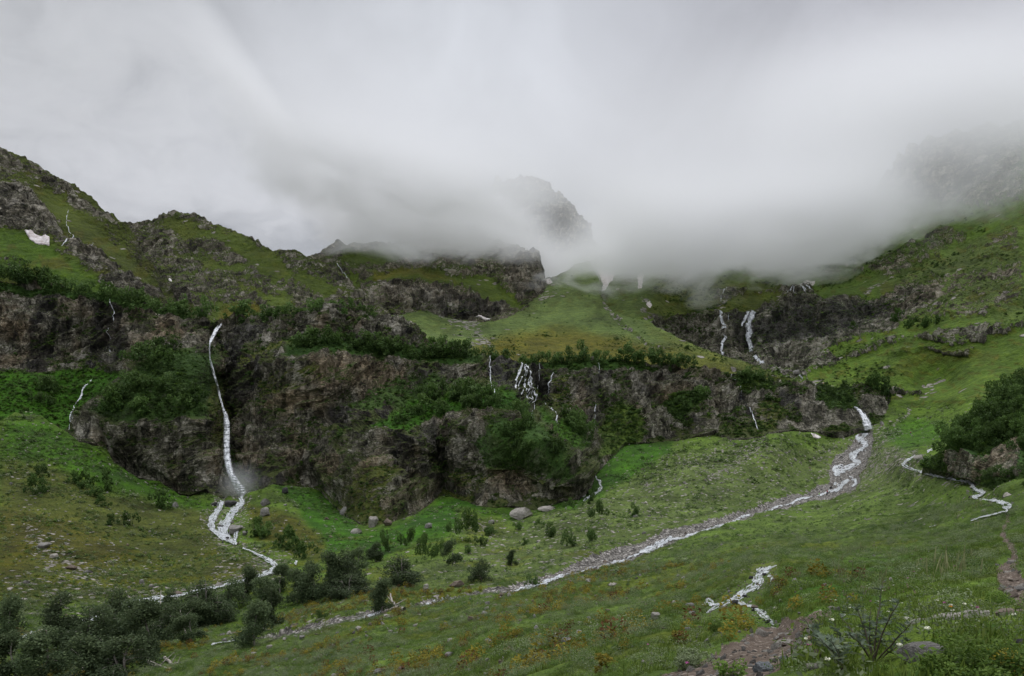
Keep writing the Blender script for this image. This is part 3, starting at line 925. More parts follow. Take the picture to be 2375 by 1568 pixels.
for poly, s, k in (([(215, 690), (265, 690), (300, 740), (310, 830), (260, 870), (205, 880), (200, 800), (220, 740)], 10, 1), ([(110, 690), (165, 690), (130, 800), (110, 860), (60, 860), (70, 770)], 8, 1), ([(150, 740), (180, 740), (110, 870), (90, 860)], 6, 1),
                   ([(500, 790), (560, 800), (640, 860), (600, 930), (570, 1000), (560, 1120), (530, 1130), (520, 960)], 12, 1), ([(560, 750), (640, 760), (600, 800), (560, 830), (510, 840)], 10, 0.9),
                   ([(760, 960), (960, 920), (920, 980), (860, 1020), (780, 1040)], 10, 1), ([(900, 1010), (1000, 985), (1080, 975), (1060, 1060), (1000, 1140), (900, 1130)], 14, 0.85), ([(970, 830), (1040, 840), (1000, 920), (900, 920)], 10, 0.8),
                   ([(1110, 850), (1280, 860), (1290, 950), (1270, 1000), (1230, 990), (1150, 930)], 8, 1.0), ([(1330, 860), (1420, 860), (1400, 1000), (1370, 1010), (1350, 940)], 10, 0.8), ([(1480, 870), (1560, 870), (1520, 940), (1460, 930)], 10, 0.8),
                   ([(1690, 900), (1710, 900), (1760, 1000), (1740, 1005)], 6, 1), ([(1800, 930), (1860, 930), (1850, 985), (1800, 980)], 8, 1), ([(1570, 960), (1640, 980), (1600, 1010)], 10, 0.9), ([(770, 800), (960, 780), (960, 800), (800, 815)], 6, 0.8), ([(540, 1110), (640, 1080), (680, 1120), (560, 1150)], 10, 0.9)):
    wet = np.maximum(wet, polymask(X, Y, poly, s) * k)
warm = smooth01((fbm(X / 45, Y / 60, 5.2, 3, 140) + 0.0) * 2.5) * 0.6
for poly, s in (([(660, 760), (760, 740), (760, 820), (680, 830)], 14), ([(700, 840), (960, 840), (940, 920), (740, 910)], 18), ([(600, 940), (700, 900), (780, 930), (700, 1060), (600, 1120)], 20), ([(360, 750), (425, 750), (420, 810), (350, 800)], 8),
                ([(760, 1080), (900, 1040), (880, 1120), (780, 1140)], 14), ([(1500, 900), (1600, 900), (1620, 1010), (1540, 960)], 16), ([(0, 700), (80, 700), (100, 840), (0, 840)], 16), ([(1140, 1080), (1260, 1090), (1240, 1150), (1140, 1150)], 12)):
    warm = np.maximum(warm, polymask(X, Y, poly, s))
warm = warm * (1 - 0.6 * smooth01((X - 1620) / 60))
rk = np.clip(0.72 - veg * 0.75, 0, 1)
pale = smooth01((X - 1640) / 80)
rk = np.clip(rk + 0.12 * pale, 0, 1)
below = np.clip(C.Y - np.interp(C.X, *zip(*FOOT)), 0, None)
C.P *= (1 + below * 0.5 / C.D)[..., None]
C.normals()
rocky(C, amp, 6.0, 1.0, 0.30, 200, 0.15 + 0.85 * smooth01((np.interp(C.X, *zip(*FOOT)) - C.Y) / 48))
C.tag = dict(tint=t, rock=rk, wet=wet, warm=warm, stone=np.zeros_like(rk))
o = C.build('cliff', M_cliff, C.tag, smooth=False)
tag(o, 'long dark rock cliff band with green ledges above the meadow', 'cliff')

# ---- plateau behind the cliff: the smooth green cone and hanging valley
P_TOP = [(640, 720), (830, 690), (856, 703), (900, 716), (986, 712), (1054, 732), (1105, 742), (1132, 740), (1204, 714), (1235, 686), (1269, 662), (1293, 648), (1330, 615), (1366, 606), (1386, 640), (1398, 690), (1425, 724), (1460, 734), (1500, 740), (1519, 758),
         (1565, 781), (1619, 806), (1680, 828), (1736, 845), (1809, 872), (1853, 884), (1920, 908), (1960, 925)]
P_BOT = [(640, 790), (860, 800), (1000, 850), (1100, 880), (1200, 900), (1600, 900), (1700, 915), (1800, 930), (1960, 950)]
P_CTRL = [(640, 790, 425), (860, 790, 425), (1000, 850, 430), (1000, 796, 440), (1100, 880, 428), (1100, 815, 460), (1300, 900, 440), (1300, 845, 455), (1565, 900, 436), (1565, 860, 440), (1700, 915, 436), (1700, 880, 444), (1960, 950, 445), (1920, 908, 452),
          (1054, 737, 620), (1105, 746, 610), (986, 715, 620), (860, 705, 600), (900, 740, 560), (1000, 770, 530), (1204, 717, 650), (1269, 665, 700), (1293, 655, 710), (1400, 640, 740), (1400, 570, 850), (1490, 738, 600), (1480, 640, 740),
          (1300, 780, 540), (1200, 790, 520), (1619, 806, 500), (1736, 845, 476), (1853, 884, 458), (1500, 800, 500), (1400, 740, 580), (1700, 860, 456), (1600, 850, 456), (750, 750, 500)]
Pl = Sheet(640, 1960, 2.0, P_BOT, P_TOP, 1.6, P_CTRL, nback=6, backstep=8)
X, Y = warped(Pl, 26, 9)
t = np.broadcast_to(np.array((0.120, 0.158, 0.068)), Pl.P.shape).copy()
hmask = polymask(X, Y, [(1100, 800), (1180, 775), (1300, 762), (1400, 775), (1520, 800), (1640, 830), (1800, 880), (1700, 900), (1100, 880)], 16)
t = blend(t, hmask * 0.9, HEATH * 1.25)
t = blend(t, polymask(X, Y, [(1500, 760), (1700, 830), (1860, 890), (1820, 905), (1600, 850)], 12) * 0.7, OLIVE)
for poly in ([(1170, 740), (1250, 690), (1330, 660), (1370, 690), (1280, 720)], [(1340, 700), (1390, 690), (1410, 740), (1370, 730)], [(1400, 670), (1460, 660), (1490, 730), (1440, 720)], [(1480, 780), (1520, 790), (1560, 830), (1500, 820)], [(960, 740), (1080, 755), (1050, 775), (980, 765)]):
    t = blend(t, polymask(X, Y, poly, 12) * 0.5 * (nzv := np.clip(0.5 + fbm(X / 14, Y / 8, 1, 3, 33), 0, 1)), np.array((0.055, 0.062, 0.020)))
t = t * (1 + 0.22 * fbm(X / 22, Y / 14, 0.2, 4, 50))[..., None]
rk = np.zeros(X.shape, np.float32)
stn = np.full(X.shape, 0.012, np.float32)
for pts in ([(1395, 680, 7), (1405, 705, 7), (1430, 735, 6), (1460, 765, 5), (1500, 790, 3), (1560, 815, 2)], [(1480, 660, 4), (1492, 690, 5), (1505, 715, 6), (1500, 740, 5)], [(1060, 740, 12), (1110, 760, 10), (1100, 790, 14), (1130, 800, 6)],
            [(1010, 725, 7), (1060, 750, 5)], [(1260, 690, 8), (1300, 680, 4)], [(860, 700, 8), (900, 720, 8), (940, 722, 6)], [(1100, 800, 9), (1150, 785, 4)], [(1700, 860, 5), (1860, 890, 3)]):
    stn = np.maximum(stn, linemask(X, Y, pts, 0.7) * 0.85)
rk = np.maximum(rk, polymask(X, Y, [(985, 808), (1010, 795), (1030, 790), (1090, 812), (1060, 825)], 5) * 0.8)
rk = np.maximum(rk, linemask(X, Y, [(1195, 812, 2.5), (1130, 800, 3)], 0.5) * 0.7)
rk = np.maximum(rk, linemask(X, Y, [(1620, 860, 5), (1650, 870, 7), (1700, 885, 5), (1750, 888, 3)], 0.5) * 0.9)
o_ = 1.3 * fbm(Pl.P[..., 0] / 30, Pl.P[..., 1] / 30, 0, 5, 60) + 0.4 * fbm(Pl.P[..., 0] / 5, Pl.P[..., 1] / 5, 0, 3, 61) - 2.5 * (stn > 0.4) * np.clip(stn, 0, 1) * (X > 1350)
Pl.P[..., 2] += o_
Pl.P += Pl.N * (rk * 2.5 * (0.4 + ridged(Pl.P[..., 0] / 8, Pl.P[..., 1] / 8, Pl.P[..., 2] / 8, 4, 62)))[..., None]
Pl.normals()
zz = np.zeros_like(rk)
o = Pl.build('hillside', M_far, dict(tint=t, rock=rk, wet=zz, warm=zz, stone=stn))
tag(o, 'smooth green cone shaped slope rising behind the cliff into the cloud', 'hillside')

# ---- upper falls terraces and the mountainside on the right
U_TOP = [(1376, 600), (1466, 575), (1700, 545), (1850, 560), (1930, 560), (1980, 500), (2030, 445), (2044, 424), (2058, 392), (2068, 400), (2084, 360), (2096, 366), (2108, 336), (2132, 348), (2150, 318), (2182, 332), (2214, 298), (2238, 314), (2290, 284), (2330, 302), (2374, 278), (2450, 296), (2700, 260)]
U_BOT = [(1376, 745), (1420, 770), (1466, 800), (1560, 840), (1700, 890), (1850, 915), (1930, 930), (1990, 950), (2060, 985), (2110, 990), (2200, 985), (2374, 975), (2700, 950)]
U_CTRL = [(1466, 800, 600), (1376, 745, 650), (1376, 700, 705), (1376, 620, 800), (1420, 770, 590), (1425, 724, 640), (1440, 660, 725), (1466, 735, 612), (1560, 830, 610), (1600, 830, 612), (1740, 830, 606), (1760, 852, 560), (1700, 890, 520), (1850, 915, 450), (1880, 890, 466), (1850, 880, 500), (1930, 905, 452), (1990, 930, 440), (1820, 865, 540),
          (1740, 722, 662), (1675, 724, 664), (1600, 735, 690), (1740, 790, 628), (1675, 790, 632), (1760, 700, 690), (1840, 692, 715), (1860, 660, 760), (1940, 692, 640), (2010, 690, 618), (2080, 680, 600), (2080, 745, 560), (2000, 770, 575), (1900, 790, 590), (1800, 800, 600), (1790, 720, 652),
          (1900, 820, 545), (2000, 800, 520), (2080, 775, 515), (2000, 830, 498), (2100, 830, 470), (2200, 770, 470), (2374, 780, 420), (2374, 740, 452), (2374, 640, 520), (2200, 700, 520), (2200, 640, 570), (2374, 560, 575), (2374, 480, 650), (2200, 600, 610), (2000, 640, 720),
          (1950, 660, 730), (2080, 620, 690), (2100, 560, 760), (2200, 520, 760), (1700, 650, 750), (1600, 690, 720), (1500, 650, 745), (1490, 738, 610), (2374, 300, 860), (2060, 400, 900), (2200, 310, 900), (1860, 560, 880), (1700, 560, 850), (1500, 580, 820), (2374, 420, 720),
          (2080, 940, 420), (2110, 985, 372), (2374, 905, 355), (2374, 880, 375), (2200, 890, 430), (2200, 940, 385), (2700, 900, 320), (2700, 700, 430), (2700, 400, 650), (2700, 270, 780)]
U = Sheet(1376, 2700, 2.0, U_BOT, U_TOP, 1.6, U_CTRL, nback=4, backstep=12)
fy = np.interp(U.X, *zip(*FOOT))
ratio = G.ev(U.X[:1], fy[:1]) / U.ev(U.X[:1], fy[:1])
fade = smooth01((U.X - 2060) / 22) * smooth01(1 - (fy - U.Y) / 150.0)
U.P *= (1 + (ratio - 1) * fade + 0.0012 * np.clip(U.Y - fy, 0, None) * smooth01((U.X - 2066) / 20))[..., None]
U.normals()
X, Y = warped(U, 24, 10, 77)
t = np.broadcast_to(np.array((0.090, 0.134, 0.040)), U.P.shape).copy()
t = blend(t, smooth01((1530 - X) / 60) * smooth01((755 - Y) / 20), np.array((0.115, 0.152, 0.062)))
t = blend(t, polymask(X, Y, [(1520, 640), (1850, 660), (1850, 710), (1700, 740), (1500, 740)], 20) * 0.7, OLIVE * 0.9)
t = blend(t, polymask(X, Y, [(2040, 640), (2374, 520), (2374, 740), (2200, 730), (2060, 760)], 25) * 0.5, DULL)
t = blend(t, linemask(X, Y, [(2080, 860, 12), (2150, 835, 14), (2300, 820, 10)], 0.8) * 0.5, OLIVE)
t = t * (1 + 0.25 * fbm(X / 24, Y / 15, 0.2, 4, 51))[..., None]
t = blend(t, smooth01((fbm(X / 18, Y / 7, 4.2, 3, 55) - 0.25) * 4) * 0.5, HEATH)
rk = np.zeros(X.shape, np.float32)
for poly, s, k in (([(1500, 735), (1560, 735), (1680, 725), (1770, 710), (1850, 690), (1960, 690), (2020, 690), (2090, 665), (2200, 660), (2180, 700), (2080, 760), (2040, 780), (1950, 800), (1900, 815), (1960, 850), (1850, 870), (1760, 860), (1700, 850), (1600, 820), (1500, 770)], 8, 0.95),
                   ([(2040, 690), (2100, 640), (2250, 620), (2374, 580), (2374, 700), (2280, 745), (2150, 740), (2060, 750)], 12, 0.62), ([(2200, 560), (2374, 520), (2374, 600), (2280, 610)], 12, 0.5), ([(1980, 630), (2090, 580), (2180, 530), (2260, 540), (2160, 600), (2050, 640)], 8, 0.75),
                   ([(2040, 630), (2110, 600), (2130, 620), (2060, 645)], 6, 0.8), ([(1800, 665), (1880, 665), (1890, 690), (1810, 700)], 5, 0.9), ([(1660, 675), (1720, 672), (1720, 690), (1660, 695)], 4, 0.8), ([(1720, 685), (1800, 670), (1800, 690)], 5, 0.6),
                   ([(1960, 830), (2060, 790), (2150, 780), (2250, 765), (2374, 750), (2374, 762), (2300, 780), (2220, 800), (2120, 790), (2030, 815), (1960, 840)], 5, 0.75), ([(2220, 765), (2300, 755), (2290, 790), (2220, 800)], 5, 0.95), ([(2040, 820), (2180, 800), (2210, 815), (2060, 830)], 5, 0.4),
                   ([(1990, 360), (2374, 260), (2374, 470), (2200, 470), (2040, 470)], 15, 0.9), ([(1880, 640), (1990, 590), (1990, 625), (1900, 660)], 8, 0.5), ([(2190, 815), (2260, 810), (2250, 825), (2190, 826)], 4, 0.6), ([(1770, 850), (1860, 840), (1900, 860), (1850, 885), (1790, 875)], 8, 0.7)):
    rk = np.maximum(rk, polymask(X, Y, poly, s) * k)
rk = np.maximum(rk, polymask(X, Y, [(2049, 912), (2080, 908), (2131, 912), (2128, 926), (2060, 924)], 3) * 0.95)
wet = 0.2 + 0.75 * polymask(X, Y, [(1680, 720), (1770, 715), (1900, 700), (2000, 700), (2080, 690), (2060, 750), (1960, 790), (1800, 810), (1700, 810)], 14)
warm = 0.35 * polymask(X, Y, [(1980, 640), (2374, 480), (2374, 720), (2080, 760)], 30)
stn = np.full(X.shape, 0.015, np.float32)
for pts in ([(1800, 868, 10), (1850, 880, 14), (1900, 893, 12), (1940, 908, 8)], [(2180, 885, 10), (2150, 900, 8), (2130, 930, 5)], [(1690, 695, 5), (1660, 720, 6), (1680, 740, 8)], [(2050, 655, 5), (2010, 680, 5)], [(1490, 700, 6), (1500, 740, 8)]):
    stn = np.maximum(stn, linemask(X, Y, pts, 0.7) * 0.8)
rocky(U, np.clip(rk, 0, 1), 3.5, 1.25, -0.30, 300)
o = U.build('mountainside', M_far, dict(tint=t, rock=rk * 0.85, wet=wet, warm=warm, stone=stn), smooth=False)
tag(o, 'green mountainside with rock bands and waterfalls climbing right into the cloud', 'mountainside')

# ---- mountain on the left
L_TOP = [(-420, 120), (-150, 270), (-50, 322), (0, 346), (45, 370), (85, 394), (147, 428), (167, 433), (191, 450), (225, 471), (239, 488), (290, 526), (314, 553), (328, 591), (355, 616), (379, 652), (396, 668), (410, 672), (445, 683), (450, 712), (470, 740)]
L_BOT = [(-420, 700), (0, 720), (250, 760), (400, 790), (470, 800)]
L_CTRL = [(-420, 700, 420), (0, 720, 436), (250, 760, 436), (400, 790, 440), (470, 800, 436), (0, 650, 455), (130, 640, 470), (60, 600, 495), (130, 590, 505), (0, 540, 525), (80, 560, 520), (160, 580, 515), (250, 690, 460), (250, 650, 490), (330, 700, 465), (400, 720, 460), (445, 690, 470),
          (379, 655, 525), (328, 595, 570), (290, 530, 610), (225, 472, 640), (147, 430, 650), (0, 348, 640), (-150, 270, 640), (-420, 120, 640), (150, 520, 570), (0, 450, 570), (240, 580, 550), (-300, 500, 520), (300, 640, 520)]
Lm = Sheet(-420, 470, 2.0, L_BOT, L_TOP, 1.6, L_CTRL, nback=6, backstep=12)
X, Y = warped(Lm, 30, 11, 79)
t = np.broadcast_to(np.array((0.068, 0.085, 0.026)), Lm.P.shape).copy()
t = blend(t, polymask(X, Y, [(-100, 540), (50, 545), (130, 580), (220, 640), (260, 690), (100, 650), (-100, 640)], 10) * 0.9, np.array((0.070, 0.115, 0.028)))
t = blend(t, polymask(X, Y, [(90, 600), (150, 595), (170, 625), (100, 625)], 8) * 0.7, HEATH)
t = blend(t, smooth01((fbm(X / 30, Y / 20, 4.2, 3, 56) - 0.1) * 3) * 0.5, HEATH * 0.9)
rk = np.full(X.shape, 0.42, np.float32)
for poly, s, k in (([(0, 430), (80, 440), (140, 540), (160, 580), (60, 545), (-50, 540), (-50, 430)], 14, 0.85), ([(200, 640), (330, 640), (390, 690), (300, 700), (230, 680)], 10, 0.85), ([(60, 395), (150, 430), (250, 500), (300, 545), (240, 520), (120, 450)], 12, 0.7), ([(140, 560), (190, 560), (280, 640), (200, 640)], 10, 0.8),
                   ([(-50, 600), (60, 610), (60, 640), (-50, 640)], 8, 0.55), ([(90, 625), (190, 625), (180, 650), (100, 650)], 8, 0.6), ([(400, 670), (450, 680), (450, 705), (410, 705)], 5, 0.9), ([(-100, 330), (0, 350), (60, 400), (0, 420), (-100, 400)], 10, 0.6)):
    rk = np.maximum(rk, polymask(X, Y, poly, s) * k)
for poly in ([(-100, 545), (50, 548), (130, 582), (220, 640), (260, 690), (100, 650), (60, 610), (-100, 590)], [(60, 430), (130, 450), (250, 560), (340, 640), (390, 680), (330, 660), (220, 580), (120, 500)], [(0, 650), (300, 700), (420, 730), (470, 800), (-400, 800)]):
    rk = rk * (1 - 0.8 * polymask(X, Y, poly, 10))
rocky(Lm, np.clip(rk * 1.1, 0, 1), 5.0, 1.3, -0.35, 400)
zz = np.zeros_like(rk)
o = Lm.build('mountain', M_far, dict(tint=t, rock=rk, wet=zz + 0.35, warm=zz + 0.1, stone=zz + 0.02), smooth=False)
tag(o, 'steep rocky mountain flank with a snow patch at the left edge', 'mountain')

# ---- domed hill behind the main falls
H_TOP = [(262, 560), (285, 523), (300, 520), (342, 512), (390, 505), (424, 500), (454, 507), (499, 527), (560, 549), (595, 563), (625, 584), (639, 590), (683, 592), (718, 608), (769, 632), (811, 652), (832, 679), (856, 700), (900, 730)]
H_BOT = [(262, 740), (430, 790), (700, 780), (900, 790)]
H_CTRL = [(262, 740, 520), (430, 790, 470), (508, 760, 470), (600, 760, 470), (700, 780, 450), (900, 790, 460), (450, 740, 500), (430, 690, 540), (540, 720, 500), (560, 690, 530), (640, 720, 480), (640, 690, 510), (424, 501, 720), (300, 522, 740), (640, 592, 640), (560, 550, 690), (720, 610, 630), (811, 653, 600),
          (856, 702, 590), (720, 700, 530), (330, 600, 660), (400, 640, 600), (500, 620, 620), (640, 650, 570), (800, 720, 530), (262, 560, 720), (900, 730, 580)]
Hs = Sheet(262, 900, 2.0, H_BOT, H_TOP, 1.6, H_CTRL, nback=6, backstep=12)
X, Y = warped(Hs, 30, 11, 81)
t = np.broadcast_to(np.array((0.072, 0.095, 0.030)), Hs.P.shape).copy()
t = blend(t, smooth01((fbm(X / 40, Y / 22, 6.2, 3, 57) - 0.05) * 3) * 0.5, OLIVE * 0.9)
t = blend(t, polymask(X, Y, [(520, 720), (560, 705), (620, 720), (600, 745), (510, 750)], 8), HEATH * 1.1)
rk = np.full(X.shape, 0.60, np.float32)
for poly in ([(560, 550), (640, 595), (680, 660), (640, 660), (560, 600), (460, 540)], [(430, 510), (520, 540), (440, 560), (360, 520)], [(470, 610), (640, 630), (560, 640), (480, 625)], [(690, 640), (800, 680), (760, 700), (680, 665)], [(500, 710), (620, 715), (640, 760), (500, 760)], [(560, 670), (640, 690), (700, 730), (640, 720)]):
    rk = rk * (1 - 0.6 * polymask(X, Y, poly, 10))
rocky(Hs, np.clip(rk * 1.2, 0, 1), 5.0, 1.3, 0.30, 500)
zz = np.zeros_like(rk)
o = Hs.build('hill', M_far, dict(tint=t, rock=rk, wet=zz + 0.3, warm=zz + 0.15, stone=zz + 0.02), smooth=False)
tag(o, 'dome shaped rocky hill standing behind the main waterfall', 'hill')

# ---- middle massif under the cloud
M_TOP = [(690, 640), (718, 606), (736, 600), (764, 573), (788, 564), (812, 572), (850, 570), (900, 565), (960, 560), (1017, 548), (1060, 545), (1110, 550), (1150, 560), (1180, 566), (1194, 569), (1222, 580), (1249, 583), (1254, 606), (1258, 630), (1259, 650), (1290, 640), (1350, 610), (1400, 600)]
M_BOT = [(690, 720), (860, 740), (1000, 750), (1054, 765), (1130, 775), (1204, 745), (1270, 700), (1400, 690)]
M_CTRL = [(690, 720, 600), (860, 740, 590), (986, 740, 612), (1054, 765, 612), (1130, 775, 600), (1204, 745, 640), (1270, 700, 690), (1400, 690, 760), (1400, 600, 850), (880, 655, 628), (960, 665, 632), (1040, 690, 628), (1100, 690, 640), (1180, 705, 650), (880, 635, 680), (960, 632, 690), (1060, 645, 690), (1130, 665, 680),
          (788, 566, 780), (736, 601, 760), (900, 590, 760), (1017, 549, 830), (1180, 568, 770), (1249, 584, 750), (1258, 648, 715), (1200, 650, 700), (1100, 600, 770), (960, 610, 740), (780, 640, 680), (850, 620, 700)]
Ms = Sheet(690, 1400, 2.0, M_BOT, M_TOP, 1.6, M_CTRL, nback=6, backstep=12)
X, Y = warped(Ms, 26, 10, 83)
t = np.broadcast_to(np.array((0.080, 0.108, 0.033)), Ms.P.shape).copy()
t = blend(t, polymask(X, Y, [(860, 640), (960, 625), (1060, 660), (960, 640), (860, 652)], 6) * 0.8, HEATH * 1.3)
rk = np.full(X.shape, 0.66, np.float32)
for poly in ([(840, 650), (880, 640), (960, 628), (1060, 655), (1060, 672), (960, 650), (870, 655)], [(1050, 650), (1130, 645), (1200, 690), (1200, 718), (1120, 690), (1060, 665)], [(800, 590), (950, 570), (960, 590), (860, 610), (800, 620)], [(740, 650), (830, 640), (840, 690), (760, 680)], [(1280, 620), (1400, 600), (1400, 700), (1270, 700)]):
    rk = rk * (1 - 0.9 * polymask(X, Y, poly, 7))
rk = np.maximum(rk, polymask(X, Y, [(1150, 570), (1250, 585), (1260, 650), (1260, 690), (1200, 700), (1170, 640)], 6) * 0.9)
rk = np.maximum(rk, polymask(X, Y, [(870, 655), (1000, 660), (1140, 700), (1200, 720), (1130, 745), (1040, 735), (900, 710)], 6) * 0.85)
wet = 0.3 + 0.6 * polymask(X, Y, [(1000, 690), (1180, 700), (1130, 750), (1040, 740)], 10)
rocky(Ms, np.clip(rk * 1.2, 0, 1), 5.0, 1.3, 0.35, 600)
zz = np.zeros_like(rk)
o = Ms.build('massif', M_far, dict(tint=t, rock=rk, wet=wet, warm=zz + 0.3, stone=zz + 0.02), smooth=False)
tag(o, 'layered rock massif under the cloud in the middle distance', 'massif')

# ---- peaks half hidden in the cloud
K_TOP = [(600, 640), (740, 620), (830, 580), (850, 545), (863, 521), (880, 499), (905, 497), (934, 512), (948, 545), (1000, 560), (1060, 540), (1110, 490), (1140, 450), (1152, 418), (1157, 411), (1163, 430), (1195, 420), (1230, 414), (1250, 418), (1270, 430), (1283, 445), (1300, 458), (1312, 468), (1330, 492), (1345, 506), (1358, 525), (1368, 541),
         (1374, 575), (1390, 600), (1440, 640), (1560, 640)]
K_BOT = [(600, 700), (900, 690), (1250, 720), (1400, 720), (1560, 720)]
K_CTRL = [(600, 700, 880), (900, 690, 880), (1250, 720, 880), (1560, 720, 880), (900, 500, 1000), (1157, 415, 1130), (1283, 450, 1040), (1368, 545, 960), (1240, 480, 1000), (1200, 600, 940), (1300, 600, 920), (1000, 560, 1000), (740, 620, 960), (1560, 640, 920), (1310, 530, 965)]
Ks = Sheet(600, 1560, 2.0, K_BOT, K_TOP, 2.0, K_CTRL, nback=5, backstep=14)
rk = np.full(Ks.X.shape, 0.9, np.float32)
zz = np.zeros_like(rk)
rocky(Ks, rk, 8.0, 1.8, 0.9, 700)
o = Ks.build('peak', M_far, dict(tint=np.broadcast_to(DULL, Ks.P.shape), rock=rk * 0.9, wet=zz + 0.6, warm=zz, stone=zz), smooth=False)
tag(o, 'dark jagged rock peak showing through the cloud', 'peak')

# ---- bushy rock outcrop close by on the right
R_TOP = [(2140, 1078), (2160, 1074), (2184, 1062), (2205, 1045), (2228, 1012), (2262, 972), (2300, 945), (2374, 915), (2480, 890), (2640, 870)]
R_BOT = [(2140, 1082), (2176, 1090), (2230, 1104), (2300, 1136), (2374, 1162), (2640, 1190)]
R_CTRL = [(2140, 1080, 178), (2160, 1078, 168), (2176, 1090, 160), (2230, 1104, 134), (2300, 1136, 108), (2374, 1165, 92), (2640, 1190, 75), (2230, 1040, 138), (2280, 1000, 136), (2300, 1080, 112), (2374, 1000, 120), (2374, 1090, 99), (2300, 945, 152), (2374, 915, 148), (2640, 870, 110), (2220, 1085, 138), (2640, 1050, 84)]
Rs = Sheet(2140, 2640, 2.0, R_BOT, R_TOP, 1.6, R_CTRL, nback=6, backstep=3)
X, Y = warped(Rs, 20, 8, 85)
rk = np.full(X.shape, 0.12, np.float32)
for poly in ([(2200, 1050), (2240, 1040), (2275, 1060), (2270, 1090), (2215, 1100)], [(2270, 1075), (2330, 1040), (2374, 1010), (2374, 1110), (2290, 1110)], [(2230, 1085), (2280, 1080), (2270, 1115), (2230, 1110)]):
    rk = np.maximum(rk, polymask(X, Y, poly, 5) * 0.85)
rk_r = rk
rocky(Rs, np.clip(rk * 1.1, 0, 1), 1.2, 0.32, 0.4, 800)
zz = np.zeros_like(rk)
o = Rs.build('outcrop', M_mead, dict(tint=np.broadcast_to(DARK * 1.8, Rs.P.shape), rock=rk, wet=zz + 0.25, warm=zz + 0.7, stone=zz), smooth=False)
tag(o, 'bush covered brown rock outcrop close by at the right edge', 'outcrop')

# ------------------------------------------------------------------ water
def toward(P, m):
    d = np.linalg.norm(P, axis=-1, keepdims=True)
    return P * (1 - m / d)


def strand(sh, pts, step=0.6, lift=1.0, hole=0.30, free=False, wob=0.35, seed=0, fs=2.6, thin=0.78):
    """a ribbon of water laid over the sheet along pts (x, y, width); returns verts, quads"""
    p = np.asarray(pts, float)
    p[:, 2] *= 1.0 if free else thin
    seg = np.hypot(np.diff(p[:, 0]), np.diff(p[:, 1]))
    s = np.r_[0, np.cumsum(seg)]
    n = max(4, int(s[-1] / step))
    q = np.linspace(0, s[-1], n)
    x, y, wd = (np.interp(q, s, p[:, i]) for i in range(3))
    k = max(1, int(3.0 / step))
    ker = np.ones(2 * k + 1) / (2 * k + 1)
    if n > 6 * k:
        x[k:-k], y[k:-k] = np.convolve(x, ker, 'valid'), np.convolve(y, ker, 'valid')
    x = x + (0.0 if free else 1.0) * fbm(q / 9.0, 0.5 + seed, 0, 3, 3 + seed) * np.minimum(wd * 0.4, 2.5)
    wd = wd * (1 + wob * fbm(q / 6.0, 3.5 + seed, 0, 3, 9 + seed))
    tx, ty = np.gradient(x), np.gradient(y)
    ln = np.hypot(tx, ty) + 1e-6
    nx, ny = -ty / ln, tx / ln
    m = max(3, int(wd.max() / step) + 2)
    a = np.linspace(-0.5, 0.5, m)
    if free:
        c = sh.at(x, y)
        kk = max(1, n // 10)
        pad = np.concatenate([np.repeat(c[:1], kk, 0), c, np.repeat(c[-1:], kk, 0)])
        c = np.stack([np.convolve(pad[:, i], np.ones(2 * kk + 1) / (2 * kk + 1), 'valid') for i in range(3)], -1)
        near = np.min([sh.at(x + ox * wd, y + oy)[:, 1] for ox in (-1.3, -0.6, 0, 0.6, 1.3) for oy in (-6, -3, 0, 3, 6)], axis=0)
        near = np.r_[np.repeat(near[:1], kk), near, np.repeat(near[-1:], kk)]
        near = np.array([near[i:i + 2 * kk + 1].min() for i in range(n)])
        Dm = np.minimum(c[:, 1], near)
        xw = (x[:, None] + nx[:, None] * a * wd[:, None] - CX) / F
        zw = (HY - (y[:, None] + ny[:, None] * a * wd[:, None])) / F
        bulge = (0.25 - a ** 2)[None] * wd[:, None] / F * Dm[:, None] * 2.2
        dep = Dm[:, None] - lift - bulge + 0.5 * fbm(x[:, None] / 2 + a * 5, y[:, None] / 5, 1, 3, seed)
        P = np.stack([xw * dep, dep, zw * dep], -1)
    else:
        P = toward(sh.at(x[:, None] + nx[:, None] * a * wd[:, None], y[:, None] + ny[:, None] * a * wd[:, None]), lift)
        if lift < 0.6:
            P[..., 2] += lift * 0.8
    f = fbm(q[:, None] / (fs * (5.0 if free else 2.4)), a[None] * wd[:, None] / (fs * 0.5) + 0 * q[:, None], 0.7, 3, 40 + seed)
    edge = np.abs(a)[None] * 2
    keep = (f + 0.55 - edge ** 3 * 0.75) > hole
    idx = np.arange(n * m).reshape(n, m)
    quad = np.stack([idx[:-1, :-1], idx[:-1, 1:], idx[1:, 1:], idx[1:, :-1]], -1)[keep[:-1, :-1]]
    veil = np.clip((1 - edge ** 2.5) * 1.15, 0, 1) * np.clip(np.minimum(np.arange(n), np.arange(n)[::-1]) / 6.0, 0.15, 1)[:, None]
    return P.reshape(-1, 3), quad.reshape(-1, 4), (veil + 0 * f).ravel()


def water(name, sh, strands, label, cat, kind=None, group=None, **kw):
    V, Q, W_, off = [], [], [], 0
    for i, s in enumerate(strands):
        k = dict(kw)
        if isinstance(s, dict):
            k.update({a: b for a, b in s.items() if a != 'pts'})
            s = s['pts']
        v, q, ve = strand(sh, s, seed=i * 5 + len(label), **k)
        W_.append(ve)
        V.append(v)
        Q.append(q + off)
        off += len(v)
    me = mesh_np(name, np.concatenate(V), quads=np.concatenate(Q), mat=M_fall if name == 'waterfall' else M_water, attrs={'veil': ('FLOAT', 'POINT', np.concatenate(W_))})
    o = obj(name, me)
    return tag(o, label, cat, group, kind)


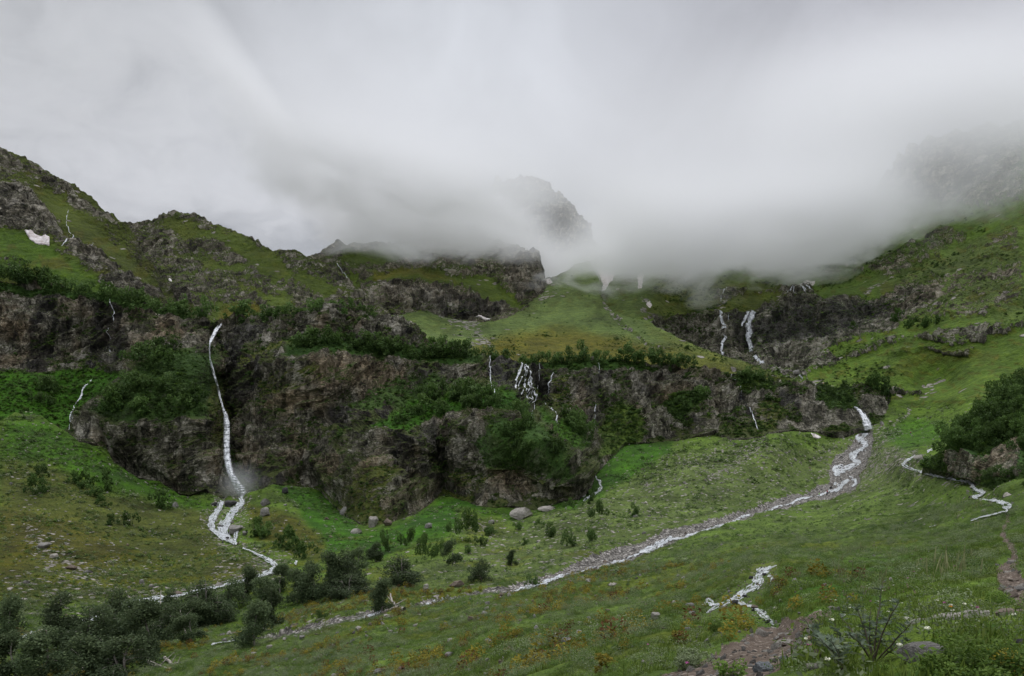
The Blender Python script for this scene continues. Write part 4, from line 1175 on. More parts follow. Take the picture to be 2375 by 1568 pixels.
# main falls
water('waterfall', C, [dict(pts=[(514, 749, 4), (512, 753, 7), (505, 760, 9), (500, 768, 11), (495, 778, 10), (489, 790, 8), (486, 800, 4), (486, 818, 3), (487, 832, 4), (490, 845, 6), (497, 871, 7), (503, 892, 7), (508, 912, 6), (513, 932, 6), (517, 946, 5), (519, 952, 7), (523, 962, 11), (526, 985, 16), (526, 1005, 17), (525, 1030, 18), (526, 1055, 18), (530, 1082, 17), (538, 1105, 18), (548, 1122, 23), (557, 1138, 27), (564, 1150, 24)], lift=4.0)],
      'tall white main waterfall plunging down the dark gully of the cliff', 'waterfall', hole=-0.05, free=True, wob=0.10)
# fall at the right end of the cliff
water('waterfall', C, [dict(pts=[(1977, 943, 3), (1984, 946, 7), (1994, 953, 11), (2003, 966, 17), (2009, 980, 21), (2013, 990, 24), (2015, 998, 25)], lift=5.0)],
      'short fan shaped waterfall at the right end of the cliff above the gravel stream', 'waterfall', hole=-0.05, free=True, wob=0.10)
# veil falls
water('waterfall', C, [[(1198, 857, 3.5), (1195, 873, 4), (1189, 892, 4.5), (1185, 919, 5), (1187, 939, 5), (1184, 960, 5)], [(1209, 856, 4), (1216, 873, 4.5), (1218, 892, 5), (1221, 917, 5), (1222, 939, 4), (1219, 955, 3)],
                       [(1206, 862, 3), (1202, 892, 3.5), (1204, 919, 4), (1204, 951, 4.5), (1212, 968, 4.5), (1217, 978, 4)], [(1200, 866, 2), (1207, 885, 2.5), (1212, 905, 2.5), (1213, 930, 2), (1211, 950, 2)],
                       [(1193, 880, 2), (1196, 905, 2.5), (1193, 930, 2.5), (1196, 955, 3)], [(1217, 975, 3), (1227, 985, 3.5), (1236, 996, 3)], [(1190, 935, 3), (1194, 948, 3), (1199, 962, 3)], [(1239, 968, 2), (1236, 977, 2.5), (1230, 986, 2)], [(1192, 875, 2), (1188, 905, 2.6), (1189, 940, 2.6)], [(1206, 870, 2), (1209, 905, 2.8), (1208, 945, 2.8)], [(1214, 880, 2), (1217, 915, 2.4), (1216, 945, 2.4)]],
      'broad veil of thin white water strands down the dark wet cliff', 'waterfall', lift=2.0, hole=0.12)
water('waterfall', C, [[(1128, 841, 2.5), (1133, 860, 3.5), (1138, 873, 4), (1138, 899, 4), (1144, 914, 4), (1149, 930, 3)], [(1137, 900, 2.5), (1141, 915, 3), (1143, 930, 2.5)]],
      'narrow waterfall just left of the broad veil of strands', 'waterfall', lift=2.0, hole=0.1)
water('waterfall', C, [[(1296, 863, 2), (1285, 880, 3), (1276, 895, 3), (1274, 915, 2)], [(1267, 943, 2), (1271, 963, 3), (1278, 980, 3), (1283, 998, 3)], [(1256, 858, 1.8), (1257, 875, 2), (1250, 892, 2), (1247, 912, 1.8), (1241, 926, 1.8)], [(1256, 950, 1.6), (1259, 968, 1.8)], [(1282, 990, 2), (1287, 998, 2)]],
      'thin broken trickles on the dark wall just right of the veil', 'waterfall', lift=2.0, hole=0.16)
water('waterfall', C, [[(1385, 843, 1.8), (1390, 855, 2), (1387, 873, 1.8)], [(1378, 950, 2), (1373, 969, 2.5), (1378, 989, 3), (1379, 1013, 3)]],
      'faint trickle down the brown streaked cliff between two grassy ribs', 'waterfall', lift=2.0, hole=0.16)
water('waterfall', C, [[(260, 704, 2), (264, 718, 3), (268, 729, 3.5), (266, 748, 3)], [(259, 804, 2), (261, 812, 2.5), (262, 820, 2.5)], [(258, 765, 1.6), (261, 790, 1.6)], dict(pts=[(232, 872, 2.5), (222, 880, 3.5), (205, 893, 4), (193, 903, 4), (182, 918, 3.5), (172, 933, 3.5), (170, 945, 4), (167, 958, 5), (164, 975, 5), (160, 1000, 5)], hole=0.33),
                       dict(pts=[(172, 950, 3), (176, 965, 3), (170, 985, 3)], hole=0.3)],
      'thin stepped waterfall down the dark wall and green bowl at the left', 'waterfall', lift=2.0, hole=0.16)
water('waterfall', C, [[(1684, 879, 2), (1689, 894, 2.5), (1704, 904, 2.5), (1706, 923, 3), (1721, 947, 3), (1741, 974, 3), (1757, 1001, 3.5)], [(1737, 975, 2), (1750, 990, 2.5), (1758, 1002, 2.5)]],
      'thin trickle running down the pale rock bluff', 'waterfall', lift=2.0, hole=0.30)
# upper right falls
water('waterfall', U, [[(1749, 721, 9), (1747, 735, 12), (1745, 746, 13), (1741, 756, 14), (1739, 763, 16), (1739, 775, 18), (1738, 785, 15), (1739, 796, 14), (1742, 807, 15), (1745, 817, 14), (1743, 828, 13)], [(1739, 728, 4), (1735, 738, 5), (1731, 747, 5), (1724, 758, 5), (1718, 768, 5)], [(1731, 725, 2), (1731, 745, 2)]],
      'wide white upper waterfall over the dark rock step on the right', 'waterfall', lift=2.5, hole=0.0, wob=0.25, thin=1.15)
water('waterfall', U, [[(1675, 725, 5), (1675, 743, 7), (1679, 757, 7), (1682, 763, 6), (1679, 773, 7), (1672, 781, 5)], [(1680, 788, 7), (1681, 800, 7), (1674, 806, 6), (1672, 820, 6), (1676, 829, 8)], [(1688, 735, 2), (1690, 748, 2)], [(1683, 765, 3), (1684, 776, 3)]],
      'slimmer stepped waterfall left of the wide upper waterfall', 'waterfall', lift=2.5, hole=0.04, thin=1.0)
water('waterfall', U, [[(1747, 834, 7), (1754, 840, 11), (1761, 846, 11), (1769, 855, 9)]], 'small white cascade just below the wide upper waterfall', 'waterfall', lift=2.5, hole=0.08)
water('waterfall', U, [[(1836, 667, 3), (1829, 682, 4), (1818, 694, 4)], [(1833, 672, 3), (1838, 685, 3.5), (1847, 694, 4)], [(1850, 668, 4), (1862, 675, 4), (1873, 682, 4)], [(1856, 674, 3), (1866, 681, 3), (1872, 690, 3)], [(1868, 671, 4), (1880, 677, 4), (1887, 684, 3)]],
      'spread of small cascades over a rock slab below the cloud', 'waterfall', lift=2.0, hole=0.14)
water('waterfall', U, [[(1684, 667, 3), (1681, 678, 3.5), (1674, 690, 3)], [(1672, 692, 3), (1671, 703, 3)], [(1696, 668, 2), (1700, 676, 2)]], 'tiny cascade on the grassy slope above the upper falls', 'waterfall', lift=2.0, hole=0.2)
water('waterfall', Lm, [[(159, 488, 2), (154, 505, 2.5), (154, 522, 2.5), (164, 546, 2.5), (171, 563, 2.5), (158, 575, 3), (144, 584, 3)], [(216, 560, 1.8), (214, 575, 2), (206, 584, 2)]], 'thin trickle down the left mountain beside the snow patch', 'waterfall', lift=2.2, hole=0.26)
water('waterfall', Ms, [[(785, 625, 1.8), (795, 637, 2.2), (806, 647, 2.5), (815, 657, 2.5), (823, 668, 2.5), (832, 677, 3), (845, 685, 3), (853, 694, 3)]], 'thin trickle in the ravine between the domed hill and the massif', 'waterfall', lift=2.2, hole=0.24)

# streams
water('stream', G, [[(558, 1150, 14), (562, 1163, 14), (548, 1177, 18), (534, 1195, 22), (522, 1212, 26), (514, 1226, 26), (520, 1240, 24), (535, 1250, 18), (548, 1260, 8)], [(515, 1160, 12), (507, 1176, 15), (497, 1195, 18), (488, 1214, 16), (492, 1226, 14), (505, 1236, 18), (525, 1248, 14)],
                    [(540, 1225, 12), (548, 1236, 12), (545, 1250, 10)], [(562, 1267, 4), (575, 1272, 4), (592, 1280, 6), (612, 1290, 9), (630, 1300, 14), (643, 1312, 20), (630, 1322, 20), (612, 1330, 14)], [(688, 1308, 9), (684, 1316, 9)]],
      'foaming white stream tumbling from the foot of the main waterfall', 'stream', 'structure', thin=0.9, lift=0.5, hole=0.12)
water('stream', G, [[(612, 1328, 12), (560, 1345, 10), (500, 1358, 12), (425, 1376, 8), (395, 1382, 9), (368, 1384, 10), (345, 1390, 18), (320, 1394, 20), (290, 1402, 22), (255, 1412, 16), (220, 1430, 18), (190, 1440, 14), (110, 1460, 14), (72, 1470, 17), (40, 1483, 13), (-40, 1500, 16)], [(345, 1388, 5), (300, 1392, 5)],
                    [(400, 1388, 5), (370, 1393, 6), (335, 1402, 5)]],
      'white stream showing between the birches at lower left', 'stream', 'structure', lift=0.35, hole=0.14)
water('stream', G, [[(2012, 1000, 16), (2000, 1004, 14), (1988, 1010, 12), (1996, 1016, 16), (2004, 1022, 14), (2009, 1029, 12), (1998, 1036, 12), (1988, 1043, 11), (1972, 1052, 13), (1982, 1059, 13), (1994, 1065, 12), (1984, 1071, 8), (1973, 1075, 12), (1960, 1082, 14), (1948, 1089, 15), (1934, 1086, 12), (1938, 1094, 12), (1946, 1097, 7)],
                    [(1955, 1073, 4), (1938, 1078, 8), (1932, 1086, 8)], [(1968, 1098, 4), (1978, 1099, 3)], [(1974, 1102, 7), (1982, 1107, 7), (1985, 1114, 7), (1976, 1118, 5)], [(1970, 1104, 7), (1958, 1110, 10), (1948, 1118, 14), (1950, 1126, 12), (1938, 1130, 6), (1925, 1134, 5)], [(1935, 1112, 8), (1945, 1119, 8)],
                    [(1872, 1146, 5), (1856, 1150, 5), (1846, 1152, 4)], [(1778, 1175, 4), (1755, 1180, 6), (1722, 1189, 5), (1690, 1202, 5), (1672, 1208, 7), (1645, 1216, 5), (1612, 1228, 7), (1592, 1234, 9), (1575, 1240, 4)], [(1555, 1232, 5), (1550, 1240, 10), (1535, 1250, 14), (1515, 1260, 15), (1495, 1268, 13), (1485, 1272, 7)],
                    [(1450, 1290, 8), (1430, 1296, 7), (1408, 1301, 6), (1385, 1306, 4), (1360, 1314, 4), (1342, 1322, 6), (1322, 1326, 4)], [(1300, 1332, 4), (1285, 1337, 7), (1262, 1343, 7), (1240, 1348, 5)], [(1150, 1365, 3), (1125, 1370, 5), (1098, 1376, 7), (1065, 1382, 6), (1040, 1386, 5), (1000, 1394, 8), (975, 1402, 8), (955, 1407, 4)],
                    [(925, 1411, 6), (905, 1416, 8), (880, 1421, 9), (858, 1428, 8), (830, 1436, 9), (806, 1445, 8)], [(490, 1505, 4), (515, 1496, 6), (545, 1490, 5)], [(1925, 1134, 4), (1890, 1144, 4), (1846, 1153, 4), (1776, 1176, 4)], [(1580, 1239, 4), (1545, 1244, 5)], [(1487, 1272, 4), (1450, 1290, 5)], [(1360, 1314, 4), (1300, 1332, 5), (1240, 1348, 4), (1150, 1366, 4)], [(958, 1407, 5), (920, 1413, 5)], [(806, 1445, 5), (740, 1457, 3)]],
      'long narrow white stream winding down the grey gravel bed', 'stream', 'structure', thin=1.0, lift=0.3, hole=0.12)
water('stream', G, [[(2122, 1053, 4), (2110, 1060, 7), (2098, 1066, 10), (2096, 1073, 12), (2104, 1081, 10), (2122, 1087, 9), (2145, 1092, 8), (2160, 1097, 10), (2176, 1102, 8), (2196, 1106, 6), (2224, 1110, 6)], [(2138, 1060, 4), (2144, 1068, 6), (2148, 1080, 6), (2156, 1092, 8)], [(2150, 1050, 3), (2160, 1046, 4)], [(2198, 1104, 4), (2208, 1107, 5)],
                    [(2222, 1109, 6), (2245, 1113, 12), (2256, 1120, 12), (2254, 1126, 10), (2266, 1134, 12), (2283, 1140, 10), (2272, 1146, 9), (2255, 1149, 11), (2264, 1154, 6), (2285, 1158, 5), (2305, 1160, 6)], [(2268, 1115, 5), (2256, 1117, 8)], [(2300, 1158, 8), (2325, 1164, 12), (2345, 1166, 10), (2340, 1173, 8), (2325, 1172, 9), (2336, 1180, 6), (2312, 1187, 6), (2280, 1195, 5), (2250, 1205, 4)], [(2155, 1222, 4), (2170, 1219, 4)]],
      'braided white brook below the bushy outcrop on the right', 'stream', 'structure', lift=0.25, hole=0.16)
water('stream', G, [[(1800, 1308, 5), (1790, 1312, 12), (1775, 1318, 20), (1762, 1324, 26), (1756, 1332, 30), (1760, 1342, 34), (1750, 1352, 26), (1738, 1360, 22), (1722, 1370, 20), (1708, 1380, 22), (1695, 1388, 18), (1680, 1395, 14), (1664, 1401, 12), (1650, 1408, 12), (1638, 1417, 8)], [(1780, 1328, 12), (1790, 1340, 12), (1786, 1352, 7)],
                    [(1705, 1388, 12), (1722, 1395, 13), (1740, 1402, 11), (1756, 1410, 13), (1768, 1418, 18), (1778, 1427, 17), (1788, 1436, 13), (1794, 1443, 6)], [(1676, 1394, 10), (1640, 1400, 6), (1622, 1410, 5)]],
      'short white cascade of a brook in the near meadow', 'stream', 'structure', lift=0.03, hole=0.22, fs=3.2)
water('stream', U, [[(1868, 883, 4), (1885, 890, 6), (1905, 897, 7), (1920, 902, 8), (1934, 908, 8)], [(1855, 876, 3), (1862, 880, 4)]], 'short white stream crossing the saddle above the right bluff', 'stream', 'structure', lift=1.2, hole=0.06)
water('stream', G, [[(1371, 1098, 4), (1381, 1106, 7), (1390, 1114, 8), (1395, 1124, 9), (1390, 1133, 9), (1380, 1141, 8), (1366, 1149, 6), (1352, 1157, 4)], dict(pts=[(1343, 1112, 4), (1348, 1122, 5), (1354, 1135, 7), (1356, 1144, 7), (1352, 1152, 5)]), dict(pts=[(1359, 1108, 4), (1368, 1116, 5), (1370, 1126, 5), (1363, 1137, 5)])],
      'forked white rill running down the grass beside the outcrop foot', 'stream', 'structure', lift=1.0, hole=0.16)


# mist at the foot of the main falls
def mist():
    c = C.at(np.array(572.0), np.array(1128.0))
    c = c + np.array((3.0, -10.0, 0.0))
    bpy_ico = ico(3)
    v, f = bpy_ico
    v = v * np.array((14.0, 10.0, 13.0))
    m, n = new_mat('spray')
    tc = n.node('ShaderNodeTexCoord')
    g = n.node('ShaderNodeNewGeometry')
    r = n.vm('LENGTH', n.vm('MULTIPLY', tc.outputs['Object'], (1 / 14.0, 1 / 10.0, 1 / 13.0)))
    nn = n.noise(g.outputs['Position'], 0.22, 3, 0.6)
    sp = n.node('ShaderNodeSeparateXYZ')
    n.put(sp.inputs[0], tc.outputs['Object'])
    fall = n.m('MULTIPLY', n.ss(n.m('ADD', r, n.m('MULTIPLY', nn, 0.6)), 1.25, 0.35), n.ss(sp.outputs[0], 10.0, -8.0, 0.15, 1.0))
    vs = n.node('ShaderNodeVolumeScatter')
    vs.inputs['Color'].default_value = (0.96, 0.97, 1.0, 1)
    n.put(vs.inputs['Density'], n.m('MULTIPLY', fall, 0.075))
    out = n.node('ShaderNodeOutputMaterial')
    n.t.links.new(vs.outputs[0], out.inputs['Volume'])
    o = obj('mist', mesh_np('mist', v, tris=f, mat=m), loc=tuple(c))
    tag(o, 'soft white spray drifting at the foot of the main waterfall', 'mist', None, 'stuff')


def ico(sub):
    import bmesh
    bm = bmesh.new()
    bmesh.ops.create_icosphere(bm, subdivisions=sub, radius=1.0)
    v = np.array([p.co[:] for p in bm.verts])
    bm.verts.index_update()
    f = np.array([[q.index for q in p.verts] for p in bm.faces])
    bm.free()
    return v, f


mist()


# ------------------------------------------------------------------ snow
def snow(sh, poly, label, thick=1.6):
    p = np.asarray(poly, float)
    x0, y0 = p.min(0) - 2
    x1, y1 = p.max(0) + 2
    xs, ys = np.arange(x0, x1, 0.9), np.arange(y0, y1, 0.9)
    Xg, Yg = np.meshgrid(xs.astype(np.float32), ys.astype(np.float32))
    wx = Xg + 1.5 * fbm(Xg / 8, Yg / 6, 0.4, 3, 5)
    wy = Yg + 1.0 * fbm(Xg / 8, Yg / 6, 7.4, 3, 6)
    mk = polymask(wx, wy, p, 2.0)
    P = sh.at(Xg, Yg)
    k = np.ones(5) / 5
    for ax in (0, 1):
        for i in range(3):
            P[..., i] = np.apply_along_axis(lambda a: np.convolve(np.pad(a, 2, 'edge'), k, 'valid'), ax, P[..., i])
    P = toward(P, (0.3 + thick * smooth01(mk * 1.4 - 0.3))[..., None])
    idx = np.arange(Xg.size).reshape(Xg.shape)
    q = np.stack([idx[:-1, :-1], idx[1:, :-1], idx[1:, 1:], idx[:-1, 1:]], -1)[(mk > 0.32)[:-1, :-1]]
    lab = np.arange(Xg.size)
    for _ in range(60):
        a = np.minimum.reduce(lab[q], axis=1) if len(q) else []
        np.minimum.at(lab, q.ravel(), np.repeat(a, 4))
    r_, cnt = np.unique(lab[q[:, 0]], return_counts=True)
    q = q[lab[q[:, 0]] == r_[cnt.argmax()]]
    o = obj('snow_patch', mesh_np('snow_patch', P.reshape(-1, 3)[np.unique(q)], quads=np.searchsorted(np.unique(q), q), mat=M_snow))
    return tag(o, label, 'snow patch')


snow(Lm, [(61, 551), (73, 549), (88, 556), (104, 560), (118, 565), (131, 579), (118, 578), (102, 573), (84, 571), (72, 562)], 'pinkish snow patch under the rocks of the left mountain')
snow(U, [(1384, 622), (1404, 626), (1428, 629), (1421, 646), (1413, 658), (1405, 672), (1396, 677), (1398, 662), (1392, 642)], 'large wedge shaped snow patch at the top of the rocky gully')
snow(U, [(1478, 642), (1486, 633), (1492, 637), (1489, 652), (1486, 668), (1479, 668)], 'narrow snow strip just right of the wedge shaped snow patch')
snow(Ms, [(1259, 649), (1273, 648), (1284, 656), (1270, 660)], 'small snow patch at the foot of the dark crag')
snow(Ms, [(1104, 743), (1120, 744), (1134, 747), (1119, 751)], 'thin snow sliver below the middle rock band')
snow(U, [(1848, 664), (1862, 657), (1872, 651), (1889, 654), (1882, 668), (1862, 666)], 'greyish snow patch above the spread of small cascades')
snow(G, [(1880, 1003), (1890, 1005), (1903, 1012), (1896, 1016), (1885, 1011)], 'small dirty snow patch on the grass below the bluff', 0.8)
snow(Hs, [(394, 656), (401, 660), (406, 667), (399, 665)], 'tiny snow streak in the notch beside the domed hill', 0.8)
snow(U, [(1498, 702), (1506, 698), (1512, 706), (1507, 712)], 'little snow remnant in the stony gully on the green slope', 0.6)


# ------------------------------------------------------------------ stones
def rock_mesh(name, seed, sub=3, flat=0.75, mat=None):
    r = np.random.default_rng(seed)
    v, f = ico(sub)
    for _ in range(14):
        nrm = r.normal(size=3)
        nrm /= np.linalg.norm(nrm)
        dd = r.uniform(0.36, 0.74)
        k = np.maximum(v @ nrm - dd, 0)
        v = v - k[:, None] * nrm * 0.92
    rr = np.linalg.norm(v, axis=1, keepdims=True)
    v = v * (1 + 0.10 * fbm(v[:, 0] * 1.7, v[:, 1] * 1.7, v[:, 2] * 1.7, 3, seed)[:, None] + 0.04 * ridged(v[:, 0] * 5, v[:, 1] * 5, v[:, 2] * 5, 3, seed)[:, None])
    v[:, 2] *= flat
    v /= np.abs(v).max(0)
    return mesh_np(name, v, tris=f, mat=mat, smooth=False)


ROCKS = {}
for key, mt in (('grey', M_stone), ('pale', M_pale), ('brown', M_brown), ('blue', M_blue), ('dark', M_dark)):
    ROCKS[key] = [rock_mesh('boulder', 100 + i * 7 + len(key), 4, 0.8, mt) for i in range(3)]


def boulder(x, y, wpx, hpx, kind, label, sh=None, name='boulder', rz=None, group=None, tilt=0.0, D0=None):
    sh = sh or G
    p = sh.at(np.array(float(x)), np.array(float(y + hpx * 0.42)))
    Dm = p[1]
    o = obj(name, random.choice(ROCKS[kind]), loc=(p[0], p[1], p[2] + hpx * Dm / F * (0.50 if Dm < 130 else 0.30)))
    o.rotation_euler = (random.uniform(-.1, .1), tilt, 0)
    if Dm < 130:
        wpx, hpx = wpx * 1.12, hpx * 1.12
    o.scale = (wpx * Dm / F * 0.53, wpx * Dm / F * 0.45, hpx * Dm / F * 0.60)
    return tag(o, label, 'boulder' if name == 'boulder' else 'rock', group)


for b in ((660, 1138, 18, 15, 'dark', 'dark block on the green mound right of the main falls'), (615, 1167, 20, 18, 'grey', 'upper of two pale boulders on the mound beside the falls'), (613, 1187, 27, 22, 'grey', 'lower and larger of two pale boulders on the mound beside the falls'),
          (833, 1170, 17, 17, 'grey', 'squarish grey boulder at the cliff foot left of centre'), (804, 1173, 30, 24, 'grey', 'broad grey boulder leaning on the cliff foot'), (804, 1191, 20, 13, 'brown', 'brownish boulder below the broad grey one at the cliff foot'),
          (867, 1212, 27, 33, 'pale', 'tall pale boulder at the lowest point of the outcrop'), (898, 1217, 20, 18, 'brown', 'rusty brown boulder beside the tall pale one'), (826, 1235, 25, 15, 'pale', 'lone angular boulder in the lush green below the outcrop'),
          (992, 1221, 20, 13, 'grey', 'flat grey boulder in the grass under the middle outcrop'), (1138, 1209, 17, 10, 'grey', 'small angular block left of the big boulder'), (1208, 1192, 54, 28, 'pale', 'biggest rounded boulder in the meadow below the outcrop'),
          (1268, 1178, 44, 13, 'pale', 'low rock slab right of the biggest rounded boulder'), (1060, 1353, 36, 14, 'brown', 'flat brown slab beside the gravel stream'), (987, 1365, 13, 8, 'pale', 'upper small stone of a pair near the stream'), (988, 1377, 13, 13, 'grey', 'lower upright grey stone of a pair near the stream'),
          (536, 1161, 32, 19, 'dark', 'big dark wet boulder in the stream below the falls'), (548, 1226, 38, 20, 'grey', 'grey boulder at the right bank of the foaming stream'), (569, 1235, 15, 13, 'grey', 'smaller boulder beside the grey one on the stream bank'), (498, 1166, 14, 9, 'dark', 'small dark rock at the head of the foaming stream'),
          (513, 1216, 16, 8, 'dark', 'dark rock island in the middle of the foaming stream'), (527, 1243, 12, 8, 'dark', 'lowest dark rock in the foaming stream'), (105, 1266, 32, 16, 'grey', 'large flat boulder in the left talus'), (126, 1286, 26, 12, 'pale', 'pale rock in the talus below the large flat boulder'), (165, 1314, 22, 12, 'brown', 'dark sided boulder at the right of the left talus'),
          (408, 1370, 26, 13, 'brown', 'brown boulder on the far bank of the stream at lower left'), (305, 1392, 15, 10, 'dark', 'dark boulder in the white stream at lower left'), (508, 1350, 17, 13, 'pale', 'light boulder behind the birches'), (328, 1346, 14, 11, 'grey', 'pointed grey boulder above the stream at left'), (351, 1364, 16, 8, 'pale', 'oblong pale boulder above the stream at left'), (406, 1167, 13, 16, 'grey', 'upright grey stone on the slope left of the falls'),
          (60, 1352, 14, 9, 'grey', 'roundish stone low on the left talus slope'), (204, 1324, 18, 8, 'grey', 'flat stone at the edge of the left scree'),
          (1315, 1494, 24, 18, 'grey', 'lone rounded grey boulder in the near meadow'), (1290, 1481, 18, 10, 'pale', 'low pale stone left of the rounded grey boulder'), (1342, 1482, 11, 8, 'grey', 'small grey stone right of the rounded grey boulder'), (1218, 1532, 22, 15, 'brown', 'brown boulder in the cluster at the bottom of the meadow'),
          (1235, 1526, 18, 11, 'grey', 'middle boulder of the cluster at the bottom of the meadow'), (1246, 1533, 16, 12, 'blue', 'bluish right boulder of the cluster at the bottom of the meadow'), (1042, 1511, 19, 10, 'grey', 'squat stone in the meadow left of the cluster'), (1044, 1482, 17, 8, 'pale', 'flat pale stone in the meadow above the squat one'), (1132, 1488, 14, 9, 'grey', 'grey stone among the dock plants'),
          (1274, 1540, 22, 9, 'grey', 'flat stone right of the boulder cluster'), (1318, 1546, 17, 9, 'blue', 'bluish wedge stone near the bottom of the meadow'), (1403, 1503, 18, 9, 'pale', 'pale flat stone in the near meadow'), (1252, 1507, 26, 10, 'grey', 'long low stone above the boulder cluster'), (1093, 1563, 26, 9, 'pale', 'white flat stone cut by the bottom of the picture'),
          (882, 1554, 27, 15, 'grey', 'large whitish boulder at the bottom left of the meadow'), (930, 1551, 22, 14, 'brown', 'brownish boulder right of the large whitish one'), (782, 1554, 26, 9, 'grey', 'flat grey boulder at the bottom of the meadow'), (589, 1523, 13, 8, 'grey', 'small stone under the front birch'), (701, 1489, 14, 9, 'grey', 'grey stone below the end of the gravel bed'), (520, 1487, 13, 10, 'grey', 'rounded stone beside the rill left of the front birch'),
          (1522, 1433, 22, 15, 'pale', 'pinkish white round stone left of the near cascade'), (1597, 1412, 21, 10, 'grey', 'grey stone at the left tip of the near cascade'), (1704, 1394, 17, 10, 'dark', 'dark boulder where the near cascade forks'), (1748, 1402, 19, 8, 'brown', 'brown boulder on the right fork of the near cascade'), (1794, 1341, 15, 12, 'brown', 'boulder on the right bank of the near cascade'), (1740, 1335, 10, 6, 'dark', 'wet stone in the upper part of the near cascade'),
          (1772, 1327, 11, 6, 'dark', 'wet stone near the top of the near cascade'), (1728, 1375, 12, 6, 'dark', 'wet stone in the middle of the near cascade'), (1780, 1434, 12, 8, 'dark', 'wet stone at the foot of the near cascade'), (1605, 1425, 16, 9, 'grey', 'low grey stone under the left fork of the near cascade'), (1678, 1418, 14, 8, 'pale', 'light stone below the near cascade'),
          (2129, 1068, 28, 14, 'pale', 'smooth boulder inside the loop of the right brook'), (2157, 1073, 18, 12, 'dark', 'dark mossy rock beside the right brook'), (1472, 1198, 12, 7, 'grey', 'small boulder on the stony meadow under the cliff'), (1850, 868, 22, 11, 'grey', 'grey boulder on the green slope above the hikers'), (1830, 872, 10, 6, 'pale', 'white block beside the upper stream')):
    boulder(*b, sh=(U if b[1] < 880 else G))
for b in ((1815, 1482, 58, 24, 'pale', 'large cream rock lying on the footpath'), (1777, 1499, 19, 9, 'pale', 'small cream stone left of the large rock on the footpath'), (1817, 1497, 15, 9, 'brown', 'small brown stone under the large cream rock'), (1820, 1461, 34, 10, 'pale', 'flat tan rock behind the large cream rock'), (1774, 1536, 44, 30, 'blue', 'blue grey rock at the near edge of the footpath'),
          (1817, 1524, 24, 15, 'blue', 'dark blue grey rock right of the larger blue grey one'), (1704, 1545, 17, 9, 'pale', 'small tan stone on the lower footpath'), (1727, 1564, 30, 12, 'pale', 'light stone cut by the bottom edge on the footpath'), (1895, 1539, 24, 18, 'brown', 'brown stone in the grass under the thistles'), (1877, 1433, 40, 18, 'brown', 'layered brown rock at the top of the footpath'),
          (1853, 1456, 20, 14, 'brown', 'brown stone below the layered rock on the footpath'), (1893, 1446, 20, 8, 'pale', 'tan stone right of the footpath'), (1925, 1413, 18, 9, 'pale', 'rounded tan stone above the layered brown rock'), (2126, 1515, 92, 34, 'grey', 'big smooth grey boulder in the foreground grass'), (2292, 1459, 38, 14, 'pale', 'small tan slab right of the long slab'),
          (2246, 1493, 38, 12, 'brown', 'low brownish rock in the foreground grass'), (2355, 1500, 46, 20, 'dark', 'dark mossy boulder at the right edge'), (2215, 1528, 28, 12, 'grey', 'small grey rock half hidden in the foreground leaves'), (1885, 1558, 34, 12, 'pale', 'pale stone at the bottom edge under the thistles'), (1967, 1503, 22, 11, 'grey', 'grey stone behind the dark stemmed thistle'),
          (2366, 1394, 26, 12, 'brown', 'dark red brown rock at the right edge above the slab'), (2215, 1424, 20, 8, 'pale', 'pale stone in the grass above the long slab'), (2320, 1345, 40, 9, 'brown', 'brown rock step in the bare earth of the trail'), (2350, 1330, 30, 8, 'brown', 'upper rock step in the bare earth of the trail'), (2365, 1352, 30, 8, 'grey', 'grey rock step at the right edge of the trail'), (2345, 1292, 22, 7, 'pale', 'pale stones on the narrow part of the trail')):
    boulder(*b, name='rock')


def slab(pts, thick, mat, label, seed):
    """a flat rock slab between two points of the view, built as a broken plank of stone"""
    (xa, ya, wa), (xb, yb, wb) = pts
    pa, pb = G.at(np.array(float(xa)), np.array(float(ya))), G.at(np.array(float(xb)), np.array(float(yb)))
    ax = pb - pa
    L = np.linalg.norm(ax)
    ax /= L
    side = np.cross(ax, (0, 0.35, 0.94))
    side /= np.linalg.norm(side)
    up = np.cross(side, ax)
    n, m = 60, 16
    s = np.linspace(0, 1, n)
    Dm = (pa[1] + pb[1]) / 2
    wd = (wa + (wb - wa) * s) * Dm / F * (0.75 + 0.5 * np.clip(np.sin(math.pi * s), 0, 1) + 0.25 * fbm(s * 5, seed, 0, 3, seed)) * np.clip(np.minimum(s, 1 - s) * 14, 0.12, 1)
    ang = np.linspace(0, 2 * math.pi, m, endpoint=False)
    cx = np.sign(np.cos(ang)) * np.abs(np.cos(ang)) ** 0.45
    cz = np.sign(np.sin(ang)) * np.abs(np.sin(ang)) ** 0.35
    P = (pa + ax * (s * L)[:, None])[:, None] + side * (cx[None] * wd[:, None] * 0.9)[..., None] + up * (cz[None] * thick * (0.7 + 0.5 * np.sin(math.pi * s))[:, None])[..., None]
    P = P + (0.035 * fbm(P[..., 0] * 6, P[..., 1] * 6, P[..., 2] * 14, 4, seed) + 0.03 * np.floor(3 * fbm(P[..., 0] * 2, P[..., 1] * 2, P[..., 2] * 5, 2, seed + 1)) / 3)[..., None] * np.array((0.5, 0.5, 1))
    P[..., 2] += thick * 0.7
    idx = np.arange(n * m).reshape(n, m)
    q = np.stack([idx[:-1], np.roll(idx, -1, 1)[:-1], np.roll(idx, -1, 1)[1:], idx[1:]], -1).reshape(-1, 4)
    org = (pa + pb) / 2
    o = obj('rock_slab', mesh_np('rock_slab', P.reshape(-1, 3) - org, quads=q, mat=mat, smooth=False), loc=tuple(org))
    tag(o, label, 'rock')


slab(((2098, 1466, 16), (2305, 1424, 26)), 0.055, M_pale, 'long tilted flat rock slab in the foreground grass', 4)
slab(((2318, 1424, 20), (2420, 1400, 26)), 0.06, M_brown, 'second flat rock slab running out at the right edge', 9)

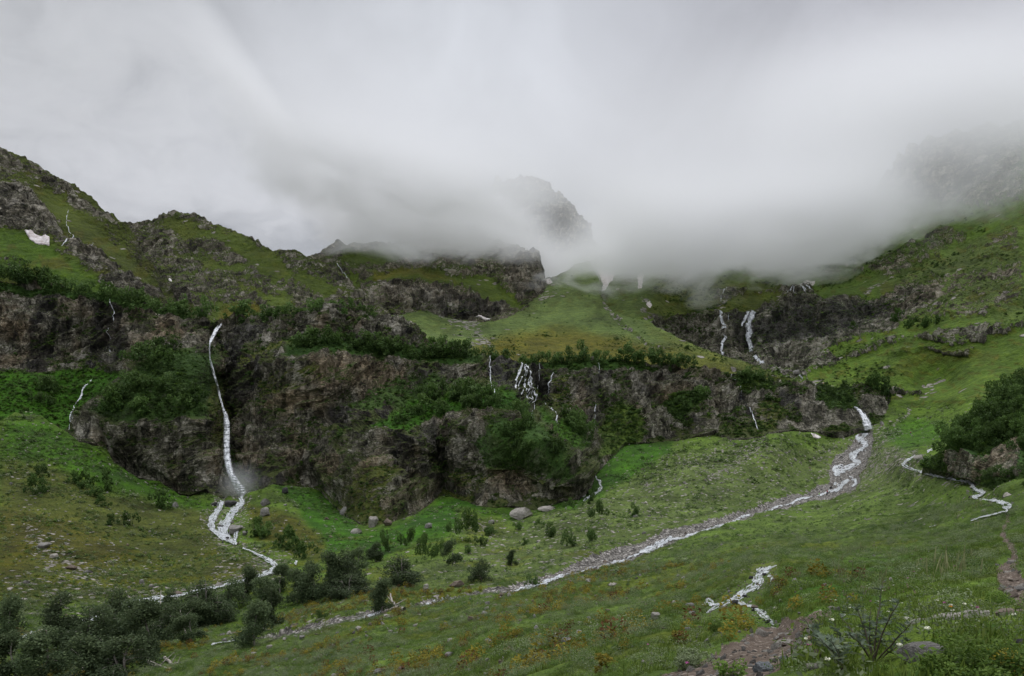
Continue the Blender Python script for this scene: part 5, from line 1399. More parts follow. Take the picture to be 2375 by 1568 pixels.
# ------------------------------------------------------------------ plants
def leaf_quads(P, size, r, updir=0.4, aspect=0.55):
    """one small quad per point, facing anywhere but mostly upward"""
    n = len(P)
    nr = r.normal(size=(n, 3))
    nr[:, 2] = np.abs(nr[:, 2]) + updir
    nr /= np.linalg.norm(nr, axis=1, keepdims=True)
    t = np.cross(nr, r.normal(size=(n, 3)))
    t /= np.linalg.norm(t, axis=1, keepdims=True) + 1e-9
    b = np.cross(nr, t)
    s = size * r.uniform(0.6, 1.35, (n, 1))
    t, b = t * s, b * s * aspect
    V = np.stack([P - t, P - b * 0.9, P + t, P + b * 0.9], 1).reshape(-1, 3)
    return V, np.arange(n * 4).reshape(n, 4)


def tube(points, radii, k=5):
    p = np.asarray(points, float)
    t = np.gradient(p, axis=0)
    t /= np.linalg.norm(t, axis=1, keepdims=True) + 1e-9
    ref = np.array((0.31, 0.93, 0.17))
    a = np.cross(t, ref)
    a /= np.linalg.norm(a, axis=1, keepdims=True) + 1e-9
    b = np.cross(t, a)
    an = np.linspace(0, 2 * math.pi, k, endpoint=False)
    V = p[:, None] + (a[:, None] * np.cos(an)[None, :, None] + b[:, None] * np.sin(an)[None, :, None]) * np.asarray(radii)[:, None, None]
    idx = np.arange(len(p) * k).reshape(len(p), k)
    q = np.stack([idx[:-1], np.roll(idx, -1, 1)[:-1], np.roll(idx, -1, 1)[1:], idx[1:]], -1).reshape(-1, 4)
    return V.reshape(-1, 3), q


def join(parts):
    V, Q, o = [], [], 0
    for v, q in parts:
        V.append(v)
        Q.append(np.asarray(q) + o)
        o += len(v)
    return np.concatenate(V), np.concatenate(Q)


def shade_attr(n, r, base=None):
    s = r.random(n) if base is None else np.clip(base + r.normal(0, 0.22, n), 0, 1)
    return {'shade': ('FLOAT', 'FACE', s)}


def crown_points(r, lobes, n):
    """points through the volume of a few clumps, denser near their skins"""
    c = np.asarray(lobes, float)
    w = c[:, 3] ** 2
    pick = r.choice(len(c), n, p=w / w.sum())
    d = r.normal(size=(n, 3))
    d /= np.linalg.norm(d, axis=1, keepdims=True)
    rad = c[pick, 3] * r.uniform(0.25, 1.0, n) ** 0.45
    return c[pick, :3] + d * rad[:, None] * np.array((1, 1, 0.8)), pick


def make_shrub(seed, mat, n=620, leaf=0.075):
    """unit shrub: about 2 wide, 1 high"""
    r = np.random.default_rng(seed)
    lobes = []
    for i in range(16):
        a = r.uniform(0, 6.28)
        d = r.uniform(0, 0.86)
        rad = r.uniform(0.11, 0.30) * (1 - 0.25 * d)
        lobes.append((d * math.cos(a), d * math.sin(a), r.uniform(0.08, 0.80) * (1 - 0.55 * d * d), rad))
    P, pick = crown_points(r, lobes, n)
    P = P[P[:, 2] > -0.15]
    V, Q = leaf_quads(P, leaf, r)
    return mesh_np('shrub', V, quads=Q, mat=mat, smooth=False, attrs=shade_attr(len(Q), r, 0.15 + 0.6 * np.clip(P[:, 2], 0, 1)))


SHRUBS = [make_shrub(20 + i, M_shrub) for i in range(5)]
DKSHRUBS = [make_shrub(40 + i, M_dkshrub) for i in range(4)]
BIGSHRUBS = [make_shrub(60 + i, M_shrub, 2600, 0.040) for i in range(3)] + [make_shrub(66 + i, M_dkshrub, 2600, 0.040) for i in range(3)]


def shrub(x, y, wpx, hpx, sh, label, group, dark=False, big=False, cat='shrub'):
    p = sh.at(np.array(float(x)), np.array(float(y)))
    k = p[1] / F
    me = random.choice(BIGSHRUBS[3:] if dark else BIGSHRUBS[:3]) if big else random.choice(DKSHRUBS if dark else SHRUBS)
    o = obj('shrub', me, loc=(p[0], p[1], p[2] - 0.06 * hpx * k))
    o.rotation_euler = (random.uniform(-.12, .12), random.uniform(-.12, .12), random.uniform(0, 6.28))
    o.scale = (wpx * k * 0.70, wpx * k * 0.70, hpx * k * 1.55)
    return tag(o, label, cat, group)


def row(n, line, wh, sh, label, group, jit=6, dark=0.3, **kw):
    n = int(n * 0.68 + 0.5)
    p = np.asarray(line, float)
    s = np.r_[0, np.cumsum(np.hypot(np.diff(p[:, 0]), np.diff(p[:, 1])))]
    for i in range(n):
        q = (i + random.uniform(0.1, 0.9)) / n * s[-1]
        x, y = np.interp(q, s, p[:, 0]), np.interp(q, s, p[:, 1])
        k = random.uniform(0.75, 1.5)
        shrub(x + random.uniform(-3, 3), y + random.uniform(-jit, jit), wh[0] * k, wh[1] * k * random.uniform(0.8, 1.15), sh, label, group, dark=random.random() < dark, **kw)


def zone(n, poly, wh, sh, label, group, dark=0.4, **kw):
    n = int(n * 0.68 + 0.5)
    p = np.asarray(poly, float)
    got = 0
    while got < n:
        x, y = random.uniform(p[:, 0].min(), p[:, 0].max()), random.uniform(p[:, 1].min(), p[:, 1].max())
        if polymask(np.array([x], np.float32), np.array([y], np.float32), p, 0.5)[0] < 0.5:
            continue
        k = random.uniform(0.75, 1.55)
        shrub(x, y, wh[0] * k, wh[1] * k, sh, label, group, dark=random.random() < dark, **kw)
        got += 1


row(34, [(-10, 645), (60, 655), (140, 662), (200, 680), (280, 698), (350, 712), (430, 732)], (46, 30), C, 'bush in the thick row along the top of the left cliff', 'bushes along the top of the left cliff', 7, 0.25)
row(12, [(180, 668), (280, 680), (380, 700), (460, 745), (482, 762)], (46, 34), C, 'pale green bush clustered left of the main falls lip', 'bushes left of the main falls lip', 8, 0.0)
row(22, [(560, 735), (600, 738), (650, 728), (720, 722), (790, 712)], (46, 30), C, 'bush crowning the cliff right of the main falls', 'bushes crowning the cliff right of the main falls', 6, 0.15)
row(15, [(795, 712), (850, 722), (910, 745), (970, 772)], (24, 17), C, 'bush on the cliff edge descending towards the middle', 'bushes on the descending cliff edge', 4, 0.3)
row(34, [(690, 826), (760, 820), (850, 826), (940, 828), (1020, 830), (1090, 840)], (44, 27), C, 'bush on the long ledge across the middle of the cliff', 'bushes on the long middle ledge', 7, 0.35)
zone(24, [(890, 1015), (950, 960), (1060, 925), (1180, 940), (1220, 985), (1160, 975), (1060, 955), (980, 985)], (42, 26), C, 'bush on the green crest of the lower outcrop', 'bushes on the crest of the lower outcrop', 0.2)
zone(10, [(880, 930), (940, 900), (1040, 905), (1030, 925), (930, 935)], (32, 20), C, 'bush on the terrace above the lower outcrop', 'bushes on the terrace above the lower outcrop', 0.5)
row(36, [(1110, 838), (1180, 855), (1240, 848), (1310, 843), (1400, 838), (1480, 840), (1560, 853), (1610, 860)], (40, 27), C, 'bush in the band along the cliff top below the green cone', 'bushes along the cliff top below the green cone', 6, 0.25)
zone(30, [(240, 950), (300, 905), (340, 860), (390, 825), (470, 840), (495, 900), (480, 950), (400, 975), (300, 975)], (46, 28), C, 'bush on the wooded spur left of the main falls', 'bushes on the wooded spur', 0.6)
zone(14, [(1140, 1060), (1170, 1000), (1230, 995), (1290, 1060), (1280, 1085), (1200, 1080)], (30, 20), C, 'bush on the right shoulder of the lower outcrop', 'bushes on the right shoulder of the outcrop', 0.4)
zone(7, [(1300, 990), (1345, 985), (1370, 1040), (1330, 1055)], (34, 26), C, 'bush in the green hollow right of the lower outcrop', 'bushes in the hollow right of the outcrop', 0.3)
zone(9, [(1550, 960), (1620, 920), (1645, 940), (1580, 985)], (28, 17), C, 'bush on the steep face at the right part of the cliff', 'bushes on the right part of the cliff', 0.5)
zone(9, [(1690, 880), (1760, 890), (1790, 910), (1720, 915)], (26, 16), C, 'bush on top of the pale bluff', 'bushes on the pale bluff', 0.6)
zone(9, [(1890, 915), (1970, 925), (1980, 960), (1910, 965)], (28, 20), C, 'dark bush left of the short fan shaped waterfall', 'dark bushes left of the short waterfall', 0.9)
zone(9, [(1975, 912), (2040, 918), (2050, 935), (1990, 925)], (32, 28), C, 'dark bush on the knob above the short fan shaped waterfall', 'dark bushes above the short waterfall', 0.9)
zone(6, [(60, 905), (130, 905), (140, 940), (70, 940)], (34, 24), C, 'dark bush in the green bowl at the left', 'dark bushes in the left bowl', 0.8)
row(7, [(2075, 757), (2110, 762), (2150, 758), (2180, 752)], (26, 18), U, 'dark bush on the rock shelf of the right mountainside', 'dark bushes on the right mountainside', 4, 0.9)
row(5, [(1780, 722), (1800, 716), (1885, 808), (1880, 790), (2225, 745)], (16, 12), U, 'small dark bush beside the upper falls cliff', 'small bushes by the upper falls cliff', 4, 0.8)
zone(16, [(60, 1100), (220, 1110), (420, 1170), (440, 1215), (300, 1240), (200, 1200), (80, 1160)], (36, 26), G, 'dark shrub on the green slope left of the main falls', 'dark shrubs on the left slope', 0.8)
row(9, [(590, 1240), (625, 1250), (660, 1265), (690, 1285), (710, 1300)], (36, 30), G, 'dark shrub on the brown mound right of the foaming stream', 'dark shrubs on the brown mound', 5, 0.9)
# the bushes that cover the outcrop on the right
zone(60, [(2188, 1062), (2225, 1000), (2280, 945), (2374, 912), (2430, 905), (2430, 1040), (2374, 1052), (2330, 1042), (2280, 1066), (2230, 1066)], (60, 40), Rs, 'leafy bush overhanging the brown outcrop at the right edge', 'bushes over the right outcrop', 0.6, big=True)
zone(8, [(2280, 1110), (2374, 1105), (2420, 1150), (2330, 1140)], (46, 26), Rs, 'low bush at the foot of the right outcrop', 'bushes at the foot of the right outcrop', 0.5, big=True)
for b in ((985, 1303, 40, 50, 'tall shrub beside the upper birches'), (1013, 1291, 34, 30, 'round shrub right of the tall one'), (895, 1276, 34, 40, 'dark shrub under the lush slope'), (946, 1268, 38, 36, 'shrub at the foot of the outcrop slope'), (1077, 1257, 58, 52, 'bushy shrub clump below the big boulder'),
          (1085, 1284, 22, 16, 'tiny shrub below the bushy clump'), (1114, 1269, 26, 22, 'small thin shrub right of the bushy clump'), (1135, 1240, 40, 24, 'spreading shrub left below the biggest boulder'), (1317, 1186, 24, 22, 'small shrub near the rill'), (1368, 1170, 20, 26, 'upright shrub on the stony meadow'),
          (1389, 1206, 38, 34, 'round shrub on the stony meadow'), (1471, 1199, 28, 26, 'lone shrub on the right part of the stony meadow'), (1276, 1250, 36, 28, 'airy shrub in the middle of the stony meadow'), (1325, 1272, 36, 32, 'shrub above the gravel bank'), (1374, 1258, 32, 30, 'shrub with bare foot above the gravel bank'),
          (1242, 1346, 40, 24, 'low round shrub right at the stream edge'), (1040, 1230, 20, 18, 'small shrub under the lone pale boulders'), (1200, 1228, 26, 18, 'low shrub in the stony meadow'), (1252, 1222, 22, 14, 'low tuft like shrub above the airy shrub'),
          (740, 1440, 26, 18, 'low shrub between the birches and the gravel bed'), (1215, 1265, 22, 14, 'small low shrub on the stony meadow slope')):
    shrub(*b[:4], G, b[4], None, dark=False, big=True)


# ---- birches
def make_birch(seed, wide=0.5, lean=0.0, n=6500):
    """unit birch, 1 high: trunk with limbs, and a crown of hanging leaf clumps"""
    r = np.random.default_rng(seed)
    parts, lobes = [], []
    stems = r.integers(1, 4)
    for s in range(stems):
        a = r.uniform(0, 6.28)
        sp = 0.05 if s == 0 else 0.28
        z = np.linspace(-0.04, 0.86 if s == 0 else 0.66, 9)
        x = lean * z + sp * math.cos(a) * z + 0.03 * np.sin(z * 7 + seed)
        y = sp * math.sin(a) * z + 0.03 * np.cos(z * 6 + seed)
        tp = np.stack([x, y, z], -1)
        parts.append(tube(tp, 0.018 * (1 - z * 0.85)))
        for b in range(8):
            i = r.integers(2, 8)
            an = r.uniform(0, 6.28)
            ln = r.uniform(0.4, 1.0) * wide * (0.62 if i < 6 else 0.4)
            u = np.linspace(0, 1, 6)
            bp = tp[i] + np.stack([math.cos(an) * ln * u, math.sin(an) * ln * u, 0.20 * u - 0.20 * u * u], -1)
            parts.append(tube(bp, 0.008 * (1 - u * 0.8), 4))
            e = bp[-1]
            lobes.append((e[0], e[1], e[2] + 0.01, r.uniform(0.09, 0.16)))
            lobes.append((*(bp[3] + (0, 0, 0.02)), r.uniform(0.08, 0.13)))
        lobes.append((*tp[-1], 0.13))
    P, pick = crown_points(r, lobes, n)
    P[:, 2] -= r.exponential(0.05, n)
    P += r.normal(0, 0.018, (n, 3))
    P = P[P[:, 2] > 0.04]
    V, Q = leaf_quads(P, 0.021, r, 0.1)
    tv, tq = join(parts)
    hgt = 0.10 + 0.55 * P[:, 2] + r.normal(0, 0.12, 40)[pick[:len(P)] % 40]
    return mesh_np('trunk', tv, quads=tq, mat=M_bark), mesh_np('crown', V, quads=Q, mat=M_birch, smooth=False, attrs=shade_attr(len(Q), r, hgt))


BIRCH = [make_birch(200 + i, (0.5, 0.62, 0.42, 0.55, 0.7, 0.48, 0.6)[i], (0.0, 0.12, -0.08, 0.05, -0.15, 0.1, 0)[i]) for i in range(7)]


def birch(x, y, h, wd, label, group=None, v=None, rz=None):
    p = G.at(np.array(float(x)), np.array(float(y)))
    k = p[1] / F
    tr, cr = BIRCH[v if v is not None else random.randrange(7)]
    e = empty('birch_tree', (p[0], p[1], p[2] - 0.1), random.uniform(0, 6.28) if rz is None else rz)
    e.scale = (wd * k * 1.45, wd * k * 1.45, h * k * 1.12)
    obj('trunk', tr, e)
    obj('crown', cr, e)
    return tag(e, label, 'tree', group)


for b in ((590, 1507, 104, 96, 'nearest full birch standing left of the gravel end'), (617, 1457, 96, 88, 'birch rising just behind the nearest full birch'), (888, 1424, 82, 74, 'birch bent over the gravel stream with a bare leaning trunk'), (925, 1367, 72, 78, 'round birch on the bank above the bent one'),
          (1115, 1345, 58, 46, 'small feathery birch alone above the stream'), (1187, 1312, 38, 32, 'thin little birch right of the feathery one'), (1048, 1317, 62, 42, 'slim birch with a dark root plate'), (725, 1389, 92, 84, 'left birch of the central thicket'), (768, 1389, 108, 86, 'tallest birch of the central thicket'),
          (812, 1380, 104, 76, 'right birch of the central thicket'), (802, 1390, 54, 92, 'low spreading birch at the front of the central thicket'), (690, 1390, 78, 76, 'birch joining the central thicket to the left group'), (650, 1375, 66, 66, 'small birch behind the stream bend'), (607, 1394, 64, 72, 'birch half hiding the white stream'),
          (566, 1388, 80, 60, 'pointed birch left of the stream bend'), (530, 1402, 76, 74, 'birch in the middle of the stream side group'), (472, 1442, 104, 96, 'tall dense birch beside the white stream at left'), (440, 1450, 70, 80, 'birch in front of the tall dense one'), (500, 1440, 70, 70, 'birch right of the tall dense one'),
          (440, 1500, 66, 70, 'small birch with a bare white trunk'), (262, 1460, 96, 78, 'birch at the left end of the white stream'), (310, 1475, 92, 88, 'birch standing before the white stream at left'), (375, 1482, 96, 90, 'broad birch with a pale bare stem'), (345, 1532, 130, 118, 'big dark birch low at the left'),
          (150, 1508, 128, 112, 'large birch in the left corner thicket'), (215, 1525, 124, 120, 'second large birch in the left corner thicket'), (20, 1505, 124, 84, 'birch cut by the left edge'), (100, 1575, 120, 130, 'lowest birch in the left corner'), (200, 1590, 110, 140, 'broad birch at the bottom edge'), (290, 1575, 100, 130, 'birch at the bottom edge beside the fallen logs'),
          (-40, 1580, 140, 120, 'dark birch filling the bottom left corner'), (830, 1318, 48, 52, 'little birch behind the central thicket'), (870, 1300, 44, 50, 'little birch at the far right of the central thicket'), (406, 1438, 78, 70, 'birch between the dense one and the stream boulder'), (30, 1570, 110, 110, 'birch thicket tree low at the left edge'), (250, 1500, 100, 100, 'middle birch of the left corner thicket')):
    birch(*b)


# ---- fallen and dead trunks
def log(pts, r0, r1, label, name='fallen_trunk', cat='log'):
    P = []
    for x, y, up in pts:
        p = G.at(np.array(float(x)), np.array(float(y)))
        P.append(p + np.array((0, 0, r0 + up * p[1] / F)))
    P = np.array(P)
    s = np.linspace(0, 1, len(P))
    u = np.linspace(0, 1, 14)
    Q = np.stack([np.interp(u, s, P[:, i]) for i in range(3)], -1)
    Q += 0.25 * r0 * np.random.default_rng(len(label)).normal(size=Q.shape)
    L = np.linalg.norm(Q[-1] - Q[0])
    parts = [tube(Q, r0 + (r1 - r0) * u, 7)]
    for i in (5, 8, 10):
        d = np.array((random.uniform(-1, 1), random.uniform(-.6, .6), random.uniform(.3, 1))) * L * 0.12
        w = np.linspace(0, 1, 4)
        parts.append(tube(Q[i] + d * w[:, None], r1 * (1 - 0.7 * w) * 0.8, 4))
    v, q = join(parts)
    o = obj(name, mesh_np(name, v - Q[0], quads=q, mat=M_dead), loc=tuple(Q[0]))
    tag(o, label, cat)


log([(938, 1428, 0), (918, 1414, 4), (905, 1400, 22)], 0.26, 0.12, 'pale leaning bare trunk at the foot of the bent birch')
log([(888, 1424, 0), (912, 1426, 3), (926, 1420, 5)], 0.2, 0.1, 'second bare trunk lying across the stream')
log([(914, 1366, 2), (940, 1362, 5), (955, 1364, 0)], 0.15, 0.08, 'bare branches on the ground by the round birch')
log([(806, 1386, 2), (825, 1387, 4), (842, 1384, 0)], 0.15, 0.08, 'grey dead branches before the central thicket')
log([(836, 1362, 3), (856, 1362, 2)], 0.18, 0.1, 'short dead trunk right of the central thicket')
log([(326, 1540, 6), (360, 1556, 4), (398, 1568, 0)], 0.22, 0.12, 'long fallen trunk at the bottom left below the birches')
log([(382, 1538, 4), (400, 1548, 3), (416, 1555, 0)], 0.2, 0.12, 'shorter fallen trunk right of the long one')
log([(620, 1497, 2), (640, 1498, 1)], 0.14, 0.09, 'small log beside the nearest full birch')
log([(192, 1560, 0), (191, 1520, 42)], 0.12, 0.07, 'pale bare stem standing in the left corner thicket', 'dead_tree', 'dead tree')
log([(370, 1455, 0), (373, 1412, 44)], 0.12, 0.06, 'pale bare stem standing in front of the broad birch', 'dead_tree', 'dead tree')
log([(434, 1482, 0), (424, 1460, 24), (418, 1448, 34)], 0.11, 0.06, 'bent bare white stem beside the small birch', 'dead_tree', 'dead tree')
log([(1215, 1532, 0), (1198, 1512, 3)], 0.05, 0.03, 'thin grey stick on the near meadow', 'fallen_trunk', 'log')


# ------------------------------------------------------------------ ground cover that nobody could count
def scatter_stuff(name, pts, rot, scl, idx, protos, label):
    me = mesh_np(name, pts, attrs=None)
    for k, typ, arr in (('rot', 'FLOAT_VECTOR', rot), ('scl', 'FLOAT_VECTOR', scl), ('pick', 'INT', idx)):
        a = me.attributes.new(k, typ, 'POINT')
        arr = np.ascontiguousarray(arr, dtype=np.int32 if typ == 'INT' else np.float32).ravel()
        a.data.foreach_set('value' if typ == 'INT' else 'vector', arr)
    o = obj(name, me)
    c = bpy.data.collections.new(name + '_kinds')
    for i, m in enumerate(protos):
        c.objects.link(bpy.data.objects.new('%s_%02d' % (name, i), m))
    ng = bpy.data.node_groups.new(name, 'GeometryNodeTree')
    ng.interface.new_socket('Geometry', in_out='INPUT', socket_type='NodeSocketGeometry')
    ng.interface.new_socket('Geometry', in_out='OUTPUT', socket_type='NodeSocketGeometry')
    N, Lk = ng.nodes, ng.links
    gi, go = N.new('NodeGroupInput'), N.new('NodeGroupOutput')
    ins = N.new('GeometryNodeInstanceOnPoints')
    ci = N.new('GeometryNodeCollectionInfo')
    ci.inputs['Collection'].default_value = c
    ci.inputs['Separate Children'].default_value = True
    ci.inputs['Reset Children'].default_value = True
    ins.inputs['Pick Instance'].default_value = True

    def na(nm, typ):
        n = N.new('GeometryNodeInputNamedAttribute')
        n.data_type = typ
        n.inputs['Name'].default_value = nm
        return n.outputs['Attribute']
    e2r = N.new('FunctionNodeEulerToRotation')
    Lk.new(na('rot', 'FLOAT_VECTOR'), e2r.inputs[0])
    Lk.new(gi.outputs[0], ins.inputs['Points'])
    Lk.new(ci.outputs[0], ins.inputs['Instance'])
    Lk.new(e2r.outputs[0], ins.inputs['Rotation'])
    Lk.new(na('scl', 'FLOAT_VECTOR'), ins.inputs['Scale'])
    Lk.new(na('pick', 'INT'), ins.inputs['Instance Index'])
    Lk.new(ins.outputs[0], go.inputs[0])
    md = o.modifiers.new('scatter', 'NODES')
    md.node_group = ng
    o['kind'] = 'stuff'
    o['label'] = label
    return o


def blades(seed, n, h, spread, wdt, mat, bend=0.5):
    r = np.random.default_rng(seed)
    parts = []
    for i in range(n):
        a, d = r.uniform(0, 6.28), spread * r.random() ** 0.7
        b = np.array((math.cos(a) * d, math.sin(a) * d, -0.03))
        an = r.uniform(0, 6.28)
        dirv = np.array((math.cos(an), math.sin(an), 0)) * bend * r.uniform(0.2, 1)
        hh = h * r.uniform(0.55, 1.15)
        sd = np.array((-math.sin(an), math.cos(an), 0)) * wdt
        u = np.array((0, 0.4, 0.75, 1.0))
        c = b + dirv * hh * (u ** 2)[:, None] + np.array((0, 0, hh)) * (u - 0.18 * u * u)[:, None]
        wv = np.array((1, 0.9, 0.6, 0.08))[:, None] * sd
        v = np.stack([c - wv, c + wv], 1).reshape(-1, 3)
        q = np.array([(0, 1, 3, 2), (2, 3, 5, 4), (4, 5, 7, 6)])
        parts.append((v, q))
    v, q = join(parts)
    return mesh_np('tuft', v, quads=q, mat=mat, attrs=shade_attr(len(q), r))


def herb(seed, n, h, rad, leaf, mat):
    r = np.random.default_rng(seed)
    a, d = r.uniform(0, 6.28, n), rad * r.random(n) ** 0.6
    P = np.stack([d * np.cos(a), d * np.sin(a), h * r.uniform(0.1, 1.0, n) * (1 - 0.45 * (d / rad) ** 2)], -1)
    V, Q = leaf_quads(P, leaf, r, 0.7, 0.6)
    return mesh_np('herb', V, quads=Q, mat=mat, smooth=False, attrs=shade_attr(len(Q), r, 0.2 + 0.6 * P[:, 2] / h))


def spikes(seed, n, h, mat, head):
    r = np.random.default_rng(seed)
    parts = []
    for i in range(n):
        b = r.normal(0, 0.16, 3) * (1, 1, 0)
        hh = h * r.uniform(0.7, 1.2)
        z = np.linspace(0, 1, 6)
        tp = b + np.stack([0.05 * z * r.normal(), 0.05 * z * r.normal(), hh * z], -1) if False else b + np.outer(z, (0.06 * r.normal(), 0.06 * r.normal(), hh))
        parts.append(tube(tp, np.where(z > 1 - head, 0.024 * (1.25 - z), 0.004), 4))
    v, q = join(parts)
    return mesh_np('spike', v, quads=q, mat=mat, attrs=shade_attr(len(q), r))


BARE = [(2090, 1476, 8), (2150, 1464, 15), (2230, 1450, 18), (2310, 1434, 16), (2420, 1410, 16)]
WET = [(1800, 1308, 8), (1775, 1318, 16), (1758, 1332, 22), (1755, 1348, 22), (1722, 1370, 15), (1700, 1386, 16), (1664, 1402, 11), (1636, 1418, 9), (1664, 1402, 8), (1705, 1388, 12), (1740, 1404, 11), (1768, 1420, 14), (1794, 1445, 12)]


def grass_spots(n, dens_cap, x0=-20, x1=2420, y0=1170, y1=1585, dmax=170, seed=1, prefer=None):
    r = np.random.default_rng(seed)
    x, y = r.uniform(x0, x1, n), r.uniform(y0, y1, n)
    P = G.at(x, y)
    D_ = P[:, 1]
    per = n / ((x1 - x0) * (y1 - y0))
    area = (D_ / F) ** 2 * 3.2
    p = np.clip(dens_cap * area / per, 0, 1)
    rowi, col = G.rc(x, y)
    okm = (G_path[rowi, col] < 0.12) & (G_gravel[rowi, col] < 0.3)
    wl = np.maximum.reduce([linemask(x.astype(np.float32), (y - dy_).astype(np.float32), WET, 0.2) for dy_ in (0, 9, 18, 27)])
    keep = (r.random(n) < p) & (D_ < dmax) & okm & (D_ > 2.0) & (wl < 0.5) & (linemask(x.astype(np.float32), y.astype(np.float32), BARE, 0.2) < 0.5) & (linemask(x.astype(np.float32), y.astype(np.float32), [(2070, 1530, 20), (2126, 1530, 40), (2180, 1525, 20)], 0.2) < 0.5)
    if prefer is not None:
        keep &= r.random(n) < prefer(x, y, P)
    return P[keep], x[keep], y[keep], r


def put(name, protos, spots, smin, smax, label, zs=1.0, near=1.0):
    P, x, y, r = spots
    n = len(P)
    rot = np.stack([r.normal(0, 0.12, n), r.normal(0, 0.12, n), r.uniform(0, 6.28, n)], -1)
    s = np.clip(np.sqrt(smin * smax) * r.lognormal(0, 0.42, (n, 1)), smin * 0.7, smax * 1.7) * np.ones((1, 3))
    s[:, 2] *= zs
    s = s * np.clip(P[:, 1:2] / 26.0, near, 1.0)
    scatter_stuff(name, P, rot, s, r.integers(0, len(protos), n), protos, label)


def patch(sc, lo, seed):
    return lambda x, y, P: smooth01((fbm(P[:, 0] / sc, P[:, 1] / sc, 0.5, 3, seed) - lo) * 4)


TUFTS = [blades(300 + i, 30, 0.15, 0.13, 0.0045, M_grass) for i in range(4)]
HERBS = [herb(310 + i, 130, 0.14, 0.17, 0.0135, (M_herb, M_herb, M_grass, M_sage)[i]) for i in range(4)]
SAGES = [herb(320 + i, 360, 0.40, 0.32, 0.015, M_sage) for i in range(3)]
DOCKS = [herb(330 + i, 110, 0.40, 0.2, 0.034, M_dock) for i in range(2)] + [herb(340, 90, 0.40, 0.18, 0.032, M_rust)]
SPIKES = [spikes(350 + i, 4, 0.52, M_spike, 0.42) for i in range(3)]
STONES = [rock_mesh('stone', 500 + i, 2, 0.6, m) for i, m in enumerate((M_stone, M_pale, M_stone, M_brown, M_pale))]
put('grass', TUFTS, grass_spots(150000, 60, dmax=50, seed=2), 0.7, 1.5, 'short wild grass covering the foreground bank', near=0.75)
put('herbs', HERBS, grass_spots(110000, 26, dmax=140, seed=3), 0.7, 1.9, 'low broad leaved meadow herbs', near=0.62)
put('wormwood', SAGES, grass_spots(70000, 5.0, dmax=160, seed=4, prefer=patch(7, -0.08, 71)), 0.5, 1.5, 'grey green bushy herbs in drifts over the meadow', near=0.5)
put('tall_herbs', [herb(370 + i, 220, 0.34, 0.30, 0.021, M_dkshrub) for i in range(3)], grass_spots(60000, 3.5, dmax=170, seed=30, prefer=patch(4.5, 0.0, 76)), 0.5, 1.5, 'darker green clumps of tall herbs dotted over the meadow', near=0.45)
put('dock_plants', DOCKS, grass_spots(60000, 3.4, x1=2000, y0=1310, dmax=130, seed=5, prefer=patch(7, 0.02, 72)), 0.8, 1.7, 'yellowing and rusty dock plants in the near meadow', near=0.6)
put('flower_spikes', SPIKES, grass_spots(50000, 4.0, x0=700, dmax=110, seed=6, prefer=lambda x, y, P: (P[:, 1] > 16) * smooth01((fbm(P[:, 0] / 9, P[:, 1] / 9, 0.5, 3, 73) + 0.1) * 3) * (0.12 + 0.9 * polymask(x.astype(np.float32), y.astype(np.float32), [(1780, 1380), (1900, 1300), (2250, 1270), (2250, 1340), (2050, 1430), (1850, 1440)], 20))), 0.7, 1.3, 'pale yellow flower spikes standing above the herbs')


def far_spots(n, seed, weight, x0=-20, x1=2400, y0=940, y1=1560):
    r = np.random.default_rng(seed)
    x, y = r.uniform(x0, x1, n), r.uniform(y0, y1, n)
    rowi, col = G.rc(x, y)
    inside = y > G.top[col] + 3
    keep = inside & (r.random(n) < weight(rowi, col))
    return G.at(x[keep], y[keep]), x[keep], y[keep], r


P, x, y, r = far_spots(120000, 8, lambda a, b: np.clip(G_stone[a, b] * 0.55 + 0.035 + 0.05 * (D[a, b] < 130) + 0.35 * (G_gravel[a, b] > 0.3), 0, 1) * (D[a, b] > 25))
n = len(P)
px_ = r.lognormal(0.0, 0.45, n) * 2.4
s = (px_ * P[:, 1] / F)[:, None] * r.uniform(0.35, 0.75, (n, 3))
scatter_stuff('scree', P, np.stack([r.normal(0, .3, n), r.normal(0, .3, n), r.uniform(0, 6.28, n)], -1), s, r.integers(0, 5, n), STONES, 'small grey stones and scree strewn over the valley')
P, x, y, r = far_spots(150000, 9, lambda a, b: (D[a, b] > 90) * (G_gravel[a, b] < 0.2) * np.clip(0.15 + smooth01((fbm(G.P[a, b, 0] / 22, G.P[a, b, 1] / 22, 0, 3, 75) - 0.0) * 3) * 0.5, 0, 1))
n = len(P)
s = (r.lognormal(0, 0.5, n) * 3.6 * P[:, 1] / F)[:, None] * np.array((1.0, 1.0, 0.75)) * r.uniform(0.7, 1.2, (n, 3))
scatter_stuff('meadow_tufts', P, np.stack([r.normal(0, .1, n), r.normal(0, .1, n), r.uniform(0, 6.28, n)], -1), s, r.integers(0, 4, n), [herb(360 + i, 40, 1.0, 0.6, 0.17, m) for i, m in enumerate((M_herb, M_dkshrub, M_sage, M_dkshrub))], 'clumps of taller plants in the far meadow')
# loose stones of the near meadow
P, x, y, r = far_spots(9000, 33, lambda a, b: (D[a, b] > 12) * (D[a, b] < 110) * (G_path[a, b] < 0.2) * (0.05 + 0.25 * smooth01((fbm(G.P[a, b, 0] / 9, G.P[a, b, 1] / 9, 0, 3, 78) - 0.1) * 4)), 500, 2100, 1330, 1575)
n = len(P)
s = (np.clip(r.lognormal(0.0, 0.5, n) * 3.6, 1.5, 12) * P[:, 1] / F)[:, None] * r.uniform(0.6, 1.0, (n, 3))
P[:, 2] += s[:, 2] * 0.35
scatter_stuff('meadow_stones', P, np.stack([r.normal(0, .3, n), r.normal(0, .3, n), r.uniform(0, 6.28, n)], -1), s, r.integers(0, 5, n), STONES, 'pale loose stones between the herbs of the near meadow')
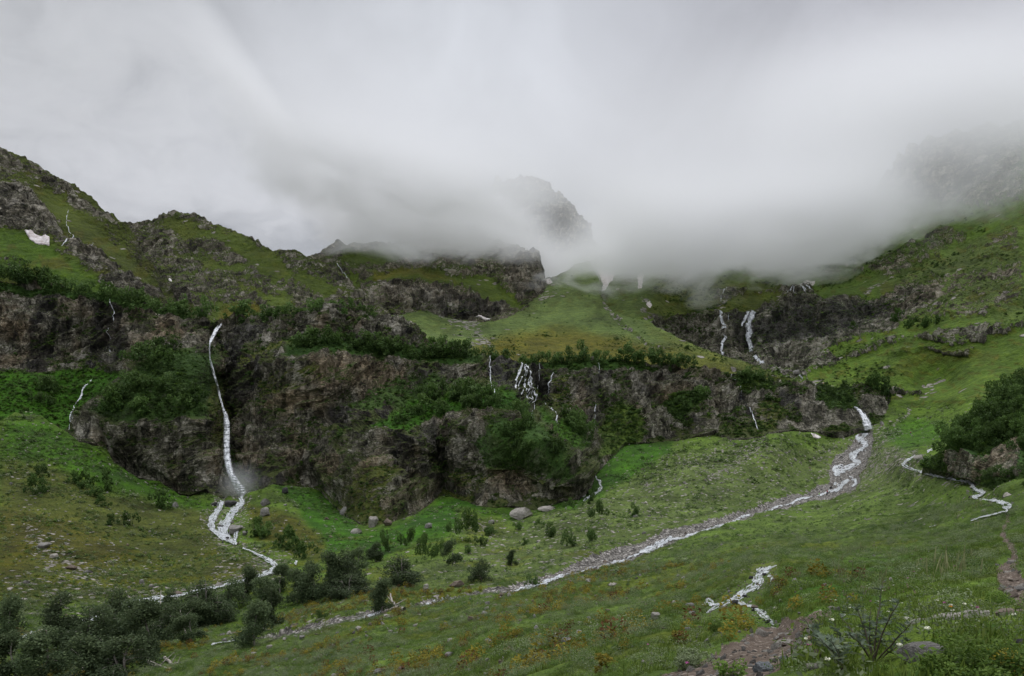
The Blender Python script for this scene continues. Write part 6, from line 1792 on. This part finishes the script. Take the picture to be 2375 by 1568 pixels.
# wet stones standing in the streams
P, x, y, r = far_spots(160000, 21, lambda a, b: np.clip(G_wet[a, b], 0, 1) * 0.16)
n = len(P)
s = (np.clip(r.lognormal(0.0, 0.45, n) * 2.3, 0, 7) * P[:, 1] / F)[:, None] * r.uniform(0.5, 0.9, (n, 3))
WSTONES = [rock_mesh('wet_stone', 540 + i, 2, 0.7, m) for i, m in enumerate((M_dark, M_dark, M_brown, M_stone))]
scatter_stuff('wet_stones', P, np.stack([r.normal(0, .3, n), r.normal(0, .3, n), r.uniform(0, 6.28, n)], -1), s, r.integers(0, 4, n), WSTONES, 'dark wet stones breaking the white water of the streams')
# stones on the trail
P, x, y, r = far_spots(60000, 12, lambda a, b: (G_path[a, b] > 0.25) * 0.06, 1500, 2400, 1180, 1580)
n = len(P)
s = (r.lognormal(0.0, 0.6, n) * 0.020)[:, None] * r.uniform(0.6, 1.5, (n, 3)) * np.clip(P[:, 1:2] / 9, 0.8, 3)
scatter_stuff('pebbles', P, np.stack([r.normal(0, .3, n), r.normal(0, .3, n), r.uniform(0, 6.28, n)], -1), s, r.integers(0, 5, n), STONES, 'loose pebbles on the earth footpath')


# low scrub clinging to the ledges and slopes
def scrub(sh, mask, n, px, name, label, protos, seed):
    r = np.random.default_rng(seed)
    nr_, nx_ = sh.nr, sh.X.shape[1]
    a, b = r.integers(2, nr_ - 1, n * 14), r.integers(0, nx_, n * 14)
    keep = (r.random(len(a)) < mask[a, b]) & (sh.X[a, b] > -20) & (sh.X[a, b] < 2400)
    a, b = a[keep][:n], b[keep][:n]
    P = sh.P[a, b]
    m = len(P)
    s = (r.lognormal(0, 0.4, m) * px * P[:, 1] / F)[:, None] * r.uniform(0.7, 1.2, (m, 3)) * np.array((1, 1, 0.8))
    scatter_stuff(name, P, np.stack([r.normal(0, .1, m), r.normal(0, .1, m), r.uniform(0, 6.28, m)], -1), s, r.integers(0, len(protos), m), protos, label)


LOW = [make_shrub(80 + i, m, 160, 0.15) for i, m in enumerate((M_shrub, M_dkshrub, M_herb, M_dkshrub))]
cveg = smooth01(veg_c * 1.6 - 0.25)
scrub(C, cveg * (0.25 + 0.75 * np.clip(C.N[..., 2] + 0.3, 0, 1)), 11000, 4.4, 'ledge_scrub', 'low scrub clinging to the ledges of the cliff', LOW, 14)
scrub(U, smooth01((U.X - 1500) / 60) * (0.05 + smooth01((U.N[..., 2] - 0.35) * 3)) * smooth01((fbm(U.P[..., 0] / 40, U.P[..., 1] / 40, U.P[..., 2] / 40, 3, 90) - 0.05) * 3) * 0.7, 4200, 3.0, 'slope_scrub', 'low scrub on the right mountainside', LOW, 15)
scrub(Rs, np.clip(0.8 - rk_r * 1.2, 0, 1), 1500, 9.0, 'outcrop_scrub', 'low scrub covering the right outcrop', [make_shrub(90 + i, m, 420, 0.085) for i, m in enumerate((M_shrub, M_dkshrub, M_herb, M_dkshrub))], 17)
scrub(Pl, 0.05 + 0.8 * smooth01((fbm(Pl.P[..., 0] / 25, Pl.P[..., 1] / 25, 0, 3, 91) - 0.1) * 3) * (Pl.Y > 770), 2600, 2.4, 'heath', 'low brown heath on the foot of the green cone', LOW, 16)

# ------------------------------------------------------------------ foreground plants
def jag_leaf(base, d, up, L, wdt, teeth=5):
    """a toothed, slightly folded thistle leaf"""
    d = d / np.linalg.norm(d)
    side = np.cross(d, up)
    side /= np.linalg.norm(side) + 1e-9
    n = teeth * 2 + 1
    u = np.linspace(0, 1, n)
    env = np.sin(np.pi * np.clip(u * 0.92 + 0.08, 0, 1)) ** 0.8
    wv = wdt * env * np.where(np.arange(n) % 2 == 1, 1.0, 0.38)
    mid = base + d * (u * L)[:, None] + np.outer(-0.22 * L * u ** 2, (0, 0, 1))
    fwd = d * (0.12 * L) * (np.arange(n) % 2 == 1)[:, None]
    lft = mid + side * wv[:, None] + fwd + np.outer(wv * 0.35, (0, 0, 1))
    rgt = mid - side * wv[:, None] + fwd + np.outer(wv * 0.35, (0, 0, 1))
    V = np.stack([lft, mid, rgt], 1).reshape(-1, 3)
    q = []
    for i in range(n - 1):
        a = i * 3
        q += [(a, a + 1, a + 4, a + 3), (a + 1, a + 2, a + 5, a + 4)]
    return V, np.array(q)


def head_mesh(seed, n=90, rad=1.0):
    r = np.random.default_rng(seed)
    v, f = ico(2)
    d = r.normal(size=(n, 3))
    d /= np.linalg.norm(d, axis=1, keepdims=True)
    t = np.cross(d, r.normal(size=(n, 3)))
    t /= np.linalg.norm(t, axis=1, keepdims=True)
    V = np.concatenate([v * 0.55, np.stack([d * 0.5 - t * 0.09, d * 0.5 + t * 0.09, d * r.uniform(0.8, 1.1, (n, 1))], 1).reshape(-1, 3)])
    T = np.concatenate([f, len(v) + np.arange(n * 3).reshape(n, 3)])
    return mesh_np('seed_head', V * rad, tris=T, mat=M_thead, attrs=shade_attr(len(T), r))


HEADS = [head_mesh(600 + i) for i in range(2)]


def thistle(base, tips, label, seed, leafy=(0.25, 0.95), nleaf=14, leafL=0.085, heads=True, thick=0.007, stemmat=None, group=None):
    r = np.random.default_rng(seed)
    b = G.at(np.array(float(base[0])), np.array(float(base[1])))
    Dm = b[1]
    e = empty('thistle', tuple(b))
    stems, leaves = [], []
    for (x, y) in tips:
        t = pix(np.array(float(x)), np.array(float(y)), Dm + r.uniform(-0.25, 0.45)) - b
        u = np.linspace(0, 1, 10)
        c = np.outer(u, t) * np.array((1, 1, 1)) + np.outer(np.sin(u * np.pi) * 0.12, (-t[0] * 0.5, r.normal() * 0.15, abs(t[2]) * 0.3)) + 0.004 * r.normal(size=(10, 3)) * u[:, None]
        stems.append(tube(c, thick * (1.15 - 0.8 * u), 5))
        for k in range(nleaf):
            q = r.uniform(*leafy)
            p = np.array([np.interp(q, u, c[:, i]) for i in range(3)])
            a = r.uniform(0, 6.28)
            dv = np.array((math.cos(a), math.sin(a), r.uniform(0.1, 0.9)))
            leaves.append(jag_leaf(p, dv, np.array((0, 0, 1.0)) + 0.3 * r.normal(size=3), leafL * r.uniform(0.6, 1.5) * (1.15 - 0.6 * q), leafL * 0.27 * r.uniform(0.7, 1.3)))
        if heads:
            for k in range(r.integers(1, 3)):
                hp = c[-1] + np.array((r.normal() * 0.03, r.normal() * 0.03, -0.02 * k))
                o = obj('seed_head', HEADS[r.integers(0, 2)], e, tuple(hp))
                o.scale = (0.016 * r.uniform(0.8, 1.3),) * 3
    v, q = join(stems)
    obj('stem', mesh_np('stem', v, quads=q, mat=stemmat or M_gstem), e)
    if leaves:
        v, q = join(leaves)
        obj('foliage', mesh_np('foliage', v, quads=q, mat=M_thistle, smooth=False, attrs=shade_attr(len(q), r)), e)
    return tag(e, label, 'thistle', group)


thistle((2025, 1550), [(2048, 1349), (1985, 1400), (2085, 1395), (1945, 1425), (2118, 1440), (2020, 1408), (2062, 1425), (1965, 1465), (2110, 1482), (2000, 1440)], 'big grey green thistle with a dark forked stem in the foreground', 701, (0.38, 0.98), 13, 0.085, False, 0.0065, M_stem)
thistle((1955, 1568), [(1925, 1482), (1938, 1445), (1900, 1478), (1950, 1470)], 'thistle at the bottom edge left of the big thistle', 702, (0.35, 1.0), 13, 0.10, False, 0.005, M_stem)
thistle((1918, 1530), [(1863, 1436), (1885, 1470), (1897, 1490)], 'leaning thistle with large leaves beside the footpath', 703, (0.15, 0.9), 8, 0.15, True, 0.006)
for i, ((bx, by), tips) in enumerate((((1965, 1440), [(1960, 1350), (1942, 1371), (1962, 1378)]), ((2003, 1445), [(1995, 1358), (1984, 1378)]), ((2040, 1442), [(2043, 1348), (2025, 1363)]), ((2070, 1440), [(2062, 1361), (2076, 1378), (2091, 1371)]), ((2108, 1436), [(2113, 1369), (2104, 1357)]))):
    thistle((bx, by), tips, ('leftmost dry thistle', 'second dry thistle from the left', 'tallest dry thistle', 'dry thistle with nodding heads', 'rightmost dry thistle')[i] + ' with pale seed heads on the foreground bank', 710 + i, (0.1, 0.7), 6, 0.07, True, 0.004, None, 'dry thistles on the foreground bank')


def flower(x, y, hgt, kind, label, group):
    """stem with a small round flower head whose petals stick out"""
    Dm = float(G.at(np.array(float(x)), np.array(float(y)))[1])
    lo = y + hgt / Dm * F
    b = G.at(np.array(float(x)), np.array(float(min(lo, 1600))))
    Dm = b[1]
    top = np.array((0, 0, hgt))
    e = empty('flower', tuple(b), random.uniform(0, 6.28))
    st, pe = FLOWERS[kind]
    s = obj('stem', st, e)
    s.scale = (1, 1, hgt)
    p = obj('petals', pe, e, tuple(top))
    p.scale = (0.022 * max(1.0, Dm / 14),) * 3
    return tag(e, label, 'flower', group)


def petals(seed, mat, n=44):
    r = np.random.default_rng(seed)
    d = r.normal(size=(n, 3))
    d[:, 2] = np.abs(d[:, 2]) * 0.7
    d /= np.linalg.norm(d, axis=1, keepdims=True)
    V, Q = leaf_quads(d * r.uniform(0.3, 0.9, (n, 1)), 0.34, r, 0.5, 0.6)
    return mesh_np('petals', V, quads=Q, mat=mat, smooth=False, attrs=shade_attr(len(Q), r))


z_ = np.linspace(0, 1, 7)
sv, sq = tube(np.stack([0.02 * np.sin(z_ * 2.5), 0.015 * z_ ** 2, z_], -1), 0.0022 + 0 * z_, 4)
STEM = mesh_np('stem', sv, quads=sq, mat=M_gstem)
FLOWERS = {'white': (STEM, petals(801, M_white)), 'pink': (STEM, petals(802, M_pink)), 'orange': (STEM, petals(803, M_yellow))}
for zx, zy in ((1260, 203), (830, 507), (1080, 567), (1275, 575), (1455, 540), (935, 680), (1130, 875), (1350, 925), (340, 930), (1620, 730), (465, 830), (70, 1060), (285, 1275), (1600, 620), (1890, 615), (2270, 740), (210, 640), (20, 675), (380, 567), (955, 552), (1820, 630), (1745, 615), (530, 640),
               (1530, 105), (1475, 120), (1620, 75), (990, 380), (1060, 1070), (960, 700), (1590, 65), (870, 450)):
    flower(1854.6 + zx * .21864, 1275.1 + zy * .21864, random.uniform(0.10, 0.22), 'white', 'creamy white flower head standing in the foreground grass', 'white flowers in the foreground grass')
for zx, zy in ((1285, 103), (1145, 303), (1210, 237), (1880, 703), (900, 447), (1530, 600), (2010, 30), (2110, 20), (1730, 230), (1640, 175), (750, 540), (275, 550), (100, 1115), (1330, 165)):
    flower(1854.6 + zx * .21864, 1275.1 + zy * .21864, random.uniform(0.10, 0.20), 'pink', 'pink purple flower in the foreground grass', 'pink flowers in the foreground grass')
flower(2205, 1402, 0.16, 'orange', 'single orange flower in the grass above the long slab', None)
flower(1502, 1507, 0.3, 'pink', 'purple flower alone in the near meadow left of the footpath', None)
flower(1593, 1602, 0.3, 'pink', 'purple flower at the bottom beside the footpath', None)


def leafy(x, y, wm, hm, n, leaf, mat, label, seed):
    b = G.at(np.array(float(x)), np.array(float(y)))
    r = np.random.default_rng(seed)
    lobes = [(r.uniform(-.6, .6) * wm, r.uniform(-.6, .6) * wm, r.uniform(.2, .75) * hm, 0.35 * wm) for _ in range(7)]
    P, _ = crown_points(r, lobes, n)
    P[:, 2] = np.clip(P[:, 2], 0, None) * hm / max(hm, P[:, 2].max())
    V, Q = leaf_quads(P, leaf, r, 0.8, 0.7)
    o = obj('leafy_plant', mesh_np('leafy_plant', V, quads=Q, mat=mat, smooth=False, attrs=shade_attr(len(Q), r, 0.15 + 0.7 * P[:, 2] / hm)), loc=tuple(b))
    return tag(o, label, 'plant')


leafy(2335, 1600, 0.34, 0.26, 4200, 0.011, M_herb, 'dense leafy plant in the bottom right corner', 901)
leafy(2255, 1585, 0.26, 0.14, 2400, 0.010, M_herb, 'leafy plant left of the corner plant at the bottom', 902)
leafy(2365, 1565, 0.22, 0.20, 1900, 0.010, M_dock, 'yellowish leafy plant at the right edge below the dark boulder', 903)
leafy(2350, 1390, 0.40, 0.24, 2200, 0.012, M_herb, 'dark leafy clump above the slabs at the right edge', 904)
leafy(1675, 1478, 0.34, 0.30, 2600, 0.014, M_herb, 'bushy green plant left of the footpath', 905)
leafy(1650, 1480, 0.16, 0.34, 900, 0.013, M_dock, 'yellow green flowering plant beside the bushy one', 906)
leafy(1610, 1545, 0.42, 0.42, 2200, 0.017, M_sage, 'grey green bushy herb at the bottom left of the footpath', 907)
leafy(1575, 1500, 0.22, 0.34, 500, 0.022, M_dock, 'withered dock plant left of the grey green herb', 908)
leafy(1405, 1562, 0.30, 0.42, 700, 0.032, M_dock, 'yellow leaved plant at the bottom of the meadow', 909)
leafy(1700, 1560, 0.22, 0.16, 500, 0.018, M_herb, 'low plant at the near left edge of the footpath', 910)


# ------------------------------------------------------------------ hikers
def skin(name, verts, edges, radii, mat, sub=1):
    me = bpy.data.meshes.new(name)
    me.from_pydata([tuple(v) for v in verts], edges, [])
    o = bpy.data.objects.new(name, me)
    COL.objects.link(o)
    o.modifiers.new('skin', 'SKIN')
    for i, rr in enumerate(radii):
        me.skin_vertices[0].data[i].radius = (rr, rr) if np.isscalar(rr) else rr
    me.skin_vertices[0].data[0].use_root = True
    ss = o.modifiers.new('sub', 'SUBSURF')
    ss.levels = ss.render_levels = sub
    dg = bpy.context.evaluated_depsgraph_get()
    out = bpy.data.meshes.new_from_object(o.evaluated_get(dg))
    bpy.data.objects.remove(o)
    out.name = name
    out.materials.clear()
    out.materials.append(mat)
    return out


def cloth(name, c):
    m, n = new_mat(name)
    tc = n.node('ShaderNodeTexCoord')
    a = n.noise(tc.outputs['Object'], 9.0, 4)
    finish(n, n.mix(a, tuple(x * 0.75 for x in c), tuple(min(1, x * 1.2) for x in c)), 0.85, a, 0.4, 0.02)
    return m


M_skin = cloth('skin', (0.42, 0.26, 0.18))
M_hair = cloth('dark_hair', (0.03, 0.02, 0.015))
J = dict(pel=(0, 0, .93), waist=(0, 0, 1.10), chest=(0, .01, 1.32), neck=(0, .02, 1.48), head=(0, .0, 1.60), crown=(0, .01, 1.72), shl=(.17, .02, 1.42), ell=(.25, .03, 1.15), wrl=(.24, -.10, .95), hal=(.235, -.15, .87),
         shr=(-.17, .02, 1.42), elr=(-.25, .05, 1.15), wrr=(-.25, -.02, .92), har=(-.25, -.04, .83), hil=(.10, 0, .88), knl=(.11, -.16, .50), anl=(.11, -.02, .09), tol=(.12, -.16, .03), hir=(-.10, 0, .88), knr=(-.11, .06, .48), anr=(-.11, .26, .12), tor=(-.11, .14, .03))
R = dict(pel=(.15, .11), waist=(.13, .10), chest=(.16, .11), neck=.055, head=(.085, .10), crown=.07, shl=.065, ell=.045, wrl=.032, hal=(.042, .022), shr=.065, elr=.045, wrr=.032, har=(.042, .022), hil=.09, knl=.062, anl=.042, tol=(.042, .03), hir=.09, knr=.062, anr=.042, tor=(.042, .03))
E = [('pel', 'waist'), ('waist', 'chest'), ('chest', 'neck'), ('neck', 'head'), ('head', 'crown'), ('chest', 'shl'), ('shl', 'ell'), ('ell', 'wrl'), ('wrl', 'hal'), ('chest', 'shr'), ('shr', 'elr'), ('elr', 'wrr'), ('wrr', 'har'),
     ('pel', 'hil'), ('hil', 'knl'), ('knl', 'anl'), ('anl', 'tol'), ('pel', 'hir'), ('hir', 'knr'), ('knr', 'anr'), ('anr', 'tor')]


def sub_skin(name, keep, grow, mat):
    ks = [k for k in J if k in keep]
    sc = lambda k: tuple(x * grow for x in (R[k] if isinstance(R[k], tuple) else (R[k], R[k])))
    return skin(name, [J[k] for k in ks], [(ks.index(a), ks.index(b)) for a, b in E if a in ks and b in ks], [sc(k) for k in ks], mat)


BODY = sub_skin('person', list(J), 1.0, M_skin)
TOPS, LEGS = {}, {}


def person(x, y, jacket, trousers, label, rz, sh=None, pack=None, hood=False, s=1.0):
    p = (sh or G).at(np.array(float(x)), np.array(float(y)))
    for c, store, nm, keep, g in ((jacket, TOPS, 'jacket', ('pel', 'waist', 'chest', 'neck', 'shl', 'ell', 'wrl', 'shr', 'elr', 'wrr') if not hood else ('pel', 'waist', 'chest', 'neck', 'head', 'crown', 'shl', 'ell', 'wrl', 'shr', 'elr', 'wrr'), 1.22), (trousers, LEGS, 'trousers', ('pel', 'hil', 'knl', 'anl', 'hir', 'knr', 'anr'), 1.18)):
        if (c, hood) not in store:
            store[(c, hood)] = sub_skin(nm, keep, g, cloth(nm, c))
    b = obj('person', BODY, loc=(p[0], p[1], p[2] + 0.03))
    b.rotation_euler = (0, 0, rz)
    b.scale = (s, s, s)
    obj('jacket', TOPS[(jacket, hood)], b)
    obj('trousers', LEGS[(trousers, hood)], b)
    if not hood:
        v, f = ico(2)
        v = v[:, :] * np.array((.092, .112, .10))
        v[:, 2] = np.maximum(v[:, 2], -0.035)
        obj('hair', mesh_np('hair', v, tris=f, mat=M_hair), b, (0, .02, 1.68))
    if pack:
        v, f = ico(3)
        v = np.sign(v) * np.abs(v) ** 0.55 * np.array((.17, .12, .28))
        obj('backpack', mesh_np('backpack', v, tris=f, mat=cloth('backpack', pack)), b, (0, .24, 1.22))
    return tag(b, label, 'person', 'hikers')


person(1918, 1138, (0.42, 0.02, 0.04), (0.05, 0.07, 0.11), 'hiker in a red jacket and dark trousers standing on the gravel by the stream', 0.4, hood=True)
person(1899, 1143, (0.55, 0.60, 0.62), (0.04, 0.045, 0.06), 'hiker in a pale top with a neon pack left of the red jacket', 2.8, pack=(0.30, 0.62, 0.05), s=0.92)
person(2111, 1011, (0.36, 0.02, 0.05), (0.10, 0.14, 0.30), 'hiker in a red top and blue trousers on the green slope above the right brook', 0.2, s=0.85)
person(1872, 889, (0.62, 0.46, 0.03), (0.05, 0.05, 0.06), 'hiker in a yellow rain cape right beside the upper stream', 1.2, sh=U, hood=True)
person(1861, 886, (0.52, 0.55, 0.05), (0.05, 0.05, 0.06), 'leftmost hiker in yellow green at the upper stream', 1.2, sh=U, hood=True)
person(1881, 893, (0.04, 0.16, 0.18), (0.02, 0.025, 0.03), 'hiker in a dark teal jacket at the upper stream', 0.6, sh=U)
person(1910, 893, (0.62, 0.40, 0.04), (0.12, 0.06, 0.05), 'hiker in a yellow hood apart on the gravel right of the others', 0.3, sh=U, hood=True)


# ------------------------------------------------------------------ low cloud resting on the mountains
def cloud():
    xs = np.arange(-700, 851, 50.0)
    ys = np.arange(590, 1241, 50.0)
    Xg, Yg = np.meshgrid(xs, ys)
    ZT = 500.0

    def base(x, y):
        return 238 + 110 * smooth01((-x - 190) / 110) - 78 * np.exp(-((x - 205) / 190) ** 2) - 46 * np.exp(-((x + 35) / 150) ** 2) - 0.0 * y
    Zb = base(Xg, Yg) - 34
    nx, ny = len(xs), len(ys)
    V = np.concatenate([np.stack([Xg, Yg, Zb], -1).reshape(-1, 3), np.stack([Xg, Yg, ZT + 0 * Xg], -1).reshape(-1, 3)])
    idx = np.arange(nx * ny).reshape(ny, nx)
    top = idx + nx * ny
    q = [np.stack([idx[:-1, :-1], idx[1:, :-1], idx[1:, 1:], idx[:-1, 1:]], -1).reshape(-1, 4), np.stack([top[:-1, :-1], top[:-1, 1:], top[1:, 1:], top[1:, :-1]], -1).reshape(-1, 4)]
    for e, flip in ((idx[0], 0), (idx[-1], 1), (idx[:, 0], 1), (idx[:, -1], 0)):
        a, b = e[:-1], e[1:]
        s = np.stack([a, b, b + nx * ny, a + nx * ny], -1)
        q.append(s[:, ::-1] if flip else s)
    m, n = new_mat('cloud')
    g = n.node('ShaderNodeNewGeometry')
    pos = g.outputs['Position']
    sp = n.node('ShaderNodeSeparateXYZ')
    n.put(sp.inputs[0], pos)
    x, y, z = sp.outputs

    def gauss(v, c, r):
        t = n.m('DIVIDE', n.m('SUBTRACT', v, c), r)
        return n.m('POWER', 2.718, n.m('MULTIPLY', n.m('MULTIPLY', t, t), -1.0))
    b = n.m('SUBTRACT', n.ss(x, -190.0, -300.0, 238.0, 348.0), n.m('ADD', n.m('MULTIPLY', gauss(x, 205.0, 190.0), 78.0), n.m('MULTIPLY', gauss(x, -35.0, 150.0), 46.0)))
    n1 = n.noise(n.vm('MULTIPLY', pos, (1, 1, 1.7)), 0.012, 6, 0.60, 0.8)
    h = n.m('ADD', n.m('DIVIDE', n.m('SUBTRACT', z, b), 22.0), n.m('MULTIPLY', n.m('SUBTRACT', n1, 0.5), 11.0))
    dens = n.ss(h, -0.3, 1.6)

    def hole(cx, cy, cz, dx, dy, dz_, rad, ln):
        """a gap in the cloud: a long ellipsoid"""
        v = n.vm('SUBTRACT', pos, (cx, cy, cz))
        dd = np.array((dx, dy, dz_), float)
        dd /= np.linalg.norm(dd)
        al = n.vm('DOT_PRODUCT', v, tuple(dd))
        l2 = n.vm('DOT_PRODUCT', v, v)
        per = n.m('SUBTRACT', l2, n.m('MULTIPLY', al, al))
        e2 = n.m('ADD', n.m('DIVIDE', per, rad * rad), n.m('DIVIDE', n.m('MULTIPLY', al, al), ln * ln))
        return n.m('POWER', 2.718, n.m('MULTIPLY', e2, -1.0))
    open_ = n.m('MULTIPLY', hole(400, 690, 262, 0.50, 0.82, 0.31, 50, 330), 0.90)
    open3 = n.m('MULTIPLY', hole(490, 720, 280, 0.56, 0.78, 0.30, 74, 330), 0.86)
    open2 = n.m('MULTIPLY', hole(58, 800, 252, 0.07, 0.95, 0.29, 50, 360), 0.95)
    dens = n.m('MULTIPLY', dens, n.m('MULTIPLY', n.m('MULTIPLY', n.m('SUBTRACT', 1.0, open_), n.m('SUBTRACT', 1.0, open3)), n.m('SUBTRACT', 1.0, open2)))
    dens = n.m('MULTIPLY', dens, n.m('ADD', n.m('SUBTRACT', 0.86, n.ss(n.m('SUBTRACT', z, b), 30.0, 90.0, 0.0, 0.86)), n.ss(n.m('SUBTRACT', z, b), 60.0, 260.0, 0.14, 0.0)))
    dens = n.m('ADD', dens, n.m('MULTIPLY', hole(500, 800, 378, 1, 0, 0, 58, 210), 0.60))
    vs = n.node('ShaderNodeVolumeScatter')
    vs.inputs['Color'].default_value = (0.998, 0.999, 1.0, 1)
    vs.inputs['Anisotropy'].default_value = 0.2
    n.put(vs.inputs['Density'], n.m('MULTIPLY', n.m('MULTIPLY', dens, n.ss(x, -300.0, -110.0, 0.25, 1.0)), 0.034))
    out = n.node('ShaderNodeOutputMaterial')
    n.t.links.new(vs.outputs[0], out.inputs['Volume'])
    m.cycles.volume_step_rate = 0.22
    o = obj('cloud', mesh_np('cloud', V, quads=np.concatenate(q), mat=m))
    tag(o, 'low grey cloud bank hiding the mountain tops', 'cloud', None, 'stuff')


cloud()
